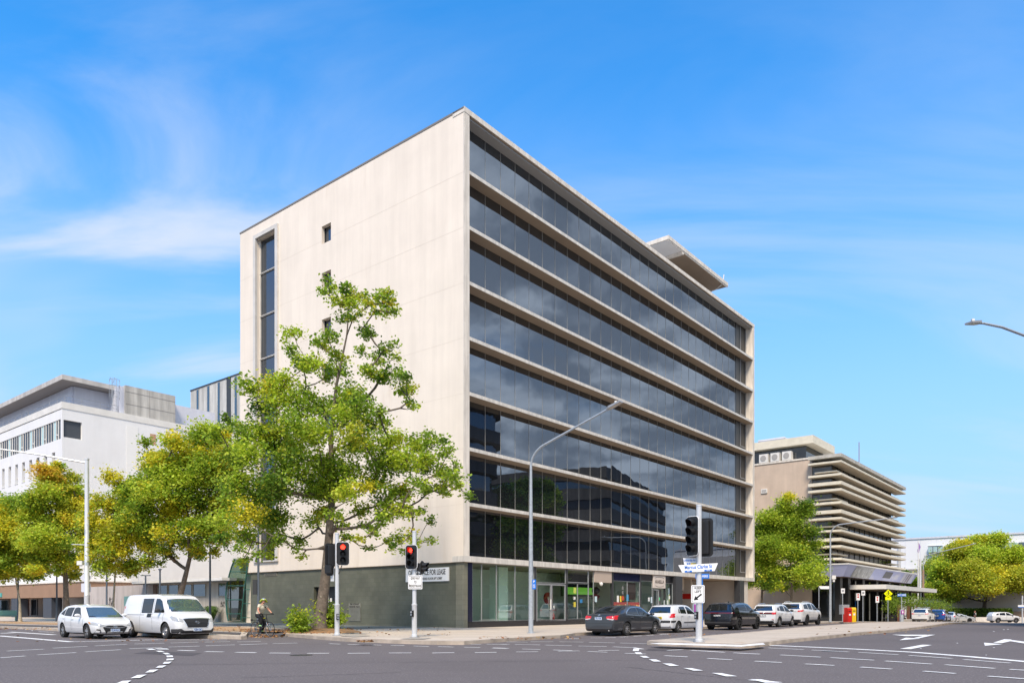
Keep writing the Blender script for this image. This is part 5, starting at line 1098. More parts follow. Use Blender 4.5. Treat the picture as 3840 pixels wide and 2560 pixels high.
def ex_velar(k):
    fr, pair, sides = k['fr'], k['pair'], k['sides']
    fr('rear', 'rear_window', M['carglass'], [(-.66, 1.18), (.66, 1.18)], [(-.56, 1.50), (.56, 1.50)], .006)
    fr('rear', 'light_strip', mat('smoked_lamp', (.10, .01, .012), .1, coat=1), [(-.88, .98), (.88, .98)], [(-.88, 1.06), (.88, 1.06)], .010); sides('tail_light', bpy.data.materials['smoked_lamp'], [(-2.4, .98), (-2.12, 1.0)], [(-2.4, 1.06), (-2.1, 1.05)], .010)
    k['plate']('rear', .86, 'AAYKE94U', mat('plate_dark', (.02, .02, .02), .5), M['signwhite'], w=.46)
    fr('rear', 'rear_diffuser', M['cladding'], [(-.75, .28), (.75, .28)], [(-.85, .50), (.85, .50)], .010)
    MB().prism([(-.9, -.02, 1.63), (-.78, -.02, 1.72), (-.70, -.02, 1.64)], (0, .04, 0)).build('roof_fin', BLACK, k['root'])
velar = dict(L=4.80, W=1.95, top=[(-2.40, .65), (-2.38, 1.02), (-2.30, 1.12), (-2.10, 1.38), (-1.98, 1.53), (-1.5, 1.60), (-.7, 1.64), (.1, 1.62), (.5, 1.55), (1.15, 1.18), (1.3, 1.12), (1.9, 1.05), (2.25, .90), (2.38, .7), (2.40, .55)],
    belt=[(-2.4, 1.10), (-1.4, 1.12), (1.0, 1.06), (1.8, 1.0), (2.3, .75)], plan=[(-2.40, .84), (-2.3, .92), (-2.0, .97), (-1.4, 1.0), (1.3, 1.0), (1.9, .96), (2.2, .86), (2.40, .68)], bot=[(-9, .28), (9, .28)], tumble=.40, crown=.02,
    ax=(-1.42, 1.45), wr=.375, tw=.25, paint=BLACK, rim=M['dark_rim'], spokes=5, mirror=(.85, 1.17), seams=[(-.1, .40, 1.05), (-1.05, .6, 1.07), (1.05, .5, 1.0)], handles=[], gap=.05,
    windows=[([(-1.85, 1.20), (-.2, 1.14)], [(-1.70, 1.36), (-1.3, 1.48), (-.2, 1.52)]), ([(-.08, 1.14), (.88, 1.10)], [(-.1, 1.52), (.1, 1.51), (.42, 1.44), (.92, 1.13)])], extra=ex_velar)
parked((2770, 2361), velar, 'black_wagon', 'glossy black four wheel drive wagon, third in the kerbside row', 'car')
def ex_tcross(k):
    fr, pair, sides = k['fr'], k['pair'], k['sides']
    fr('rear', 'rear_window', M['carglass'], [(-.64, 1.12), (.64, 1.12)], [(-.54, 1.44), (.54, 1.44)], .006)
    fr('rear', 'light_strip', M['black'], [(-.80, .88), (.80, .88)], [(-.80, 1.0), (.80, 1.0)], .008); pair('rear', 'tail_light', M['taillight'], [(.60, .87), (.83, .87)], [(.60, 1.02), (.82, 1.02)], .014); fr('rear', 'light_line', M['taillight'], [(-.6, .965), (.6, .965)], [(-.6, .985), (.6, .985)], .016, m=1)
    sides('tail_light', M['taillight'], [(-2.05, .87), (-1.88, .90)], [(-2.05, 1.02), (-1.86, 1.0)], .010)
    fr('rear', 'bumper_trim', M['cladding'], [(-.82, .26), (.82, .26)], [(-.82, .50), (-.5, .44), (.5, .44), (.82, .50)], .010)
    pair('rear', 'reflector', M['taillight'], [(.6, .53), (.75, .53)], [(.6, .56), (.75, .56)], .014)
    k['plate']('rear', .78, 'AC·CCATE', M['signwhite'], M['platenavy']); k['badge']('rear', .94, r=(.055, .055), kind='O')
tcross = dict(L=4.11, W=1.76, top=[(-2.055, .60), (-2.03, 1.02), (-1.98, 1.12), (-1.86, 1.40), (-1.76, 1.50), (-1.3, 1.545), (-.5, 1.56), (.1, 1.54), (.42, 1.47), (1.0, 1.12), (1.12, 1.06), (1.65, .98), (1.93, .82), (2.055, .55)],
    belt=[(-2.05, 1.05), (-1.3, 1.05), (.9, 1.0), (1.5, .94), (1.95, .7)], plan=[(-2.055, .86), (-1.95, .93), (-1.6, .98), (-.8, 1.0), (1.1, 1.0), (1.6, .95), (1.9, .82), (2.055, .66)], bot=[(-9, .25), (9, .25)], tumble=.33, crown=.02,
    ax=(-1.26, 1.29), wr=.335, tw=.21, paint=WHITE, rim=M['silver_rim'], spokes=5, mirror=(.76, 1.09), mirror_mat=M['cladding'], seams=[(-.15, .4, 1.0), (-.98, .6, 1.0)], handles=[(-.02, .93), (-.88, .95)], rails=(-1.5, .1), sill=(.27, .40), arches=M['cladding'],
    windows=[([(-1.05, 1.10), (-.22, 1.07)], [(-1.0, 1.41), (-.6, 1.45), (-.24, 1.45)]), ([(-.1, 1.07), (.80, 1.04)], [(-.12, 1.45), (.05, 1.45), (.33, 1.38), (.84, 1.07)]), ([(-1.55, 1.13), (-1.15, 1.11)], [(-1.48, 1.28), (-1.15, 1.40)])], extra=ex_tcross)
parked((2922, 2350), tcross, 'compact_wagon', 'small white crossover with dark full-width tail lamp strip, fourth in the kerbside row')
def ex_kluger(k):
    fr, pair, sides = k['fr'], k['pair'], k['sides']
    fr('rear', 'rear_window', M['carglass'], [(-.70, 1.22), (.70, 1.22)], [(-.60, 1.60), (.60, 1.60)], .006)
    pair('rear', 'tail_light', M['taillight'], [(.56, 1.02), (.90, 1.02)], [(.60, 1.13), (.90, 1.15)], .010); sides('tail_light', M['taillight'], [(-2.44, 1.03), (-2.15, 1.08)], [(-2.44, 1.15), (-2.1, 1.14)], .010)
    fr('rear', 'bumper_trim', M['cladding'], [(-.88, .28), (.88, .28)], [(-.88, .46), (.88, .46)], .010); fr('rear', 'tail_chrome', M['chrome'], [(-.5, 1.02), (.5, 1.02)], [(-.5, 1.05), (.5, 1.05)], .010, m=1)
    k['plate']('rear', .90, 'YDB·61K', M['signwhite'], M['plateink'])
kluger = dict(L=4.89, W=1.93, top=[(-2.445, .60), (-2.42, 1.12), (-2.34, 1.24), (-2.20, 1.56), (-2.05, 1.66), (-1.5, 1.72), (-.6, 1.73), (.2, 1.70), (.62, 1.60), (1.25, 1.20), (1.38, 1.14), (1.95, 1.07), (2.3, .92), (2.42, .7), (2.445, .55)],
    belt=[(-2.44, 1.16), (-1.4, 1.15), (1.1, 1.08), (1.8, 1.02), (2.35, .75)], plan=[(-2.445, .86), (-2.3, .93), (-2.0, .98), (-1.2, 1.0), (1.3, 1.0), (1.9, .96), (2.25, .84), (2.445, .66)], bot=[(-9, .27), (9, .27)], tumble=.33, crown=.02,
    ax=(-1.40, 1.39), wr=.375, tw=.24, paint=PEARL, rim=M['dark_rim'], spokes=7, mirror=(.95, 1.20), mirror_mat=M['cladding'], seams=[(-.05, .42, 1.08), (-1.05, .62, 1.1)], handles=[(.1, 1.0), (-.9, 1.02)], rails=(-1.8, .1), railm=PEARL, sill=(.30, .42), arches=M['cladding'],
    windows=[([(-.95, 1.20), (-.12, 1.17)], [(-.95, 1.60), (-.5, 1.62), (-.14, 1.62)]), ([(0, 1.17), (1.0, 1.13)], [(0, 1.62), (.2, 1.60), (.5, 1.52), (1.04, 1.16)]), ([(-1.95, 1.25), (-1.05, 1.21)], [(-1.82, 1.52), (-1.4, 1.58), (-1.05, 1.59)])], extra=ex_kluger)
parked((3025, 2343.5), kluger, 'large_wagon', 'large white family wagon with black wheels, at the far end of the near kerbside row')
def variant(base, **kw): d = dict(base); d.update(kw); return d
def ex_rav(k):
    ex_kluger(k)
    MB().tube([(-.8, .55, 1.86), (.5, .55, 1.86)], .03, 6).tube([(-.8, -.55, 1.86), (.5, -.55, 1.86)], .03, 6).box(-.4, -.32, -.7, .7, 1.82, 1.85).box(.2, .28, -.7, .7, 1.82, 1.85).build('roof_rack', M['galv'], k['root'])
rav = variant(kluger, extra=ex_rav, rim=M['silver_rim'], spokes=5)
parked((3486, 2329.5), rav, 'white_wagon', 'white family wagon with a roof rack, far away beyond the yellow pedestrian sign')
def ex_blue(k):
    ex_kluger(k); bk = MB()
    for x_ in (-2.62, -2.72):
        bk.tube([(x_, .1+.34*math.cos(t)+.15*(x_ < -2.7), .95+.34*math.sin(t)) for t in [2*math.pi*i/18 for i in range(19)]], .022, 5)
    bk.tube([(-2.4, 0, 1.0), (-2.75, 0, 1.0)], .03, 6).build('carried_bicycle', M['black'], k['root'])
bluec = variant(kluger, paint=BLUE, extra=ex_blue, rim=M['dark_rim'])
parked((3548, 2327), bluec, 'blue_wagon', 'blue wagon with a bicycle carried on its back, parked ahead of the roof-racked white wagon')
silverc = variant(getz, paint=SILVER, extra=lambda k: (k['fr']('rear', 'rear_window', M['carglass'], [(-.64, 1.06), (.64, 1.06)], [(-.55, 1.39), (.55, 1.39)], .006), k['pair']('rear', 'tail_light', M['taillight'], [(.62, .80), (.80, .82)], [(.70, 1.03), (.78, 1.03)], .010)))
parked((3584, 2325.5), silverc, 'silver_hatchback', 'silver hatchback ahead of the blue wagon with the bicycle')
def far_car(cpx, spec, yaw, name, label):
    c = P(cpx[0], 0, cpx[1]); c.z = gz(c.x, c.y)+.03; o = make_car(name, spec, c, yaw, label, 'car'); return o
def ex_plain(k):
    k['fr']('front', 'windscreen', M['screen'], [(-.70, .99), (.70, .99)], [(-.56, 1.36), (.56, 1.36)], .008); k['pair']('front', 'headlight', M['headlamp'], [(.5, .60), (.8, .62)], [(.5, .70), (.84, .76)], .010)
    k['sides']('headlight', M['headlamp'], [(2.0, .64), (2.3, .60)], [(1.9, .76), (2.2, .72)], .010)
coupe = variant(sedan, paint=SILVER, extra=ex_plain, rim=M['dark_rim'], top=[(p[0], p[1]*.93) if p[1] > 1 else p for p in sedan['top']], windows=[([(p[0], p[1]*.93+.04) for p in w[0]], [(p[0], p[1]*.93) for p in w[1]]) for w in sedan['windows']])
far_car((3588, 116), coupe, R(-4), 'silver_coupe', 'low silver coupe crossing behind the walking person in dark clothes')
def ex_kona(k):
    ex_plain(k)
    k['sides']('sill_trim', M['cladding'], [(-1.0, .26), (.95, .26)], [(-1.0, .40), (.95, .40)], .010)
kona = variant(tcross, extra=ex_kona, railm=M['black'])
far_car((3764, 112), kona, R(-3), 'white_crossover', 'white crossover with roof rails seen side-on in front of the dark hedge')
# ================================================================ trees
def leafmat(name, tr=.35, rough=.5):
    m = bpy.data.materials.new(name); m.use_nodes = True; t = m.node_tree; t.nodes.clear()
    o = t.nodes.new('ShaderNodeOutputMaterial'); a = t.nodes.new('ShaderNodeAttribute'); a.attribute_name = 'leaf_colour'
    b = t.nodes.new('ShaderNodeBsdfPrincipled'); b.inputs['Roughness'].default_value = rough; b.inputs['Specular IOR Level'].default_value = .35
    tl = t.nodes.new('ShaderNodeBsdfTranslucent'); mx = t.nodes.new('ShaderNodeMixShader'); mx.inputs[0].default_value = tr
    t.links.new(a.outputs['Color'], b.inputs['Base Color']); t.links.new(a.outputs['Color'], tl.inputs[0]); t.links.new(b.outputs[0], mx.inputs[1]); t.links.new(tl.outputs[0], mx.inputs[2]); t.links.new(mx.outputs[0], o.inputs[0])
    return m
M['leaf'] = leafmat('plane_leaf', .5); 
M['bark'] = mat('grey_brown_bark', (.15, .12, .095), .9, var=.45, vscale=6, bump=.6, bscale=12, grime=((.33, .29, .22), .6, (5, 5, 3)))
M['palebark'] = mat('pale_bark', (.42, .37, .28), .85, var=.4, vscale=8, bump=.3, bscale=14)
PAL = {k: tuple(min(.8, c*1.85) for c in v) for k, v in dict(green=(.155, .225, .022), lime=(.27, .33, .03), deep=(.075, .13, .014), yellow=(.40, .36, .025), gold=(.42, .28, .03), rust=(.32, .12, .02), olive=(.26, .27, .022)).items()}
def leaves_mesh(name, pts, cols, size, rs, parent, up=.55, mt='leaf'):
    n = len(pts); nv = rs.normal(size=(n, 3)); nv[:, 2] = np.abs(nv[:, 2])+up; nv /= np.linalg.norm(nv, axis=1)[:, None]
    t = rs.normal(size=(n, 3)); t -= (t*nv).sum(1)[:, None]*nv; t /= np.linalg.norm(t, axis=1)[:, None]; b = np.cross(nv, t)
    s = size*rs.uniform(.65, 1.25, n)[:, None]
    # five-pointed palmate leaf: tip, two side lobes, two base lobes and the stalk notch
    prof = [(-.42, 0, 0), (-.30, .42, .03), (.02, .20, 0), (.12, .50, .05), (.20, .16, 0), (.62, 0, -.04), (.20, -.16, 0), (.12, -.50, .05), (.02, -.20, 0), (-.30, -.42, .03)]
    if n > 60000: prof = [(-.45, 0, 0), (-.05, .42, .05), (.6, 0, -.05), (-.05, -.42, .05)]
    k = len(prof); V = np.empty((n, k, 3))
    for i, (u, v, w) in enumerate(prof): V[:, i] = pts+t*s*u+b*s*v+nv*s*w
    me = bpy.data.meshes.new(name); me.vertices.add(n*k); me.vertices.foreach_set('co', V.reshape(-1)); me.loops.add(n*k); me.loops.foreach_set('vertex_index', np.arange(n*k, dtype=np.int32))
    me.polygons.add(n); me.polygons.foreach_set('loop_start', np.arange(0, n*k, k, dtype=np.int32)); me.polygons.foreach_set('loop_total', np.full(n, k, dtype=np.int32)); me.update(calc_edges=True)
    ca = me.color_attributes.new('leaf_colour', 'FLOAT_COLOR', 'POINT'); C4 = np.ones((n, k, 4), dtype=np.float32); C4[:, :, :3] = cols[:, None, :]; ca.data.foreach_set('color', C4.reshape(-1))
    me.materials.append(M[mt]); o = bpy.data.objects.new(name, me); COL.objects.link(o); o.parent = parent; return o
def tree(name, label, Y, trunk, blobs, seed, leaf=.17, dens=1.0, depth=None, mix=(('green', .4), ('lime', .25), ('deep', .2), ('yellow', .1), ('olive', .05)), bark='bark', r0=.28, base_up=K, group=None, flip=.7, shift=(0, 0), rmin=.012, warm=None, rk=1.13):
    """trunk: pixel points from the ground up (3840 px picture); blobs: (x, y, r) leaf masses in the 2352 px view; both stand at distance Y"""
    rs = np.random.RandomState(seed); q = 1.6327
    T = [P(px, py, Y) for px, py in trunk]; g0 = Vector((T[0].x, T[0].y, gz(T[0].x, T[0].y)+base_up-.05)); T[0] = g0
    root = empty(name, g0, 0, label, 'tree', group)
    Tl = [p-g0 for p in T]
    bx = [P(x*q, y*q, Y)-g0 for x, y, r in blobs]; br_ = [r*rk*q/F*Y for x, y, r in blobs]
    xs = [p.x for p in bx]; cx = (min(xs)+max(xs))/2; hwid = (max(xs)-min(xs))/2+.3; zt = max(p.z for p in bx); D = depth or hwid*.8
    B = []
    for p, r in zip(bx, br_):
        wz = math.sqrt(max(.08, 1-((p.z-zt*.45)/(zt*.62))**2)) if p.z > zt*.45 else 1; m = D*math.sqrt(max(.05, 1-((p.x-cx)/hwid)**2))*wz
        d = rs.uniform(-1, 1)*m; B.append((p+Vector((0, d, 0)), r))
        if rs.rand() < flip: B.append((p+Vector((rs.normal()*r*.4, -d*rs.uniform(.3, 1), rs.normal()*r*.4)), r*.9))
    # skeleton
    nodes = []; par = []; 
    for i in range(len(Tl)-1):
        k = max(2, int((Tl[i+1]-Tl[i]).length/.5))
        for j in range(k): nodes.append(Tl[i]+(Tl[i+1]-Tl[i])*j/k); par.append(len(nodes)-2)
    nodes.append(Tl[-1]); par.append(len(nodes)-2); nt_ = len(nodes); cnt = [0]*nt_; paths = []
    first = max(1, int(nt_*.25)); order = sorted(range(len(B)), key=lambda i: (B[i][0]-Tl[-1]*.5).length)
    for bi in order:
        c, r = B[bi]; best = None
        for i in range(first, len(nodes)):
            nd = nodes[i]; dz = c.z-nd.z; hd = math.hypot(c.x-nd.x, c.y-nd.y); w = (c-nd).length+max(0, .35*hd-dz)*.9+(0 if i < nt_ else .25)
            if best is None or w < best[0]: best = (w, i)
        a = best[1]; A = nodes[a]; Lh = (c-A).length; k = max(2, int(Lh/.45)); prev = a; pth = [a]
        mid = (A+c)/2+Vector((rs.normal()*.08*Lh, rs.normal()*.08*Lh, (-.03+rs.normal()*.05)*Lh+.10*Lh*(math.hypot(c.x-A.x, c.y-A.y)/max(Lh, .01))*-1))
        for j in range(1, k+1):
            t = j/k; pt = A*(1-t)**2+mid*2*t*(1-t)+c*t*t+Vector((rs.normal(), rs.normal(), rs.normal()))*.035*Lh*(.5 if j < k else 0)*min(1, .6/max(.3, Lh)+.3)
            nodes.append(pt); par.append(prev); cnt.append(0); prev = len(nodes)-1; pth.append(prev)
        i = prev
        while i >= 0: cnt[i] += 1; i = par[i] if par[i] != i else -1
        paths.append(pth)
    tot = max(cnt); rad = lambda i: max(rmin, r0*.62*math.sqrt(cnt[i]/tot)*(1.0 if i >= nt_ else 1.0))
    tr = MB(); pr_ = []
    tp = [nodes[i] for i in range(nt_)]; rr_ = [max(r0*(1-.95*(i/nt_)**.62), .02)*(1+.55*math.exp(-i*1.1)) for i in range(nt_)]
    tr.tube(tp, rr_, 14); o = tr.build('trunk', M[bark], root, smooth=True, fixn=False)
    lb = MB()
    for p in paths: lb.tube([nodes[i] for i in p], [min(rad(i), rr_[min(p[0], nt_-1)]*.8 if p[0] < nt_ else 9) for i in p], 7)
    P_ = []; C_ = []; keys = [k for k, w in mix]; ws = np.array([w for k, w in mix]); ws = ws/ws.sum()
    for c, r in B:
        clump = keys[rs.choice(len(keys), p=ws)]
        if warm and rs.rand() < warm[0]: clump = warm[1]
        nt2 = max(5, int(11*dens*(r/.7)**1.3))
        for k in range(nt2):
            d = rs.normal(size=3); d /= np.linalg.norm(d); e = np.array(c)+d*r*rs.uniform(.45, 1.08)*np.array([1, 1, .8]); e[2] -= .0
            lb.tube([c, (Vector(e)+c)/2+Vector((0, 0, .06*r)), Vector(e)], [rmin*.9, rmin*.6, rmin*.3], 4, caps=False)
            nl = int(max(10, 30*dens*(r/.7)**.9*(.17/leaf)**1.6)); tt = rs.uniform(.35, 1.15, nl)[:, None]
            pp = np.array(c)*(1-tt)+e*tt+rs.normal(size=(nl, 3))*np.array([.23, .23, .15])*max(.6, r/.7)*1.05
            P_.append(pp); key = clump if rs.rand() < .72 else keys[rs.choice(len(keys), p=ws)]
            cc = np.array(PAL[key])[None, :]*rs.uniform(.72, 1.30, nl)[:, None]*(1+rs.normal(size=(nl, 3))*.05); C_.append(cc)
    lb.build('limbs', M[bark], root, smooth=True, fixn=False)
    pts = np.concatenate(P_); cols = np.clip(np.concatenate(C_), .004, .9)
    leaves_mesh('crown', pts, cols, leaf, rs, root); return root
main_b = [(745,668,14),(760,655,9),(775,690,18),(800,665,19),(815,700,20),(790,728,18),(822,738,18),(835,668,10),(880,690,22),(898,678,12),(858,712,16),(905,705,10),(700,800,22),(662,800,16),(735,785,18),(760,818,24),(700,840,22),(732,862,26),(790,840,22),(850,800,18),(880,808,20),(908,803,11),(845,765,14),(815,770,16),
 (840,850,20),(880,862,22),(922,862,22),(945,882,14),(942,922,11),(925,900,14),(640,905,30),(600,912,26),(615,945,28),(680,900,30),(720,920,34),(660,950,32),(770,900,30),(815,905,26),(790,950,34),(838,962,32),(880,960,20),
 (560,985,28),(600,1005,36),(650,1010,38),(700,1000,38),(750,1010,38),(800,1020,36),(850,1020,34),(900,1010,30),(950,1012,24),(988,1020,22),(1020,1025,18),(1038,1050,16),(880,1060,34),(930,1060,32),(980,1070,28),(1028,1085,22),(1052,1110,18),(1070,1128,11),(1080,1140,7),
 (545,1050,34),(600,1070,38),(650,1070,38),(700,1070,38),(750,1080,38),(800,1080,38),(850,1100,32),(515,1110,32),(570,1130,38),(620,1130,38),(670,1130,38),(720,1130,32),(770,1130,32),(820,1140,28),(870,1140,26),(920,1130,26),(968,1120,22),(1005,1110,18),(1025,1125,12),
 (540,1180,34),(590,1190,36),(640,1190,32),(690,1180,26),(740,1180,20),(790,1190,20),(880,1180,22),(930,1180,24),(975,1185,16),(900,1222,20),(850,1205,16),(950,1232,14),(985,1238,11),(555,1232,26),(610,1240,22),(660,1230,20),(800,1235,12),(845,1245,10),(915,1262,11),(690,1262,9),(580,1265,14),(870,1232,12),(520,1190,30),(530,1245,22),(560,1290,12),(620,1275,14),(505,1010,18),(515,965,16),(530,1000,18)]
tree('plane_tree', 'tallest plane tree, thick forked trunk with shrubby shoots at its foot, before the tiled wall', 37.5, [(1195, 2350), (1205, 2290), (1222, 2150), (1235, 2000), (1248, 1820), (1240, 1640), (1262, 1440), (1300, 1260), (1310, 1150)], main_b, 3, leaf=.15, dens=1.15, depth=3.0, r0=.35, mix=(('green', .44), ('lime', .26), ('deep', .14), ('yellow', .035), ('olive', .12)))
t2 = [(330,1190,24),(340,1250,18),(500,1040,20),(515,1000,14),(300,1130,18),(440,1270,16),(350,1290,10),(395,1018,16),(425,1028,20),(452,1000,24),(482,1008,24),(368,1048,22),(345,1040,14),(405,1065,28),(338,1075,14),(445,1050,28),(490,1050,26),(375,1095,26),(420,1105,30),(470,1095,30),(345,1110,22),(505,1085,24),(380,1140,28),(430,1150,30),(480,1145,28),(350,1160,22),(395,1190,26),(445,1195,26),(490,1190,24),(360,1215,20),(410,1230,22),(460,1235,20),(500,1230,18),(520,1150,20),(385,1260,14),(470,1265,12)]
tree('plane_tree', 'leaning plane tree with yellow-tipped crown rising right behind the white van', 46, [(660, 2345), (668, 2260), (690, 2180), (712, 2090), (706, 1980), (700, 1860)], t2, 5, leaf=.155, depth=2.6, r0=.30, rk=1.4, flip=1, mix=(('green', .34), ('lime', .24), ('yellow', .2), ('olive', .12), ('gold', .015)), dens=1.35)
t3 = [(215,1230,16),(210,1180,14),(340,1220,16),(270,1310,16),(330,1290,14),(270,1122,20),(300,1108,16),(250,1160,24),(292,1150,26),(330,1135,18),(235,1205,24),(278,1205,28),(318,1190,24),(240,1252,24),(283,1262,26),(325,1245,22),(258,1300,20),(300,1300,16),(226,1290,14),(305,1215,20)]
tree('young_plane_tree', 'slim young plane tree with pale trunk between the hatchback and the van', 47, [(427, 2345), (425, 2260), (430, 2180), (440, 2050), (455, 1900)], t3, 6, leaf=.16, depth=2.2, r0=.10, rk=1.4, flip=1, dens=1.4, bark='palebark', mix=(('green', .3), ('yellow', .25), ('olive', .2), ('lime', .25)))
t4 = [(128,1085,16),(120,1105,20),(135,1120,22),(108,1135,18),(150,1150,22),(85,1150,14),(80,1250,18),(200,1230,14),(100,1300,16),(150,1320,12),(122,1078,12),(132,1066,9),(118,1108,20),(142,1138,22),(100,1150,18),(172,1122,9),(178,1160,14),(90,1192,20),(130,1190,28),(172,1200,20),(92,1222,22),(140,1240,28),(180,1248,20),(110,1268,24),(153,1288,22),(186,1285,12),(128,1310,14)]
tree('street_tree', 'upright tree with orange-tinted pointed crown left of the tall pale lamp post', 62, [(250, 2335), (248, 2240), (244, 2130), (232, 1990), (215, 1800)], t4, 7, leaf=.18, depth=3.0, r0=.32, rk=1.35, flip=1, mix=(('green', .3), ('olive', .25), ('gold', .05), ('yellow', .2), ('lime', .24)), dens=1.5)
t5 = [(50,1320,14),(0,1240,22),(35,1245,22),(85,1165,12),(90,1215,14),(2,1150,18),(30,1170,24),(60,1165,20),(10,1210,28),(55,1220,28),(20,1268,28),(60,1278,24),(35,1312,18),(84,1305,12),(4,1318,20),(80,1190,16),(-30,1180,30),(-30,1240,30),(-25,1300,26),(82,1245,18)]
tree('young_street_tree', 'yellowing tree with a slender white trunk at the left edge beside the bench', 64, [(76, 2335), (74, 2250), (60, 2180), (50, 2060), (40, 1950)], t5, 8, leaf=.18, depth=2.6, r0=.12, rk=1.4, flip=1, dens=1.5, bark='palebark', mix=(('green', .3), ('olive', .25), ('yellow', .25), ('lime', .2)))
r1 = [(1755,1190,22),(1745,1218,18),(1770,1222,24),(1750,1252,24),(1776,1262,28),(1748,1290,24),(1772,1308,26),(1748,1330,20),(1775,1345,16),(1728,1335,12),(1735,1270,18),(1790,1240,20)]
r2 = [(1805,1142,14),(1798,1160,18),(1818,1172,20),(1800,1188,26),(1835,1190,20),(1850,1222,22),(1818,1225,30),(1850,1262,26),(1872,1250,14),(1822,1272,30),(1860,1298,24),(1832,1318,28),(1798,1318,22),(1885,1288,9),(1868,1328,14),(1840,1342,14),(1815,1350,10),(1785,1200,18)]
for nm, lb_, px, bb, sd_ in (('street_tree', 'left of two bright green street trees past the far end of the glass front', 2855, r1, 11), ('street_tree', 'taller right one of two bright green street trees, before the beige stained wall', 2965, r2, 12)):
    tree(nm, lb_, 86, [(px, 2320), (px+2, 2250), (px+4, 2180), (px-6, 2060), (px-14, 1960)], bb, sd_, leaf=.21, depth=3.0, r0=.20, dens=1.5, mix=(('green', .42), ('lime', .40), ('deep', .12), ('yellow', .04)))
big = [(2250,1243,14),(2280,1240,14),(2215,1255,13),(2190,1266,14),(2235,1278,22),(2275,1275,22),(2308,1282,18),(2200,1298,22),(2160,1302,14),(2250,1318,26),(2298,1318,24),(2328,1322,20),(2345,1340,16),(2205,1338,24),(2165,1332,14),(2275,1345,16),(2232,1352,12),(2345,1300,9),(2180,1315,18),(2320,1350,12),(2360,1330,16),(2370,1350,16)]
tree('spreading_tree', 'large spreading yellow-green tree over the dark hedge at far right', 152, [(3690, 2296), (3692, 2262), (3700, 2215), (3712, 2150), (3722, 2080)], big, 14, leaf=.36, depth=9, r0=.52, rk=1.38, flip=1, dens=2.1, base_up=1.3, mix=(('lime', .34), ('olive', .34), ('yellow', .2), ('green', .12)), rmin=.03)
sm = [(2150,1340,14),(2128,1350,12),(2170,1358,14),(2110,1362,12),(2140,1366,12),(2185,1368,12),(2095,1350,9)]
tree('rounded_tree', 'rounder green tree left of the spreading tree, behind the brown lamp post', 152, [(3500, 2300), (3505, 2268), (3512, 2235), (3515, 2200)], sm, 15, leaf=.32, depth=5, r0=.3, dens=2.0, base_up=1.2, mix=(('green', .45), ('lime', .35), ('olive', .2)), rmin=.03)
dk = [(2085,1332,12),(2075,1318,9),(2098,1338,10),(2060,1345,10),(2085,1356,12),(2110,1345,9),(2070,1370,9)]
tree('dark_tree', 'dark green tree seen behind the lilac awning end', 150, [(3405, 2300), (3402, 2260), (3404, 2200)], dk, 16, leaf=.32, depth=4, r0=.3, dens=2.0, base_up=1.2, mix=(('deep', .6), ('green', .4)), rmin=.03)
for i, (px, py, rr0) in enumerate(((3560, 1366, 10), (3610, 1370, 11), (3760, 1368, 11), (3820, 1372, 10))):
    x_ = px/1.6327; tree('background_tree', ['low green tree in the gap left of the walking person', 'green tree behind the parked silver coupe', 'low green tree right of the thick spreading trunk', 'small green tree above the brick wall at the right edge'][i], 165, [(px, 2300), (px, 2270), (px+4, 2245)], [(x_, py, rr0), (x_-12, py+8, rr0*.9), (x_+13, py+7, rr0*.9), (x_+2, py-7, rr0*.8)], 20+i, leaf=.42, depth=5, r0=.3, dens=2.4, base_up=.2, mix=(('green', .5), ('lime', .3), ('deep', .2)), group=None, rmin=.04)
# trees across the street, seen in the glass
def mirror_tree(px, Yv, h, seed, label):
    x = (px-CX)/F*Yv; a, b = w2loc(x, Yv); w = loc2w(a, 1.56-b); rs = random.Random(seed); s = 1000.0
    root_b = []
    for i in range(26):
        t = rs.random(); rad_ = 3.6*math.sin(math.pi*min(1, .15+t*.85)); root_b.append((rs.uniform(-1, 1)*rad_, 3.2+t*(h-4.2), rs.uniform(.9, 1.5)))
    # expressed in the same pixel form at a virtual 40 m so that the tree builder can be reused, then moved
    q = 1.6327; Yq = 40.0; bb = [((CX+u*F/Yq)/q, (HY-(z-H)*F/Yq)/q, r*F/Yq/q) for u, z, r in root_b]
    o = tree('plane_tree', label, Yq, [(CX, HY+(H-.13)*F/Yq), (CX+5, HY-(h*.25-H)*F/Yq), (CX-5, HY-(h*.6-H)*F/Yq), (CX, HY-(h*.85-H)*F/Yq)], bb, seed, leaf=.36, depth=3.4, r0=.3, dens=1.5, mix=(('green', .5), ('deep', .3), ('lime', .2)))
    o.location = (w.x, w.y, .08); return o
for i, (px, Yv, h) in enumerate(((1900, 98, 17), (1960, 104, 19), (2020, 101, 18))):
    mirror_tree(px, Yv, h, 40+i, ['broad tree across the street mirrored beside the rounded balconies', 'second tree across the street mirrored in the glass', 'third tree across the street, tallest in the mirrored row', 'low tree across the street mirrored before the grey block', 'smallest tree across the street mirrored before the grey block'][i])
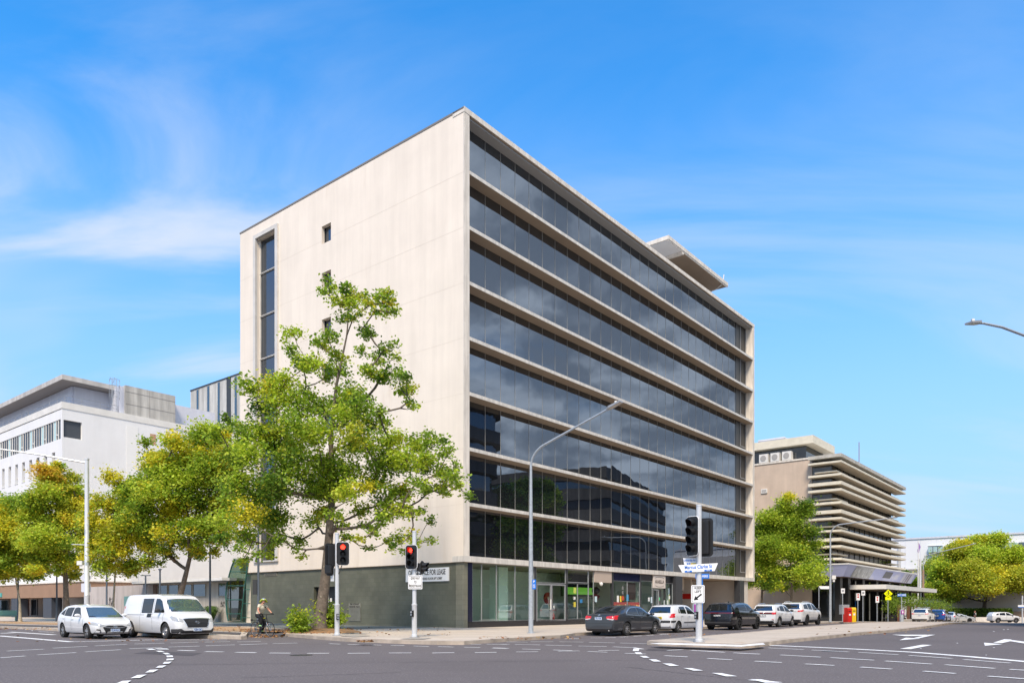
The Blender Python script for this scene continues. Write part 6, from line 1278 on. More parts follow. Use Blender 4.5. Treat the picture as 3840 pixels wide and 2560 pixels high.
# shrubby shoots round the foot of the big tree
def shrub(name, label, c, rx, rz, seed, n=1500, mix=(('green', .6), ('lime', .25), ('olive', .15)), leaf=.13):
    rs = np.random.RandomState(seed); root = empty(name, c, 0, label, 'shrub'); st = MB(); P_ = []; C_ = []; keys = [k for k, w in mix]; ws = np.array([w for k, w in mix]); ws /= ws.sum()
    ns = 16
    for i in range(ns):
        a = rs.uniform(0, 6.28); rr_ = rs.uniform(.1, 1)*rx; h = rz*rs.uniform(.5, 1)*(1-.35*(rr_/rx)**2); e = np.array([rr_*math.cos(a), rr_*.7*math.sin(a), h]); st.tube([(0, 0, 0), Vector(e)*.5+Vector((0, 0, .1)), Vector(e)], [.02, .012, .005], 5)
        k = n//ns; tt = rs.uniform(.12, 1.05, k)[:, None]; pp = e*tt+rs.normal(size=(k, 3))*np.array([.16, .16, .12]); pp[:, 2] = np.maximum(pp[:, 2], .04); P_.append(pp)
        C_.append(np.array(PAL[keys[rs.choice(len(keys), p=ws)]])*rs.uniform(.7, 1.3, k)[:, None])
    st.build('stems', M['bark'], root, smooth=True, fixn=False); leaves_mesh('foliage', np.concatenate(P_), np.concatenate(C_), leaf, rs, root, up=.3); return root
sb0 = G(1235, 2368, K); shrub('shrub', 'dense green shoots hugging the right foot of the tallest plane tree', Vector((sb0.x, sb0.y-.1, K)), .75, 1.75, 60, 2200)
sb1 = G(1125, 2372, K); shrub('shrub', 'looser green shoots left of the tallest plane tree trunk', Vector((sb1.x, sb1.y, K)), .85, 1.25, 61, 1700)
mo = MB(); mo.ellipsoid((0, 0, 0), (1.9, 1.2, .22), 24, 10); tb = G(1195, 2372, K); tag(mo.build('leafy_mound', groundmat('mound_litter', (.20, .13, .075), (.34, .17, .07), .5, .58, 9, .1, .8), None, smooth=True, loc=(tb.x, tb.y+.9, K-.02)), kind='structure')
# hedge at the far right, strap-leaved grass clump by the screen
hd = MB(); rs = np.random.RandomState(9); A = P(3520, 2310, 149); Bv = P(3785, 2305, 147); root = empty('hedge', (A.x, A.y, gz(A.x, A.y)+.9), 0, 'long dark clipped hedge under the spreading tree at far right', 'hedge')
n = 9000; t = rs.rand(n); d = Bv-A; pts = np.stack([d.x*t, d.y*t+rs.uniform(-1.2, 1.2, n), .2+1.7*rs.rand(n)**.7], 1); leaves_mesh('foliage', pts, np.array(PAL['deep'])*rs.uniform(.5, 1.0, n)[:, None], .32, rs, root, up=.2)
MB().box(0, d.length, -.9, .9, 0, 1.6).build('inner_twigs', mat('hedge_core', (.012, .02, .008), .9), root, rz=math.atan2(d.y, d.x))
def tuft(name, label, c, r, h, n, seed):
    rs = random.Random(seed); m = MB()
    for i in range(n):
        a = rs.uniform(0, 6.28); l = rs.uniform(.6, 1)*h; o_ = rs.uniform(.3, 1)*r; b0 = Vector((.12*math.cos(a), .12*math.sin(a), 0)); b1 = b0+Vector((o_*.45*math.cos(a), o_*.45*math.sin(a), l)); b2 = b0+Vector((o_*1.1*math.cos(a), o_*1.1*math.sin(a), l*.72)); s = Vector((-math.sin(a), math.cos(a), 0))*.018
        m.add([b0-s, b0+s, b1+s, b1-s, b2], [(0, 1, 2, 3), (3, 2, 4)])
    o = m.build(name, mat('strap_leaf', (.09, .16, .03), .5, var=.4, vscale=4), None, fixn=False, loc=c); return tag(o, label, 'plant')
q_ = loc2w(-.5, 27.6); tuft('grass_clump', 'clump of long strap leaves left of the curved glass screen', (q_.x, q_.y, K), 1.1, 1.35, 260, 4)
# fallen leaves: scattered litter along the kerb and under the tree
rs = np.random.RandomState(77); pts = []
def litter(px0, px1, py0, py1, n, up):
    for i in range(n):
        g = G(rs.uniform(px0, px1), rs.uniform(py0, py1), up); pts.append((g.x, g.y, g.z+.012))
litter(900, 1180, 2358, 2368, 300, .15); litter(935, 1060, 2379, 2390, 130, 0); litter(1060, 1330, 2352, 2374, 420, .15); litter(560, 900, 2384, 2392, 120, 0); litter(1340, 1400, 2401, 2405, 70, .14); litter(0, 200, 2352, 2360, 50, .14); litter(300, 900, 2345, 2368, 260, .15); litter(1800, 2200, 2386, 2396, 60, 0.13); litter(2500, 2800, 2376, 2384, 40, 0); litter(60, 900, 2380, 2410, 40, 0); litter(1250, 1700, 2350, 2385, 60, .15); litter(3000, 3500, 2350, 2380, 30, .14)
pts = np.array(pts); cl = np.array([(.36, .17, .05), (.28, .11, .04), (.42, .26, .10), (.20, .09, .04)])[rs.randint(0, 4, len(pts))]
M['deadleaf'] = leafmat('dead_leaf', .1, .8); o = leaves_mesh('fallen_leaves', pts, cl, .13, rs, None, up=2.5, mt='deadleaf'); tag(o, 'brown fallen leaves scattered along the kerbs', kind='stuff')
# ================================================================ street furniture
def thing(name, label, cat, loc, rz=0, group=None): return empty(name, loc, rz, label, cat, group)
def rrect(w, h, r, n=5):                                   # rounded rectangle outline in (x, z)
    o = []
    for cx_, cz_, a0 in ((w/2-r, h/2-r, 0), (-w/2+r, h/2-r, 90), (-w/2+r, -h/2+r, 180), (w/2-r, -h/2+r, 270)):
        for i in range(n+1): a = R(a0+90*i/n); o.append((cx_+r*math.cos(a), cz_+r*math.sin(a)))
    return o
M['redlamp'] = mat('lit_red_lens', (.8, .02, .01), .3, emit=((1, .03, .015), 4.0))
M['offred'] = mat('unlit_red_lens', (.05, .01, .01), .3); M['offgrey'] = mat('unlit_lens', (.03, .032, .034), .3)
def signal_head(parent, loc, face, n=3, w=.52, h=1.0, lit=None, r=.1, back=False, nm='signal_head'):
    """lamp head facing direction angle `face` (world), loc local to the pole"""
    e = empty(nm, loc, face, parent=parent)                # local -y is the front
    e_ = MB().prism([(x, .0, z) for x, z in rrect(w, h, .12)], (0, .03, 0)).build('backing_board', M['black'], e)
    out = rrect(w, h, .12); pts = [(x, .015, z) for x, z in out]; MB().tube(pts+[pts[0]], .016, 6).build('white_border', M['black'] if back else M['signwhite'], e)
    hs_ = MB(); hs_.box(-.15, .15, .03, .20, -h/2+.08, h/2-.08).build('housing', M['black'], e, bevel=.02)
    st = (h-.16)/n
    for k in range(n):
        z = h/2-.08-st*(k+.5)
        m_ = M['redlamp'] if (lit == k) else (M['offred'] if k == 0 else M['offgrey'])
        MB().lathe([(.001, -.03), (r*.6, -.028), (r, -.012), (r, .0)], (0, 0, z), 'y', 20).build('lens', m_, e, smooth=True)
        v = MB(); NV = 16
        for q in range(NV):
            a0, a1 = R(-50)+R(280)*q/NV, R(-50)+R(280)*(q+1)/NV; rr = r+.012
            f = lambda a, y, rr=rr: (rr*math.cos(a), y, z+rr*math.sin(a))
            l0, l1 = .26*(.55+.45*max(0, math.sin(a0)))+.04, .26*(.55+.45*max(0, math.sin(a1)))+.04
            v.quad(f(a0, 0), f(a1, 0), f(a1, -l1), f(a0, -l0)); f2 = lambda a, y: (( r+.02)*math.cos(a), y, z+(r+.02)*math.sin(a)); v.quad(f2(a0, 0), f2(a0, -l0), f2(a1, -l1), f2(a1, 0))
        v.build('visor', M['black'], e, fixn=False, smooth=True)
    return e
def pole_mesh(h, r1, r2, z1, parent, m='polewhite'):
    p = MB().lathe([(r1+.02, 0), (r1+.02, .10), (r1, .12), (r1, z1), (r1+.012, z1+.02), (r1+.012, z1+.07), (r2, z1+.09), (r2, h-.05), (r2+.008, h-.05), (r2+.008, h), (.01, h+.02)], (0, 0, 0), 'z', 20).build('pole', M[m], parent, smooth=True)
    MB().lathe([(r1+.10, -.02), (r1+.10, .02)], (0, 0, 0), 'z', 16).build('base_plate', M['greyframe'], parent); return p
def button(parent, z, ang, r):
    e = MB().box(-.055, .055, -r-.09, -r+.01, z-.13, z+.13).lathe([(.04, -r-.10), (.04, -r-.09)], (0, 0, z-.05), 'y', 14, 1).lathe([(.045, -r-.10), (.045, -r-.09)], (0, 0, z+.06), 'y', 14, 2).build('push_button', [M['black'], M['chrome'], M['greyframe']], parent, bevel=0.0, rz=ang); return e
def signplate(parent, name, w, h, loc, rz, mtl='signwhite', border=True, r=.04):
    e = MB().prism([(x, 0, z) for x, z in rrect(w, h, r, 4)], (0, .012, 0)).build(name, M[mtl], parent, loc=loc, rz=rz)
    if border:
        o = rrect(w-.06, h-.06, r*.7, 4); i_ = rrect(w-.085, h-.085, r*.6, 4); m = MB(); n = len(o)
        m.add([(x, -.003, z) for x, z in o]+[(x, -.003, z) for x, z in i_], [(i, (i+1) % n, n+(i+1) % n, n+i) for i in range(n)]); m.build('border', M['signblack'], e, fixn=False)
    return e
TX = (R(90), 0, 0)
# pole with keep-left sign on the median tip
b = G(2621, 2406, K); kp = thing('signal_pole', 'pole with keep left sign and street name blades on the median tip', 'traffic light', (b.x, b.y, K))
HP = P(2621, 1892, b.y).z-K; pole_mesh(HP, .115, .095, 1.38, kp)
signal_head(kp, (-.27, -.12, P(0, 2010, b.y).z-K), R(-52), 4, .52, 1.38, r=.11)
signal_head(kp, (.27, .10, P(0, 2013, b.y).z-K), R(150), 4, .50, 1.34, r=.10, back=True)
MB().tube([(-.25, -.03, 3.2), (0, 0, 3.2), (.25, .08, 3.2)], .03, 8).tube([(-.25, -.03, 4.2), (0, 0, 4.2), (.25, .08, 4.2)], .03, 8).build('bracket', M['dark'], kp)
sg = signplate(kp, 'keep_left_sign', .47, .63, (-.07, -.14, P(0, 2226, b.y).z-K), 0)
text('KEEP\nLEFT', .12, M['signblack'], sg, (0, -.004, .145), TX, sx=.98, lines=1.05)
ar_ = MB(); c0 = Vector((.13, -.005, 0.0)); c1_ = Vector((-.15, -.005, -.22)); d = (c1_-c0).normalized(); nn_ = Vector((-d.z, 0, d.x))
ar_.add([c0+nn_*.028, c0-nn_*.028, c0+d*.23-nn_*.028, c0+d*.23+nn_*.028], [(0, 1, 2, 3)]).add([c0+d*.21-nn_*.09, c1_, c0+d*.21+nn_*.09], [(0, 1, 2)]); ar_.build('arrow', M['signblack'], sg, fixn=False)
def blade_sign(parent, w, h, loc, rz, txt, size, nums, sx=.8, cut=.13, orange=False):
    e = MB().prism([(-w/2, 0, h/2), (w/2, 0, h/2), (w/2-cut*(0 if orange else 1), 0, -h/2), (-w/2+cut, 0, -h/2)], (0, .03, 0)).build('street_name_blade', M['signwhite'], parent, loc=loc, rz=rz)
    text(txt, size, M['signblue'], e, (0, -.004, .035), TX, sx=sx)
    for i, (x, wn, t, mm) in enumerate(nums):
        q = MB().box(x-wn/2, x+wn/2, -.004, 0, -h/2+.002, -h/2+.062).build('number_tab', M[mm], e)
        if t: text(t, .055, M['signwhite'], q, (x, -.006, -h/2+.032), TX, sx=.9)
    return e
zz = P(0, 2129, b.y).z-K; bs = blade_sign(kp, 1.40, .27, (-.06, -.16, zz), 0, 'Marcus Clarke St', .175, [(-.36, .26, '30-6', 'signblue'), (.34, .27, '22-29', 'signblue')], sx=.80)
bs.rotation_euler = (0, R(-3), 0)
blade_sign(kp, .46, .24, (-.31, .10, P(0, 2103, b.y).z-K), R(-12), 'University Av', .105, [(-.03, .12, '84', 'signblue'), (.14, .2, '', 'yellow')], sx=.70, cut=.05, orange=True)
button(kp, P(0, 2306, b.y).z-K, R(-50), .115)
# two signal poles at the corner
b = G(1264, 2381, K); sa = thing('signal_pole', 'signal pole with red light by the big tree trunk', 'traffic light', (b.x, b.y, K), 0, 'red signal poles at the corner')
z = lambda py: P(0, py, b.y).z-K
pole_mesh(z(1998), .105, .085, z(2270), sa); signal_head(sa, (.28, -.13, z(2075)), R(14), 3, .54, 1.00, lit=0)
signal_head(sa, (-.33, .10, z(2080)), R(215), 3, .46, 1.02, back=True); signal_head(sa, (-.32, .02, z(2134)), R(165), 2, .34, .52, nm='pedestrian_lamp', r=.08, back=True)
MB().tube([(-.3, .1, z(2140)), (0, 0, z(2165)), (.25, -.1, z(2116))], .022, 7).tube([(-.3, .1, z(2045)), (0, 0, z(2045)), (.27, -.1, z(2045))], .022, 7).build('bracket', M['dark'], sa)
MB().box(-.28, -.14, .0, .1, z(2178), z(2128)).build('junction_box', M['polewhite'], sa); button(sa, z(2311), R(25), .105)
b = G(1554, 2388, K); sb = thing('signal_pole', 'signal pole with red light above a white give way to pedestrians sign', 'traffic light', (b.x, b.y, K), 0, 'red signal poles at the corner')
pole_mesh(z(1990), .105, .085, z(2270), sb); signal_head(sb, (-.11, -.14, z(2088)), R(-14), 3, .50, .98, lit=0)
ph = signal_head(sb, (.34, -.02, z(2126)), R(70), 2, .30, .50, nm='pedestrian_lamp', r=.085, back=True)
MB().tube([(.0, 0, z(2150)), (.33, .0, z(2150))], .02, 7).build('bracket', M['dark'], sb)
sg = signplate(sb, 'give_way_sign', .58, .57, (.05, -.13, z(2182)), 0)
text('GIVE WAY\nTO\nPEDESTRIANS', .145, M['signblack'], sg, (0, -.004, 0.0), TX, sx=.56, lines=1.08); button(sb, z(2299), R(-35), .105)
# lamp posts
def lamp(name, label, base, path, radii, head, m='galv', rz=0, n=12):
    o = thing(name, label, 'street lamp', base); loc_ = [Vector(p)-Vector(base) for p in path]
    MB().tube(loc_, radii, n).build('post', M[m], o, smooth=True, fixn=False); MB().lathe([(radii[0]+.08, 0), (radii[0]+.08, .03)], (0, 0, 0), 'z', 14).build('base_plate', M[m], o)
    a, bb = loc_[-2], loc_[-1]; d = (bb-a).normalized(); s = Vector((-d.y, d.x, 0)).normalized(); L_ = head[0]; w = head[1]
    u = d.cross(s); u = -u if u.z < 0 else u
    hm = MB(); p0 = bb-d*.05; q = [(0, w*.25, .05), (L_*.2, w*.5, .07), (L_, w*.45, .04)]
    for (t0, w0, h0), (t1, w1, h1) in zip(q[:-1], q[1:]):
        A_ = p0+d*t0; B_ = p0+d*t1; hm.add([A_-s*w0-u*.03, A_+s*w0-u*.03, A_+s*w0+u*h0, A_-s*w0+u*h0, B_-s*w1-u*.03, B_+s*w1-u*.03, B_+s*w1+u*h1, B_-s*w1+u*h1], [(0, 1, 2, 3), (4, 7, 6, 5), (0, 4, 5, 1), (1, 5, 6, 2), (2, 6, 7, 3), (3, 7, 4, 0)])
    hd_ = hm.build('lamp_head', M['greyframe'], o); c = p0+d*L_*.62
    MB().box(-.05, .05, -.05, .05, 0, .10).build('light_sensor', M['offwhite'], hd_, loc=c+u*.06); 
    MB().add([p0+d*.15-s*w*.35-u*.035, p0+d*.15+s*w*.35-u*.035, p0+d*(L_-.04)+s*w*.35-u*.035, p0+d*(L_-.04)-s*w*.35-u*.035], [(0, 1, 2, 3)]).build('lens', mat('lamp_lens', (.5, .45, .38), .3) if 'lamp_lens' not in bpy.data.materials else bpy.data.materials['lamp_lens'], hd_, fixn=False)
    return o
def curved(basepx, zb, ax_s, h_bend, h_tip, reach, r1, r2, name, label, head=(.75, .3), m='galv', Yb=None, n1=10):
    base = G(*basepx, zb) if Yb is None else Vector((P(basepx[0], 0, Yb).x, Yb, gz(P(basepx[0], 0, Yb).x, Yb)+zb)); dirv = Vector((ax_s[0], ax_s[1], 0)).normalized()
    path = [base, base+Vector((0, 0, h_bend*.33)), base+Vector((0, 0, h_bend*.66)), base+Vector((0, 0, h_bend))]; rad_ = [r1, r1*.84+r2*.16, (r1+r2)/2, r2*1.05]
    zt_ = h_tip-h_bend; cv = min(1.0, reach*.28)
    for i in range(1, n1+1):
        t = i/n1*math.pi*.39; path.append(base+dirv*(cv*(1-math.cos(t)))*1.2+Vector((0, 0, h_bend+cv*math.sin(t)*1.0))); rad_.append(r2)
    e0 = path[-1]; tip = base+dirv*reach+Vector((0, 0, h_tip))
    for t in (.33, .66, 1): path.append(e0+(tip-e0)*t); rad_.append(r2*(1-.25*t))
    return lamp(name, label, base, path, rad_, head, m)
cl = curved((1991, 2372.5), K, (.776, -.631), 7.9, 9.95, 4.3, .12, .058, 'street_lamp', 'tall galvanised street lamp with a long curved arm before the glass front')
pb = thing  # parking plate on its shaft
pz = P(0, 2190, cl.location.y).z-K
pp = MB().prism([(x, 0, z_) for x, z_ in rrect(.20, .46, .03)], (0, .01, 0)).build('parking_plate', M['signblue'], cl, loc=(.14, -.12, pz), rz=R(-20)); text('P', .17, M['signwhite'], pp, (0, -.004, .12), TX, sx=.9)
for i in range(4): MB().box(-.06, .06, -.004, 0, -.02-.045*i, -.005-.045*i).build('small_print', M['signwhite'], pp)
c2 = curved((3114, 0), K, (.776, -.631), 8.1, 9.3, 5.0, .12, .06, 'street_lamp', 'grey curved street lamp in front of the lilac awning', Yb=71)
MB().box(.1, .45, -.15, .1, 4.0, 4.35).box(.2, .38, -.1, .05, 3.75, 4.0).build('camera_box', M['offwhite'], c2)
c3 = curved((3462, 0), K, (.776, -.631), 8.9, 11.0, 6.0, .13, .06, 'street_lamp', 'brown-based curved street lamp beside the flagpole', m='galv', Yb=112)
MB().lathe([(.17, 0), (.15, 7.6)], (0, 0, 0), 'z', 12).build('brown_sleeve', mat('brown_pole', (.28, .19, .13), .7), c3)
MB().box(-.35, .05, -.2, -.18, 2.1, 3.0).build('small_sign', M['signwhite'], c3); MB().box(.15, .55, -.2, -.18, 2.2, 3.1).build('small_sign', M['signblue'], c3)
# overhead lamp at the upper right, its post just outside the picture
tip = P(3672, 1212, 30); bs_ = Vector((27.5, 35.0, .0)); dv = (tip-bs_); dv.z = 0; dn = dv.normalized()
pth = [bs_, bs_+Vector((0, 0, 5)), bs_+Vector((0, 0, 10.6)), bs_+dn*.3+Vector((0, 0, 11.8)), bs_+dn*1.1+Vector((0, 0, 12.45)), Vector((tip.x, tip.y, 12.70))-dn*1.6, Vector((tip.x, tip.y, 12.62))-dn*.3, tip]
lamp('street_lamp', 'lamp head on a thin arm reaching in from the upper right edge', bs_, pth, [.13, .11, .08, .07, .06, .05, .045, .04], (.78, .34))
# tall pale post at the left with an arm going out of the picture
b = P(326, 0, 45); bpos = Vector((b.x, 45, K)); lp = thing('camera_pole', 'tall pale post with an arm, camera and sign backs behind the hatchback', 'pole', bpos)
zf = lambda py: P(0, py, 45).z-K
MB().lathe([(.16, 0), (.155, zf(2235)), (.165, zf(2230)), (.14, zf(2228)), (.115, zf(1725)), (.13, zf(1724)), (.13, zf(1718)), (.01, zf(1716))], (0, 0, 0), 'z', 18).build('post', M['polewhite'], lp, smooth=True)
a_ = [Vector((0, 0, zf(1735))), Vector((-2.6, -.4, zf(1735)+.42)), Vector((-5.1, -.8, zf(1735)+.72))]
MB().tube(a_, [.06, .05, .04], 8).build('arm', M['polewhite'], lp, smooth=True); MB().box(-6.0, -4.9, -.95, -.65, zf(1735)+.66, zf(1735)+.80).build('lamp_head', M['greyframe'], lp)
MB().tube([(0, 0, zf(2042)), (-.85, -.1, zf(2042)+.03)], .025, 6).build('small_arm', M['polewhite'], lp)
MB().box(-.52, -.22, -.15, .1, zf(2118), zf(2102)).box(-.38, -.12, -.1, .05, zf(2131), zf(2118)).build('camera_box', M['offwhite'], lp)
MB().prism([(-.48, .1, zf(2164)), (-.12, .1, zf(2146)+.05), (.24, .1, zf(2164)), (-.12, .1, zf(2182)-.05)], (0, .02, 0)).build('diamond_sign_back', M['bluewhite'], lp)
MB().prism([(x-.12, .1, z_+zf(2202)) for x, z_ in rrect(.56, .52, .06)], (0, .02, 0)).build('square_sign_back', M['bluewhite'], lp)
# slim dark blue-grey lamp posts along the left footpath
M['fluorohat'] = mat('yellow_green_cloth', (.48, .58, .02), .7)
M['slate'] = mat('slate_blue_pole', (.07, .09, .12), .5)
for i, (px, Y_, ytop, lb_) in enumerate(((68, 66, 2185, 'slim slate blue post beside the slender white tree trunk'), (213, 66, 2200, 'slim slate blue post left of the upright tree trunk'), (400, 60, 2195, 'slim slate blue post left of the pale young trunk'), (546, 62, 2158, 'slim slate post with a small T top before the pinkish wall'), (600, 58, 2195, 'slim slate blue post behind the van roof'), (788, 52, 2115, 'tall slim slate post right of the white van'), (969, 46, 2030, 'dark post with a grey box right behind the cyclist'))):
    p = P(px, ytop, Y_); h = p.z-K+ (0 if i in (3,) else 1.2); o = thing('slim_post', lb_, 'post', (p.x, Y_, K), 0, 'slim posts along the left footpath')
    MB().lathe([(.10, 0), (.10, .5), (.075, .55), (.06, h), (.01, h+.01)], (0, 0, 0), 'z', 12).build('shaft', M['slate'], o, smooth=True)
    if i == 3: MB().box(-.4, .4, -.04, .04, h, h+.07).build('cross_bar', M['slate'], o)
    else: MB().lathe([(.10, h), (.16, h+.05), (.02, h+.12)], (0, 0, 0), 'z', 12).build('cap', M['slate'], o)
    if i == 6: MB().box(-.32, -.06, -.1, .1, 2.0, 2.9).build('control_box', M['dark'], o)
# bench
b = P(24, 2330, 66); bn = thing('park_bench', 'pale green metal bench at the far left edge of the footpath', 'bench', (b.x, 66, K), R(10)); M['bench'] = mat('bench_green', (.16, .33, .27), .5)
for nm, q in (('seat', (-.9, .9, -.25, .25, .42, .47)), ('backrest', (-.9, .9, .25, .30, .5, .95))): MB().box(*q).build(nm, M['bench'], bn, bevel=.015)
for x_ in (-.8, .8): MB().box(x_-.03, x_+.03, -.22, .28, 0, .42).build('leg', M['bench'], bn)
# right-hand side furniture in front of the cafe
def small_post(px, Y_, ytop, label, h2=None, name='sign_post', cat='sign post'):
    x_ = P(px, 0, Y_).x; g = gz(x_, Y_)+K; h = P(0, ytop, Y_).z-g; o = thing(name, label, cat, (x_, Y_, g), 0); MB().tube([(0, 0, 0), (0, 0, h)], .035, 8).build('post', M['galv'], o, smooth=True); return o, g
def zz_(py, Y_, g): return P(0, py, Y_).z-g
for px, Y_, yt, (s0, s1), lb_, red in ((3160, 69, 2205, (2205, 2223), 'white parking plate on a post before the grey cabinet', 0), (3217, 73, 2223, (2223, 2249), 'white plate with red marks on the post right of the yellow post box', 1), (3236, 70, 2213, (2213, 2231), 'tall thin post with a plain white plate by the cafe corner', 0), (3289, 74, 2234, (2234, 2258), 'white plate with red marks on a post beside the black planter', 1)):
    o, g = small_post(px, Y_, yt, lb_); w = .17; e = MB().box(-w, w, -.06, -.045, zz_(s1, Y_, g), zz_(s0, Y_, g)).build('plate', M['signwhite'], o)
    if red: zc_ = zz_(s0, Y_, g); MB().lathe([(.001, 0), (.085, .002)], (0, -.064, zc_-.14), 'y', 12).lathe([(.001, 0), (.085, .002)], (0, -.064, zc_-.36), 'y', 12).build('red_mark', M['red'], e)
    else: zc_ = zz_(s0, Y_, g); MB().box(-.1, .1, -.066, -.06, zc_-.30, zc_-.12).build('plate_print', M['greyframe'], e)
o, g = small_post(3330, 76, 2240, 'yellow diamond pedestrian crossing sign over a small yellow plate', name='crossing_sign', cat='road sign')
cz = zz_(2224.5, 76, g); dd = MB().prism([(-.44, -.06, cz), (0, -.06, cz+.42), (.44, -.06, cz), (0, -.06, cz-.42)], (0, .015, 0)).build('diamond_plate', M['fluoro'], o)
MB().lathe([(.001, -.064), (.07, -.066)], (0, 0, cz+.20), 'y', 12).tube([(0, -.068, cz+.12), (0, -.068, cz-.05)], .04, 6).tube([(-.11, -.068, cz-.22), (0, -.068, cz-.03), (.11, -.068, cz-.22)], .025, 6).tube([(-.2, -.066, cz-.18), (-.17, -.066, cz), (0, -.066, cz+.11), (.17, -.066, cz), (.2, -.066, cz-.18)], .014, 6).build('walking_symbol', M['signblack'], dd)
MB().box(-.30, .30, -.06, -.045, zz_(2248, 76, g), zz_(2236, 76, g)).build('lower_plate', M['fluoro'], o)
for px, Y_, lab, mach in ((3381, 82, 'blue pay here sign and grey ticket machine with purple panel, far right', True), (2633, 44.5, 'blue pay here sign behind the keep left pole, purple panel below', True)):
    x_ = P(px, 0, Y_).x; g = gz(x_, Y_)+K; o = thing('ticket_machine', lab, 'ticket machine', (x_, Y_, g)); s0, s1 = (2226, 2234) if px > 3000 else (2152, 2167)
    h = zz_(s1, Y_, g); MB().tube([(0, 0, 0), (0, 0, h)], .04, 8).build('post', M['galv'] if px > 3000 else M['signblue'], o, smooth=True); wd = .46 if px > 3000 else .40
    e = MB().box(-wd, wd, -.06, -.04, zz_(s1, Y_, g)-.02, zz_(s0, Y_, g)+.03).build('pay_sign', M['signblue'], o); text('PAY HERE', .26 if px > 3000 else .19, M['signwhite'], e, (0, -.064, zz_((s0+s1)/2, Y_, g)), TX, sx=.78)
    mx0, mh = (-.0, 1.30) if px > 3000 else (-.38, 1.45); mc = MB().lathe([(.2, 0), (.2, mh-.05), (.17, mh), (.01, mh+.01)], (mx0, 0, 0), 'z', 16).build('machine', M['galv'], o, smooth=True)
    MB().box(mx0-.14, mx0+.16, -.225, -.2, mh-.48, mh-.05).build('purple_panel', mat('purple_panel', (.32, .02, .30), .5), mc); MB().box(mx0-.05, mx0+.07, -.23, -.225, mh-.38, mh-.15).build('panel_print', M['signwhite'], mc)
q = P(3166, 0, 70); o = thing('utility_cabinet', 'grey metal cabinet raised on a stand left of the red post box', 'cabinet', (q.x, 70, K+gz(q.x, 70)), R(20)); MB().box(-.37, .37, -.25, .25, .72, 1.60).build('box', M['galv'], o, bevel=.02); MB().box(-.1, .1, -.1, .1, 0, .72).build('stand', M['galv'], o)
for px, mm, lb_, hh, rz_ in ((3178, 'red', 'red post box between the grey cabinet and the yellow box', 1.32, 20), (3194, 'yellow', 'yellow express post box with a rounded top beside the red one', 1.35, 20)):
    q = P(px, 0, 69.6+(px-3178)*.02); o = thing('post_box', lb_, 'post box', (q.x, q.y, K+gz(q.x, q.y)), R(rz_)); w = .23
    prof = [(-.3, 0), (.3, 0), (.3, hh-.14)]+[(.3-.14+.14*math.cos(R(a)), hh-.14+.14*math.sin(R(a))) for a in (30, 60, 90)]+[(-.16+.14*math.cos(R(a)), hh-.14+.14*math.sin(R(a))) for a in (90, 120, 150, 180)]
    e = MB().prism([(-w, y_, z_) for y_, z_ in prof], (2*w, 0, 0)).build('body', M[mm], o); MB().box(-.15, .15, -.31, -.30, hh-.35, hh-.28).build('slot', M['black'], e); MB().box(-.1, .1, -.31, -.30, hh-.72, hh-.55).build('notice', M['signwhite'], e)
sn, g = small_post(3071, 71, 2200, 'white street name blade on a thin post beside the curved lamp at the cafe'); sn.location.x += .0; MB().prism([(0, 0, zz_(2198, 71, g)+.05), (.95, 0, zz_(2198, 71, g)+.05), (.95, 0, zz_(2207, 71, g)), (.15, 0, zz_(2207, 71, g))], (0, .03, 0)).build('street_name_blade', M['signwhite'], sn)
b = gz(42, 80)+K
def wl(lx, ly, up=K): p = loc2w(lx, ly); return Vector((p.x, p.y, gz(p.x, p.y)+up))
# cafe terrace: planter, wooden posts, low wall, chairs, tables, potted trees
p_ = wl(66, -8.6); o = thing('planter', 'big black tub planter at the cafe corner', 'planter', p_); MB().lathe([(.32, 0), (.42, .7), (.46, .72), (.46, .8), (.40, .8), (.38, .7)], (0, 0, 0), 'z', 20).build('tub', M['black'], o, smooth=True)
rs = np.random.RandomState(31); pt = rs.normal(size=(900, 3))*np.array([.45, .45, .55])+np.array([0, 0, 1.9]); leaves_mesh('foliage', pt, np.array(PAL['green'])*rs.uniform(.5, 1.1, 900)[:, None], .16, rs, o); MB().tube([(0, 0, .7), (.05, 0, 1.3), (0, .05, 1.9)], .03, 6).build('stem', M['bark'], o)
lw_ = thing('terrace_wall', 'low cream wall edging the cafe terrace', 'wall', wl(69, -9.0, 0), ANG); MB().box(0, 22, -.15, .15, -.2, .38).build('wall_body', M['stone_edge'], lw_)
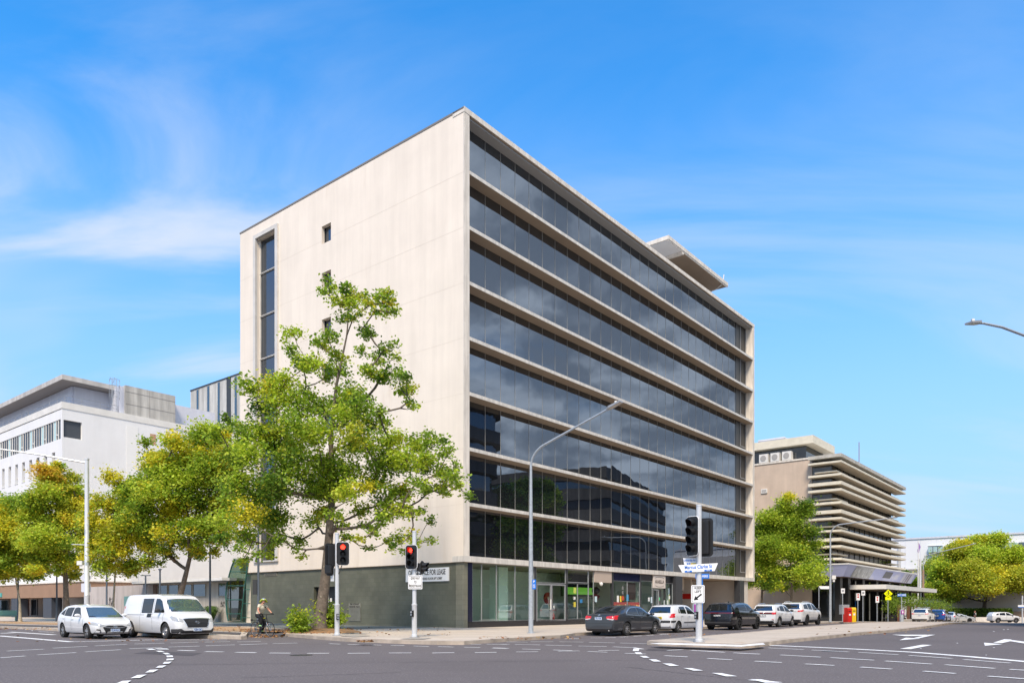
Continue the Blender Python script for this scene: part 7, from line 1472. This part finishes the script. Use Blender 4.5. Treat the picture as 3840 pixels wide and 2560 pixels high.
for i in range(6):
    p_ = wl(71+5.2*i, -8.3); o = thing('timber_post', ['first brown timber terrace post right of the planter', 'second brown timber terrace post, under the yellow diamond', 'third brown timber terrace post from the planter', 'fourth brown timber terrace post, near the ticket machine', 'fifth brown timber terrace post, beside the parked white wagon', 'last brown timber terrace post behind the parked white wagon'][i], 'post', p_, ANG, 'brown posts round the cafe terrace'); MB().box(-.32, .32, -.14, .14, 0, 2.1).build('plank', mat('terrace_brown', (.16, .065, .04), .7, var=.3, vscale=3) if i == 0 else bpy.data.materials['terrace_brown'], o)
    pc = p_+Vector((1.0, .8, 0)); o = thing('potted_tree', ['thin potted tree behind the first terrace post', 'thin potted tree behind the second terrace post', 'thin potted tree behind the third terrace post', 'thin potted tree behind the fourth terrace post', 'thin potted tree behind the fifth terrace post', 'thin potted tree behind the last terrace post'][i], 'plant', pc, 0, 'potted trees on the cafe terrace')
    MB().tube([(0, 0, .3), (.06, 0, 1.4), (-.05, 0, 2.4)], .035, 6).build('stem', M['bark'], o); MB().lathe([(.2, 0), (.28, .45), (.25, .45)], (0, 0, 0), 'z', 12).build('pot', M['black'], o)
    pt = rs.normal(size=(700, 3))*np.array([.75, .75, .42])+np.array([0, 0, 2.35]); leaves_mesh('foliage', pt, np.array(PAL['green'])*rs.uniform(.4, 1.0, 700)[:, None], .17, rs, o)
def chair(i, p, rz, label):
    o = thing('cafe_chair', label, 'chair', p, rz, 'grey cafe chairs on the terrace'); f = M['greyframe']
    MB().box(-.22, .22, -.22, .22, .43, .46).build('seat', f, o); MB().tube([(-.2, .22, .46), (-.2, .26, .9), (.2, .26, .9), (.2, .22, .46)], .02, 6).tube([(0, .23, .5), (0, .26, .9)], .015, 5).build('backrest', f, o)
    for sx_ in (-.2, .2):
        for sy_ in (-.2, .2): MB().tube([(sx_, sy_, .44), (sx_*1.1, sy_*1.15, 0)], .016, 5).build('leg', f, o)
    return o
wh = ['by the planter', 'left of the second post', 'right of the second post', 'left of the third post', 'right of the third post', 'near the fourth post', 'by the fifth post', 'behind the ticket machine', 'at the glass corner', 'deep under the canopy']
for i in range(10):
    chair(i, wl(69.5+2.6*i, -7.6+(i % 2)*1.3), ANG+(i % 2)*math.pi, 'grey metal cafe chair '+wh[i])
for i in range(4):
    o = thing('cafe_table', 'small dark cafe table '+['by the planter', 'between the second and third posts', 'near the fourth post', 'beyond the ticket machine'][i], 'table', wl(70.8+5.5*i, -7.0)); MB().lathe([(.38, .72), (.38, .75)], (0, 0, 0), 'z', 16).build('top', M['dark'], o); MB().lathe([(.22, 0), (.22, .02), (.03, .04), (.03, .72)], (0, 0, 0), 'z', 12).build('pedestal', M['dark'], o)
# flagpole and plain posts behind
x_ = P(3443, 0, 126).x; g = gz(x_, 126); o = thing('flagpole', 'tall thin flagpole with a limp purple flag right of the lilac awning', 'flagpole', (x_, 126, g)); h = zz_(2025, 126, g); MB().tube([(0, 0, 0), (0, 0, h)], [.12, .06], 8).build('pole', M['offwhite'], o, smooth=True)
MB().prism([(.05, 0, h-.3), (.22, 0, h-.6), (.42, 0, h-1.1), (.25, 0, h-1.5), (.12, 0, h-2.1), (-.12, 0, h-1.9), (-.1, 0, h-1.5), (.12, 0, h-1.1), (.05, 0, h-.7)], (0, .06, 0)).build('flag', mat('flag_purple', (.28, .16, .45), .8, var=.3, vscale=.8), o)
x_ = P(3451, 0, 110).x; g = gz(x_, 110); o = thing('white_post', 'thick pale post with a short lamp arm beside the awning end', 'pole', (x_, 110, g)); h = zz_(2095, 110, g); MB().tube([(0, 0, 0), (0, 0, h)], .15, 12).build('pole', M['polewhite'], o, smooth=True); MB().tube([(0, 0, h-.2), (-.75, -.1, h-.1)], .03, 6).build('arm', M['polewhite'], o)
x_ = P(3371, 0, 128).x; g = gz(x_, 128); o = thing('white_post', 'pale column behind the ends of the sun blades', 'pole', (x_, 128, g)); h = zz_(2040, 128, g); MB().tube([(0, 0, 0), (0, 0, h)], .3, 12).build('pole', M['polewhite'], o, smooth=True)
# right edge: pole with blade sign, board, shelter roof, brick wall, retaining wall
x_ = P(3834, 0, 84).x; g = gz(x_, 84); o = thing('sign_post', 'pale post with a blue-edged street name blade at the right edge', 'sign post', (x_, 84, g)); h = zz_(2232, 84, g); MB().tube([(0, 0, 0), (0, 0, h)], .07, 10).build('post', M['polewhite'], o, smooth=True); MB().box(-.55, .3, -.1, -.07, zz_(2274, 84, g), zz_(2267, 84, g)).build('street_name_blade', M['signwhite'], o); MB().box(-.5, .3, -.1, -.07, zz_(2276.5, 84, g), zz_(2274, 84, g)).build('blue_tab', M['signblue'], o)
def at_(px, Y_): p = P(px, 0, Y_); return Vector((p.x, Y_, gz(p.x, Y_)))
a0 = at_(3500, 146); a1 = at_(3900, 144); o = thing('retaining_wall', 'low beige retaining wall behind the crossing cars', 'wall', a0, math.atan2(a1.y-a0.y, a1.x-a0.x)); MB().box(0, (a1-a0).length, 0, .3, 0, 1.1).build('wall_body', M['concrete'] if False else M['stone_edge'], o)
a0 = at_(3770, 150); a1 = at_(3920, 148); o = thing('brick_wall', 'brown brick garden wall at the right edge behind the white crossover', 'wall', a0, math.atan2(a1.y-a0.y, a1.x-a0.x)); MB().box(0, 12, 0, .3, 0, 2.3).build('brickwork', brickmat('wall_brick', (.32, .22, .15), (.38, .27, .18), (.36, .32, .27), 1, .5, .17, .012, .85, 'xz'), o)
o = thing('shelter', 'long low shelter with a dark flat roof behind the brick wall', 'shelter', at_(3765, 158), R(-3)); MB().box(0, 14, 0, 5, 3.0, 3.5).build('roof', M['darkpanel'] if 'darkpanel' in M else M['taupe'], o); MB().box(.2, 13.8, 4.6, 4.8, 0, 3).build('back_wall', M['dark'], o)
for i in range(3): MB().box(.3+6*i, .6+6*i, .2, .5, 0, 3).build('post', M['dark'], o)
o = thing('sign_board', 'dark navy sign board with a small red mark at the right edge', 'sign', at_(3821, 152)); MB().box(-.75, .75, 0, .12, 2.4, 3.35).build('board', mat('navy_board', (.02, .03, .06), .5), o); MB().box(.25, .55, -.02, 0, 2.7, 3.1).build('red_mark', M['red'], o)
for x_ in (-.6, .6): MB().box(x_-.05, x_+.05, .02, .1, 0, 2.4).build('leg', M['dark'], o)
# kerb drain inlet and tactile pads on the corner
g0 = G(1760, 2413.5); g1 = G(1850, 2407.5); o = MB(); d = (g1-g0); d.z = 0; L_ = d.length; 
dr = MB().box(0, L_, -.035, .02, .02, .10).build('drain_inlet', mat('drain_concrete', (.10, .085, .07), .9, var=.5, vscale=5), None, loc=(g0.x, g0.y, 0), rz=math.atan2(d.y, d.x)); tag(dr, 'dark kerbside drain slot below the corner footpath', 'drain')
M['tactile'] = mat('tactile_grey', (.34, .31, .27), .8, var=.2, vscale=20)
for nm, lb_, q in (('tactile_pad', 'dark tactile paving pad left of the give way sign pole', [(1275, 2384), (1330, 2388), (1392, 2383), (1325, 2379)]), ('tactile_pad', 'dark tactile paving pad in front of the give way sign pole', [(1500, 2395), (1585, 2397), (1618, 2392), (1550, 2389)])):
    pts = [G(x, y, K) for x, y in q]; m_ = MB(); m_.add([(p.x, p.y, K+.016) for p in pts], [(0, 1, 2, 3)]); tag(m_.build(nm, M['tactile'], None), lb_, 'paving')
# ================================================================ people
def skinned(name, chains, mtl, parent, lev=2, loc=None):
    """chains: lists of (x, y, z, r) sharing joints by position; first point of the first chain is the root"""
    vs, rs_, es, key = [], [], [], {}
    def vid(p):
        k = tuple(round(c, 3) for c in p[:3])
        if k not in key: key[k] = len(vs); vs.append(p[:3]); rs_.append(p[3])
        return key[k]
    for ch in chains:
        ids = [vid(p) for p in ch]; es += [(a, b) for a, b in zip(ids[:-1], ids[1:]) if a != b]
    me = bpy.data.meshes.new(name); me.from_pydata(vs, es, []); o = bpy.data.objects.new(name, me); COL.objects.link(o)
    md = o.modifiers.new('s', 'SKIN'); md.use_smooth_shade = True
    sub = o.modifiers.new('u', 'SUBSURF'); sub.levels = lev; sub.render_levels = lev
    if not me.skin_vertices: me.attributes
    lay = me.skin_vertices[0] if len(me.skin_vertices) else None
    if lay is None: return o
    for i, sv in enumerate(lay.data):
        r = rs_[i]; sv.radius = (r, r) if not isinstance(r, tuple) else r
    lay.data[0].use_root = True
    dg = bpy.context.evaluated_depsgraph_get(); me2 = bpy.data.meshes.new_from_object(o.evaluated_get(dg)); o.modifiers.clear(); o.data = me2; me2.name = name
    me2.materials.clear(); me2.materials.append(mtl); me2.polygons.foreach_set('use_smooth', [True]*len(me2.polygons)); o.parent = parent
    return o
M['skin'] = mat('skin', (.50, .24, .16), .5); M['shirt'] = mat('khaki_shirt', (.56, .52, .40), .85, var=.1, vscale=9); M['blackcloth'] = mat('black_cloth', (.010, .010, .012), .8); M['hairbrown'] = mat('hair', (.06, .035, .02), .7)
def head(parent, c, yaw, hair=None, glasses=False):
    e = MB().ellipsoid((0, 0, 0), (.094, .076, .118), 16, 12).ellipsoid((.03, 0, -.06), (.065, .055, .065), 12, 8).prism([(.088, -.012, -.03), (.088, .012, -.03), (.095, 0, .02)], (.026, 0, -.004)).ellipsoid((0, .078, -.01), (.02, .012, .032), 8, 6).ellipsoid((0, -.078, -.01), (.02, .012, .032), 8, 6)
    h = e.build('head', M['skin'], parent, smooth=True, loc=c, rz=yaw)
    MB().box(.080, .088, -.028, .028, -.068, -.060).build('mouth', mat('lip', (.30, .09, .07), .5) if 'lip' not in bpy.data.materials else bpy.data.materials['lip'], h)
    for s in (1, -1): MB().ellipsoid((.083, s*.032, .012), (.012, .014, .009), 8, 6).build('eye', M['signwhite'], h)
    if glasses: MB().box(.090, .104, -.072, .072, -.004, .034).box(.0, .095, .072, .078, .008, .026).box(.0, .095, -.078, -.072, .008, .026).build('sunglasses', M['black'], h, bevel=.004)
    if hair: MB().ellipsoid((-.014, 0, .03), (.098, .084, .105), 14, 10).build('hair', hair, h, smooth=True)
    return h
def fingers(parent, c, d, mtl, spread):
    """five short curled fingers rooted at the palm c, pointing along d (unit), spread along vector"""
    for i in range(4):
        p = c+spread*(i-1.5)*.02; ln = (.045, .052, .050, .040)[i]
        MB().tube([p, p+d*ln+Vector((0, 0, .004)), p+d*(ln+.012)+Vector((0, 0, -.028)), p+d*(ln-.012)+Vector((0, 0, -.045))], [.0095, .009, .0085, .007], 7).build('finger', mtl, parent, smooth=True)
    p = c-spread*.04; MB().tube([p, p+d*.02-spread*.02+Vector((0, 0, -.012)), p+d*.042-spread*.012+Vector((0, 0, -.028))], [.0115, .0105, .009], 7).build('thumb', mtl, parent, smooth=True)
# ---- bicycle
hx = (.816, -.578); yb = math.atan2(hx[1], hx[0]); fw = P(1012, 0, 34.8); mid = Vector((fw.x-hx[0]*.535, 34.8-hx[1]*.535, 0.012))
bk = thing('bicycle', 'black city bicycle with yellow-green frame stripes ridden on the cycle crossing', 'bicycle', mid, yb)
for x_ in (.535, -.535):
    w = empty('wheel', (x_, 0, .34), 0, parent=bk); t = MB(); pts = [(.325*math.cos(a), 0, .325*math.sin(a)) for a in [2*math.pi*i/40 for i in range(41)]]; t.tube(pts, .019, 8, caps=False).build('tyre', M['rubber'], w, smooth=True)
    s_p = MB(); s_p.tube([(p[0]*.94, 0, p[2]*.94) for p in pts], .008, 6, caps=False)
    for i in range(20): a = 2*math.pi*i/20; s_p.tube([(0, (-1)**i*.02, 0), (.30*math.cos(a), 0, .30*math.sin(a))], .0016, 4)
    s_p.lathe([(.025, -.05), (.025, .05)], (0, 0, 0), 'y', 10).lathe([(.08, .035), (.08, .038)], (0, 0, 0), 'y', 20).build('rim', M['greyframe'], w)
fr_ = MB(); BB = (-.10, 0, .29); ST = (-.27, 0, .80); HT = (.30, 0, .84); HB = (.34, 0, .66); RA = (-.535, 0, .34); FA = (.535, 0, .34)
fr_.tube([BB, ST], .018, 8).tube([ST, HT], .018, 8).tube([BB, HB], .023, 8).tube([HT, HB], .024, 8)
for s in (1, -1): fr_.tube([(BB[0], s*.03, BB[2]), (RA[0], s*.06, RA[2])], .011, 6).tube([(ST[0], s*.02, ST[2]), (RA[0], s*.06, RA[2])], .010, 6)
fr_.build('frame', M['black'], bk, smooth=True); MB().tube([(-.06, .021, .36), (.26, .021, .64)], .009, 6).tube([(-.23, .02, .72), (-.5, .055, .38)], .008, 6).tube([(-.1, .0, .835), (.2, .0, .86)], .008, 6).build('frame_stripe', M['fluoro'], bk)
fk = MB()
for s in (1, -1): fk.tube([(.36, s*.055, .66), (.44, s*.055, .50)], .018, 8, 1).tube([(.44, s*.055, .50), (FA[0], s*.055, FA[2])], .016, 8)
fk.box(.32, .38, -.07, .07, .65, .69).build('fork', [M['black'], M['silver_rim']], bk, smooth=True)
MB().tube([(.30, 0, .84), (.27, 0, .98), (.33, 0, 1.02)], .016, 8).tube([(.30, -.31, 1.03), (.35, -.12, 1.02), (.35, .12, 1.02), (.30, .31, 1.03)], .014, 8).build('handlebar', M['black'], bk, smooth=True)
MB().box(-.42, -.18, -.07, .07, .93, .97).tube([ST, (-.30, 0, .94)], .014, 8).build('saddle', M['black'], bk, bevel=.015); MB().box(-.80, -.38, -.07, .07, .74, .76).tube([(-.72, .06, .75), RA], .006, 5).tube([(-.72, -.06, .75), RA], .006, 5).box(-.85, -.78, -.04, .04, .72, .79).build('luggage_rack', M['black'], bk)
cr = MB().lathe([(.095, -.055), (.095, -.050)], BB, 'y', 20).tube([(BB[0], -.08, BB[2]), (BB[0]+.10, -.09, BB[2]+.13)], .012, 6).tube([(BB[0], .08, BB[2]), (BB[0]-.10, .09, BB[2]-.13)], .012, 6).box(BB[0]+.05, BB[0]+.16, -.19, -.09, BB[2]+.12, BB[2]+.145).box(BB[0]-.15, BB[0]-.05, .09, .19, BB[2]-.145, BB[2]-.12).build('crankset', M['dark'], bk)
MB().box(.38, .42, -.05, -.02, .56, .60).box(-.50, -.46, .03, .06, .56, .60).build('reflector', M['amber'], bk)
# ---- the rider
rd = thing('person', 'cyclist in khaki shirt, black trousers and gloves, with a wide yellow-brimmed helmet', 'person', mid, yb)
hip = (-.28, 0, 1.00); ch = (-.08, 0, 1.30); nk = (.01, 0, 1.49); hd_ = (.05, 0, 1.58)
def arm(s): return [(nk[0]-.02, 0, 1.44, .07), (-.02, s*.17, 1.43, .056), (.07, s*.30, 1.22, .043), (.20, s*.33, 1.10, .036), (.28, s*.30, 1.055, .030)]
lk = (-.10+.10, -.12, .44)
legR = [(hip[0], 0, hip[2], .12), (-.26, -.10, .97, .10), (.12, -.13, .86, .068), (.06, -.13, .60, .055), (BB[0]+.06, -.13, BB[2]+.20, .042), (BB[0]+.13, -.135, BB[2]+.165, .038)]
legL = [(hip[0], 0, hip[2], .12), (-.26, .10, .97, .10), (-.02, .13, .66, .066), (-.13, .13, .40, .052), (BB[0]-.14, .13, BB[2]-.05, .042), (BB[0]-.10, .135, BB[2]-.10, .036)]
torso = [(*hip, .125), (-.19, 0, 1.14, .135), (*ch, .145), (nk[0]-.02, 0, 1.44, .07), (*nk, .055), (*hd_, .055)]
thin = lambda c, k: [(x, y, z, r*k) for x, y, z, r in c]
skinned('body', [thin(torso[:3], .72)+torso[3:], arm(1), arm(-1), thin(legR, .74), thin(legL, .74)], M['skin'], rd)
up_ = lambda c, k: [(x, y, z, r*k+.006) for x, y, z, r in c]
skinned('shirt', [up_([(-.30, 0, .99, .135)]+torso[:4], 1.16), [(nk[0]-.02, 0, 1.44, .085), (-.02, .17, 1.43, .074), (.035, .245, 1.31, .066)], [(nk[0]-.02, 0, 1.44, .085), (-.02, -.17, 1.43, .074), (.035, -.245, 1.31, .066)]], M['shirt'], rd)
def fuse(o, m):                                            # add more cloth to an existing garment mesh
    bm = bmesh.new(); bm.from_mesh(o.data); b = [bm.verts.new(v) for v in m.v]
    for f in m.f:
        try: bm.faces.new([b[i] for i in f]).smooth = True
        except ValueError: pass
    bm.to_mesh(o.data); bm.free()
fuse([c for c in rd.children if c.name.startswith('shirt')][0], MB().ellipsoid((-.05, 0, 1.33), (.13, .20, .16), 18, 12).ellipsoid((-.24, 0, 1.06), (.155, .165, .10), 18, 12))
MB().tube([(nk[0]+.05, .05, 1.50), (nk[0]+.09, 0, 1.455), (nk[0]+.05, -.05, 1.50)], .018, 6).build('collar', M['shirt'], rd, smooth=True); MB().box(.09, .10, .04, .10, 1.32, 1.39).build('chest_badge', M['black'], rd)
skinned('trousers', [up_([(hip[0]+.04, 0, hip[2]+.07, .125), (hip[0], 0, hip[2], .13)], 1.12), up_(legR[:5], 1.22), up_(legL[:5], 1.22)], M['blackcloth'], rd)
for s, f_ in ((-1, legR[-1]), (1, legL[-1])):
    MB().ellipsoid((f_[0]+.045, s*.135, f_[2]-.03), (.13, .045, .038), 12, 8).build('shoe', M['black'], rd, smooth=True)
    MB().lathe([(.062, -.02), (.062, .02)], (f_[0]-.01, s*.135, f_[2]+.06), 'z', 14).build('ankle_band', mat('pale_green_band', (.45, .85, .35), .5) if 'pale_green_band' not in bpy.data.materials else bpy.data.materials['pale_green_band'], rd)
for s in (1, -1):
    gl = MB().ellipsoid((.295, s*.30, 1.055), (.05, .042, .026), 12, 8).lathe([(.034, -.03), (.038, .03)], (.262, s*.302, 1.06), 'x', 10).build('glove', M['black'], rd, smooth=True)
    fingers(gl, Vector((.325, s*.30, 1.056)), Vector((1, 0, 0)), M['black'], Vector((0, s, 0)))
hh = head(rd, (.075, 0, 1.645), R(-34), glasses=True)
hm = MB().ellipsoid((-.005, 0, .055), (.125, .098, .085), 18, 10).build('helmet', mat('helmet_grey', (.22, .26, .32), .3, coat=.6), hh, smooth=True)
MB().lathe([(.104, .03), (.122, .035), (.126, .055), (.104, .085)], (-.005, 0, 0), 'z', 24).build('helmet_band', M['fluorohat'], hm, smooth=True)
br__ = MB(); n = 22; vs = []
for rr, dz in ((.10, .045), (.145, .02), (.185, -.045), (.19, -.07)):
    for i in range(n):
        a = R(48)+R(264)*i/(n-1); e_ = min(1, min(i, n-1-i)/4); vs.append(((.10+(rr-.10)*e_)*1.05*math.cos(a)-.01, (.10+(rr-.10)*e_)*math.sin(a), dz*e_+.045*(1-e_)))
br__.add(vs, [(k*n+i, k*n+i+1, (k+1)*n+i+1, (k+1)*n+i) for k in range(3) for i in range(n-1)]); br__.build('brim', M['fluorohat'], hm, smooth=True, fixn=False)
# ---- person walking at the far right
q = P(3655, 0, 122); g = gz(q.x, 122)+.15; wk = thing('person', 'person in dark jacket and white shirt walking before the hedge, far right', 'person', (q.x, 122, g), R(-60))
tor = [(0, 0, .98, .12), (0, 0, 1.15, .12), (.01, 0, 1.32, .14), (0, 0, 1.46, .07), (.01, 0, 1.54, .05), (.02, 0, 1.58, .05)]
lr = [(0, 0, .98, .12), (0, -.09, .93, .085), (.13, -.10, .52, .058), (.20, -.10, .14, .045), (.24, -.10, .07, .04)]; ll = [(0, 0, .98, .12), (0, .09, .93, .085), (-.05, .10, .52, .058), (-.26, .10, .18, .045), (-.24, .10, .10, .04)]
ar1 = [(0, 0, 1.46, .07), (0, .19, 1.42, .052), (-.08, .24, 1.16, .042), (-.02, .25, .95, .034)]; ar2 = [(0, 0, 1.46, .07), (0, -.19, 1.42, .052), (.08, -.24, 1.16, .042), (.18, -.25, .98, .034)]
skinned('body', [tor, lr, ll, ar1, ar2], M['skin'], wk); skinned('jacket', [up_(tor[:4], 1.14), up_(ar1, 1.2), up_(ar2, 1.2)], M['blackcloth'], wk); skinned('trousers', [up_([(0, 0, 1.0, .12), (0, 0, .98, .12)], 1.05), up_(lr[:4], 1.15), up_(ll[:4], 1.15)], M['blackcloth'], wk)
MB().prism([(.16, -.07, 1.45), (.16, .07, 1.45), (.175, .035, 1.08), (.175, -.035, 1.08)], (.02, 0, 0)).build('shirt_front', M['signwhite'], wk)
head(wk, (.03, 0, 1.66), 0, hair=M['hairbrown'])
for p_, s in (((-.02, .25, .90), 1), ((.20, -.25, .93), -1)):
    hnd = MB().ellipsoid(p_, (.03, .018, .045), 10, 8).build('hand', M['skin'], wk, smooth=True); c_ = Vector(p_)
    for i in range(4): MB().tube([c_+Vector((-.025+.016*i, 0, -.035)), c_+Vector((-.022+.016*i, 0, -.068)), c_+Vector((-.012+.014*i, -s*.012, -.088))], [.008, .0075, .006], 6).build('finger', M['skin'], hnd)
    MB().tube([c_+Vector((.028, 0, .0)), c_+Vector((.045, 0, -.03))], [.009, .007], 6).build('thumb', M['skin'], hnd)
for x_, z_, s in ((.28, .045, -1), (-.20, .06, 1)): MB().ellipsoid((x_, s*.10, z_), (.13, .045, .045), 12, 8).build('shoe', M['black'], wk, smooth=True)
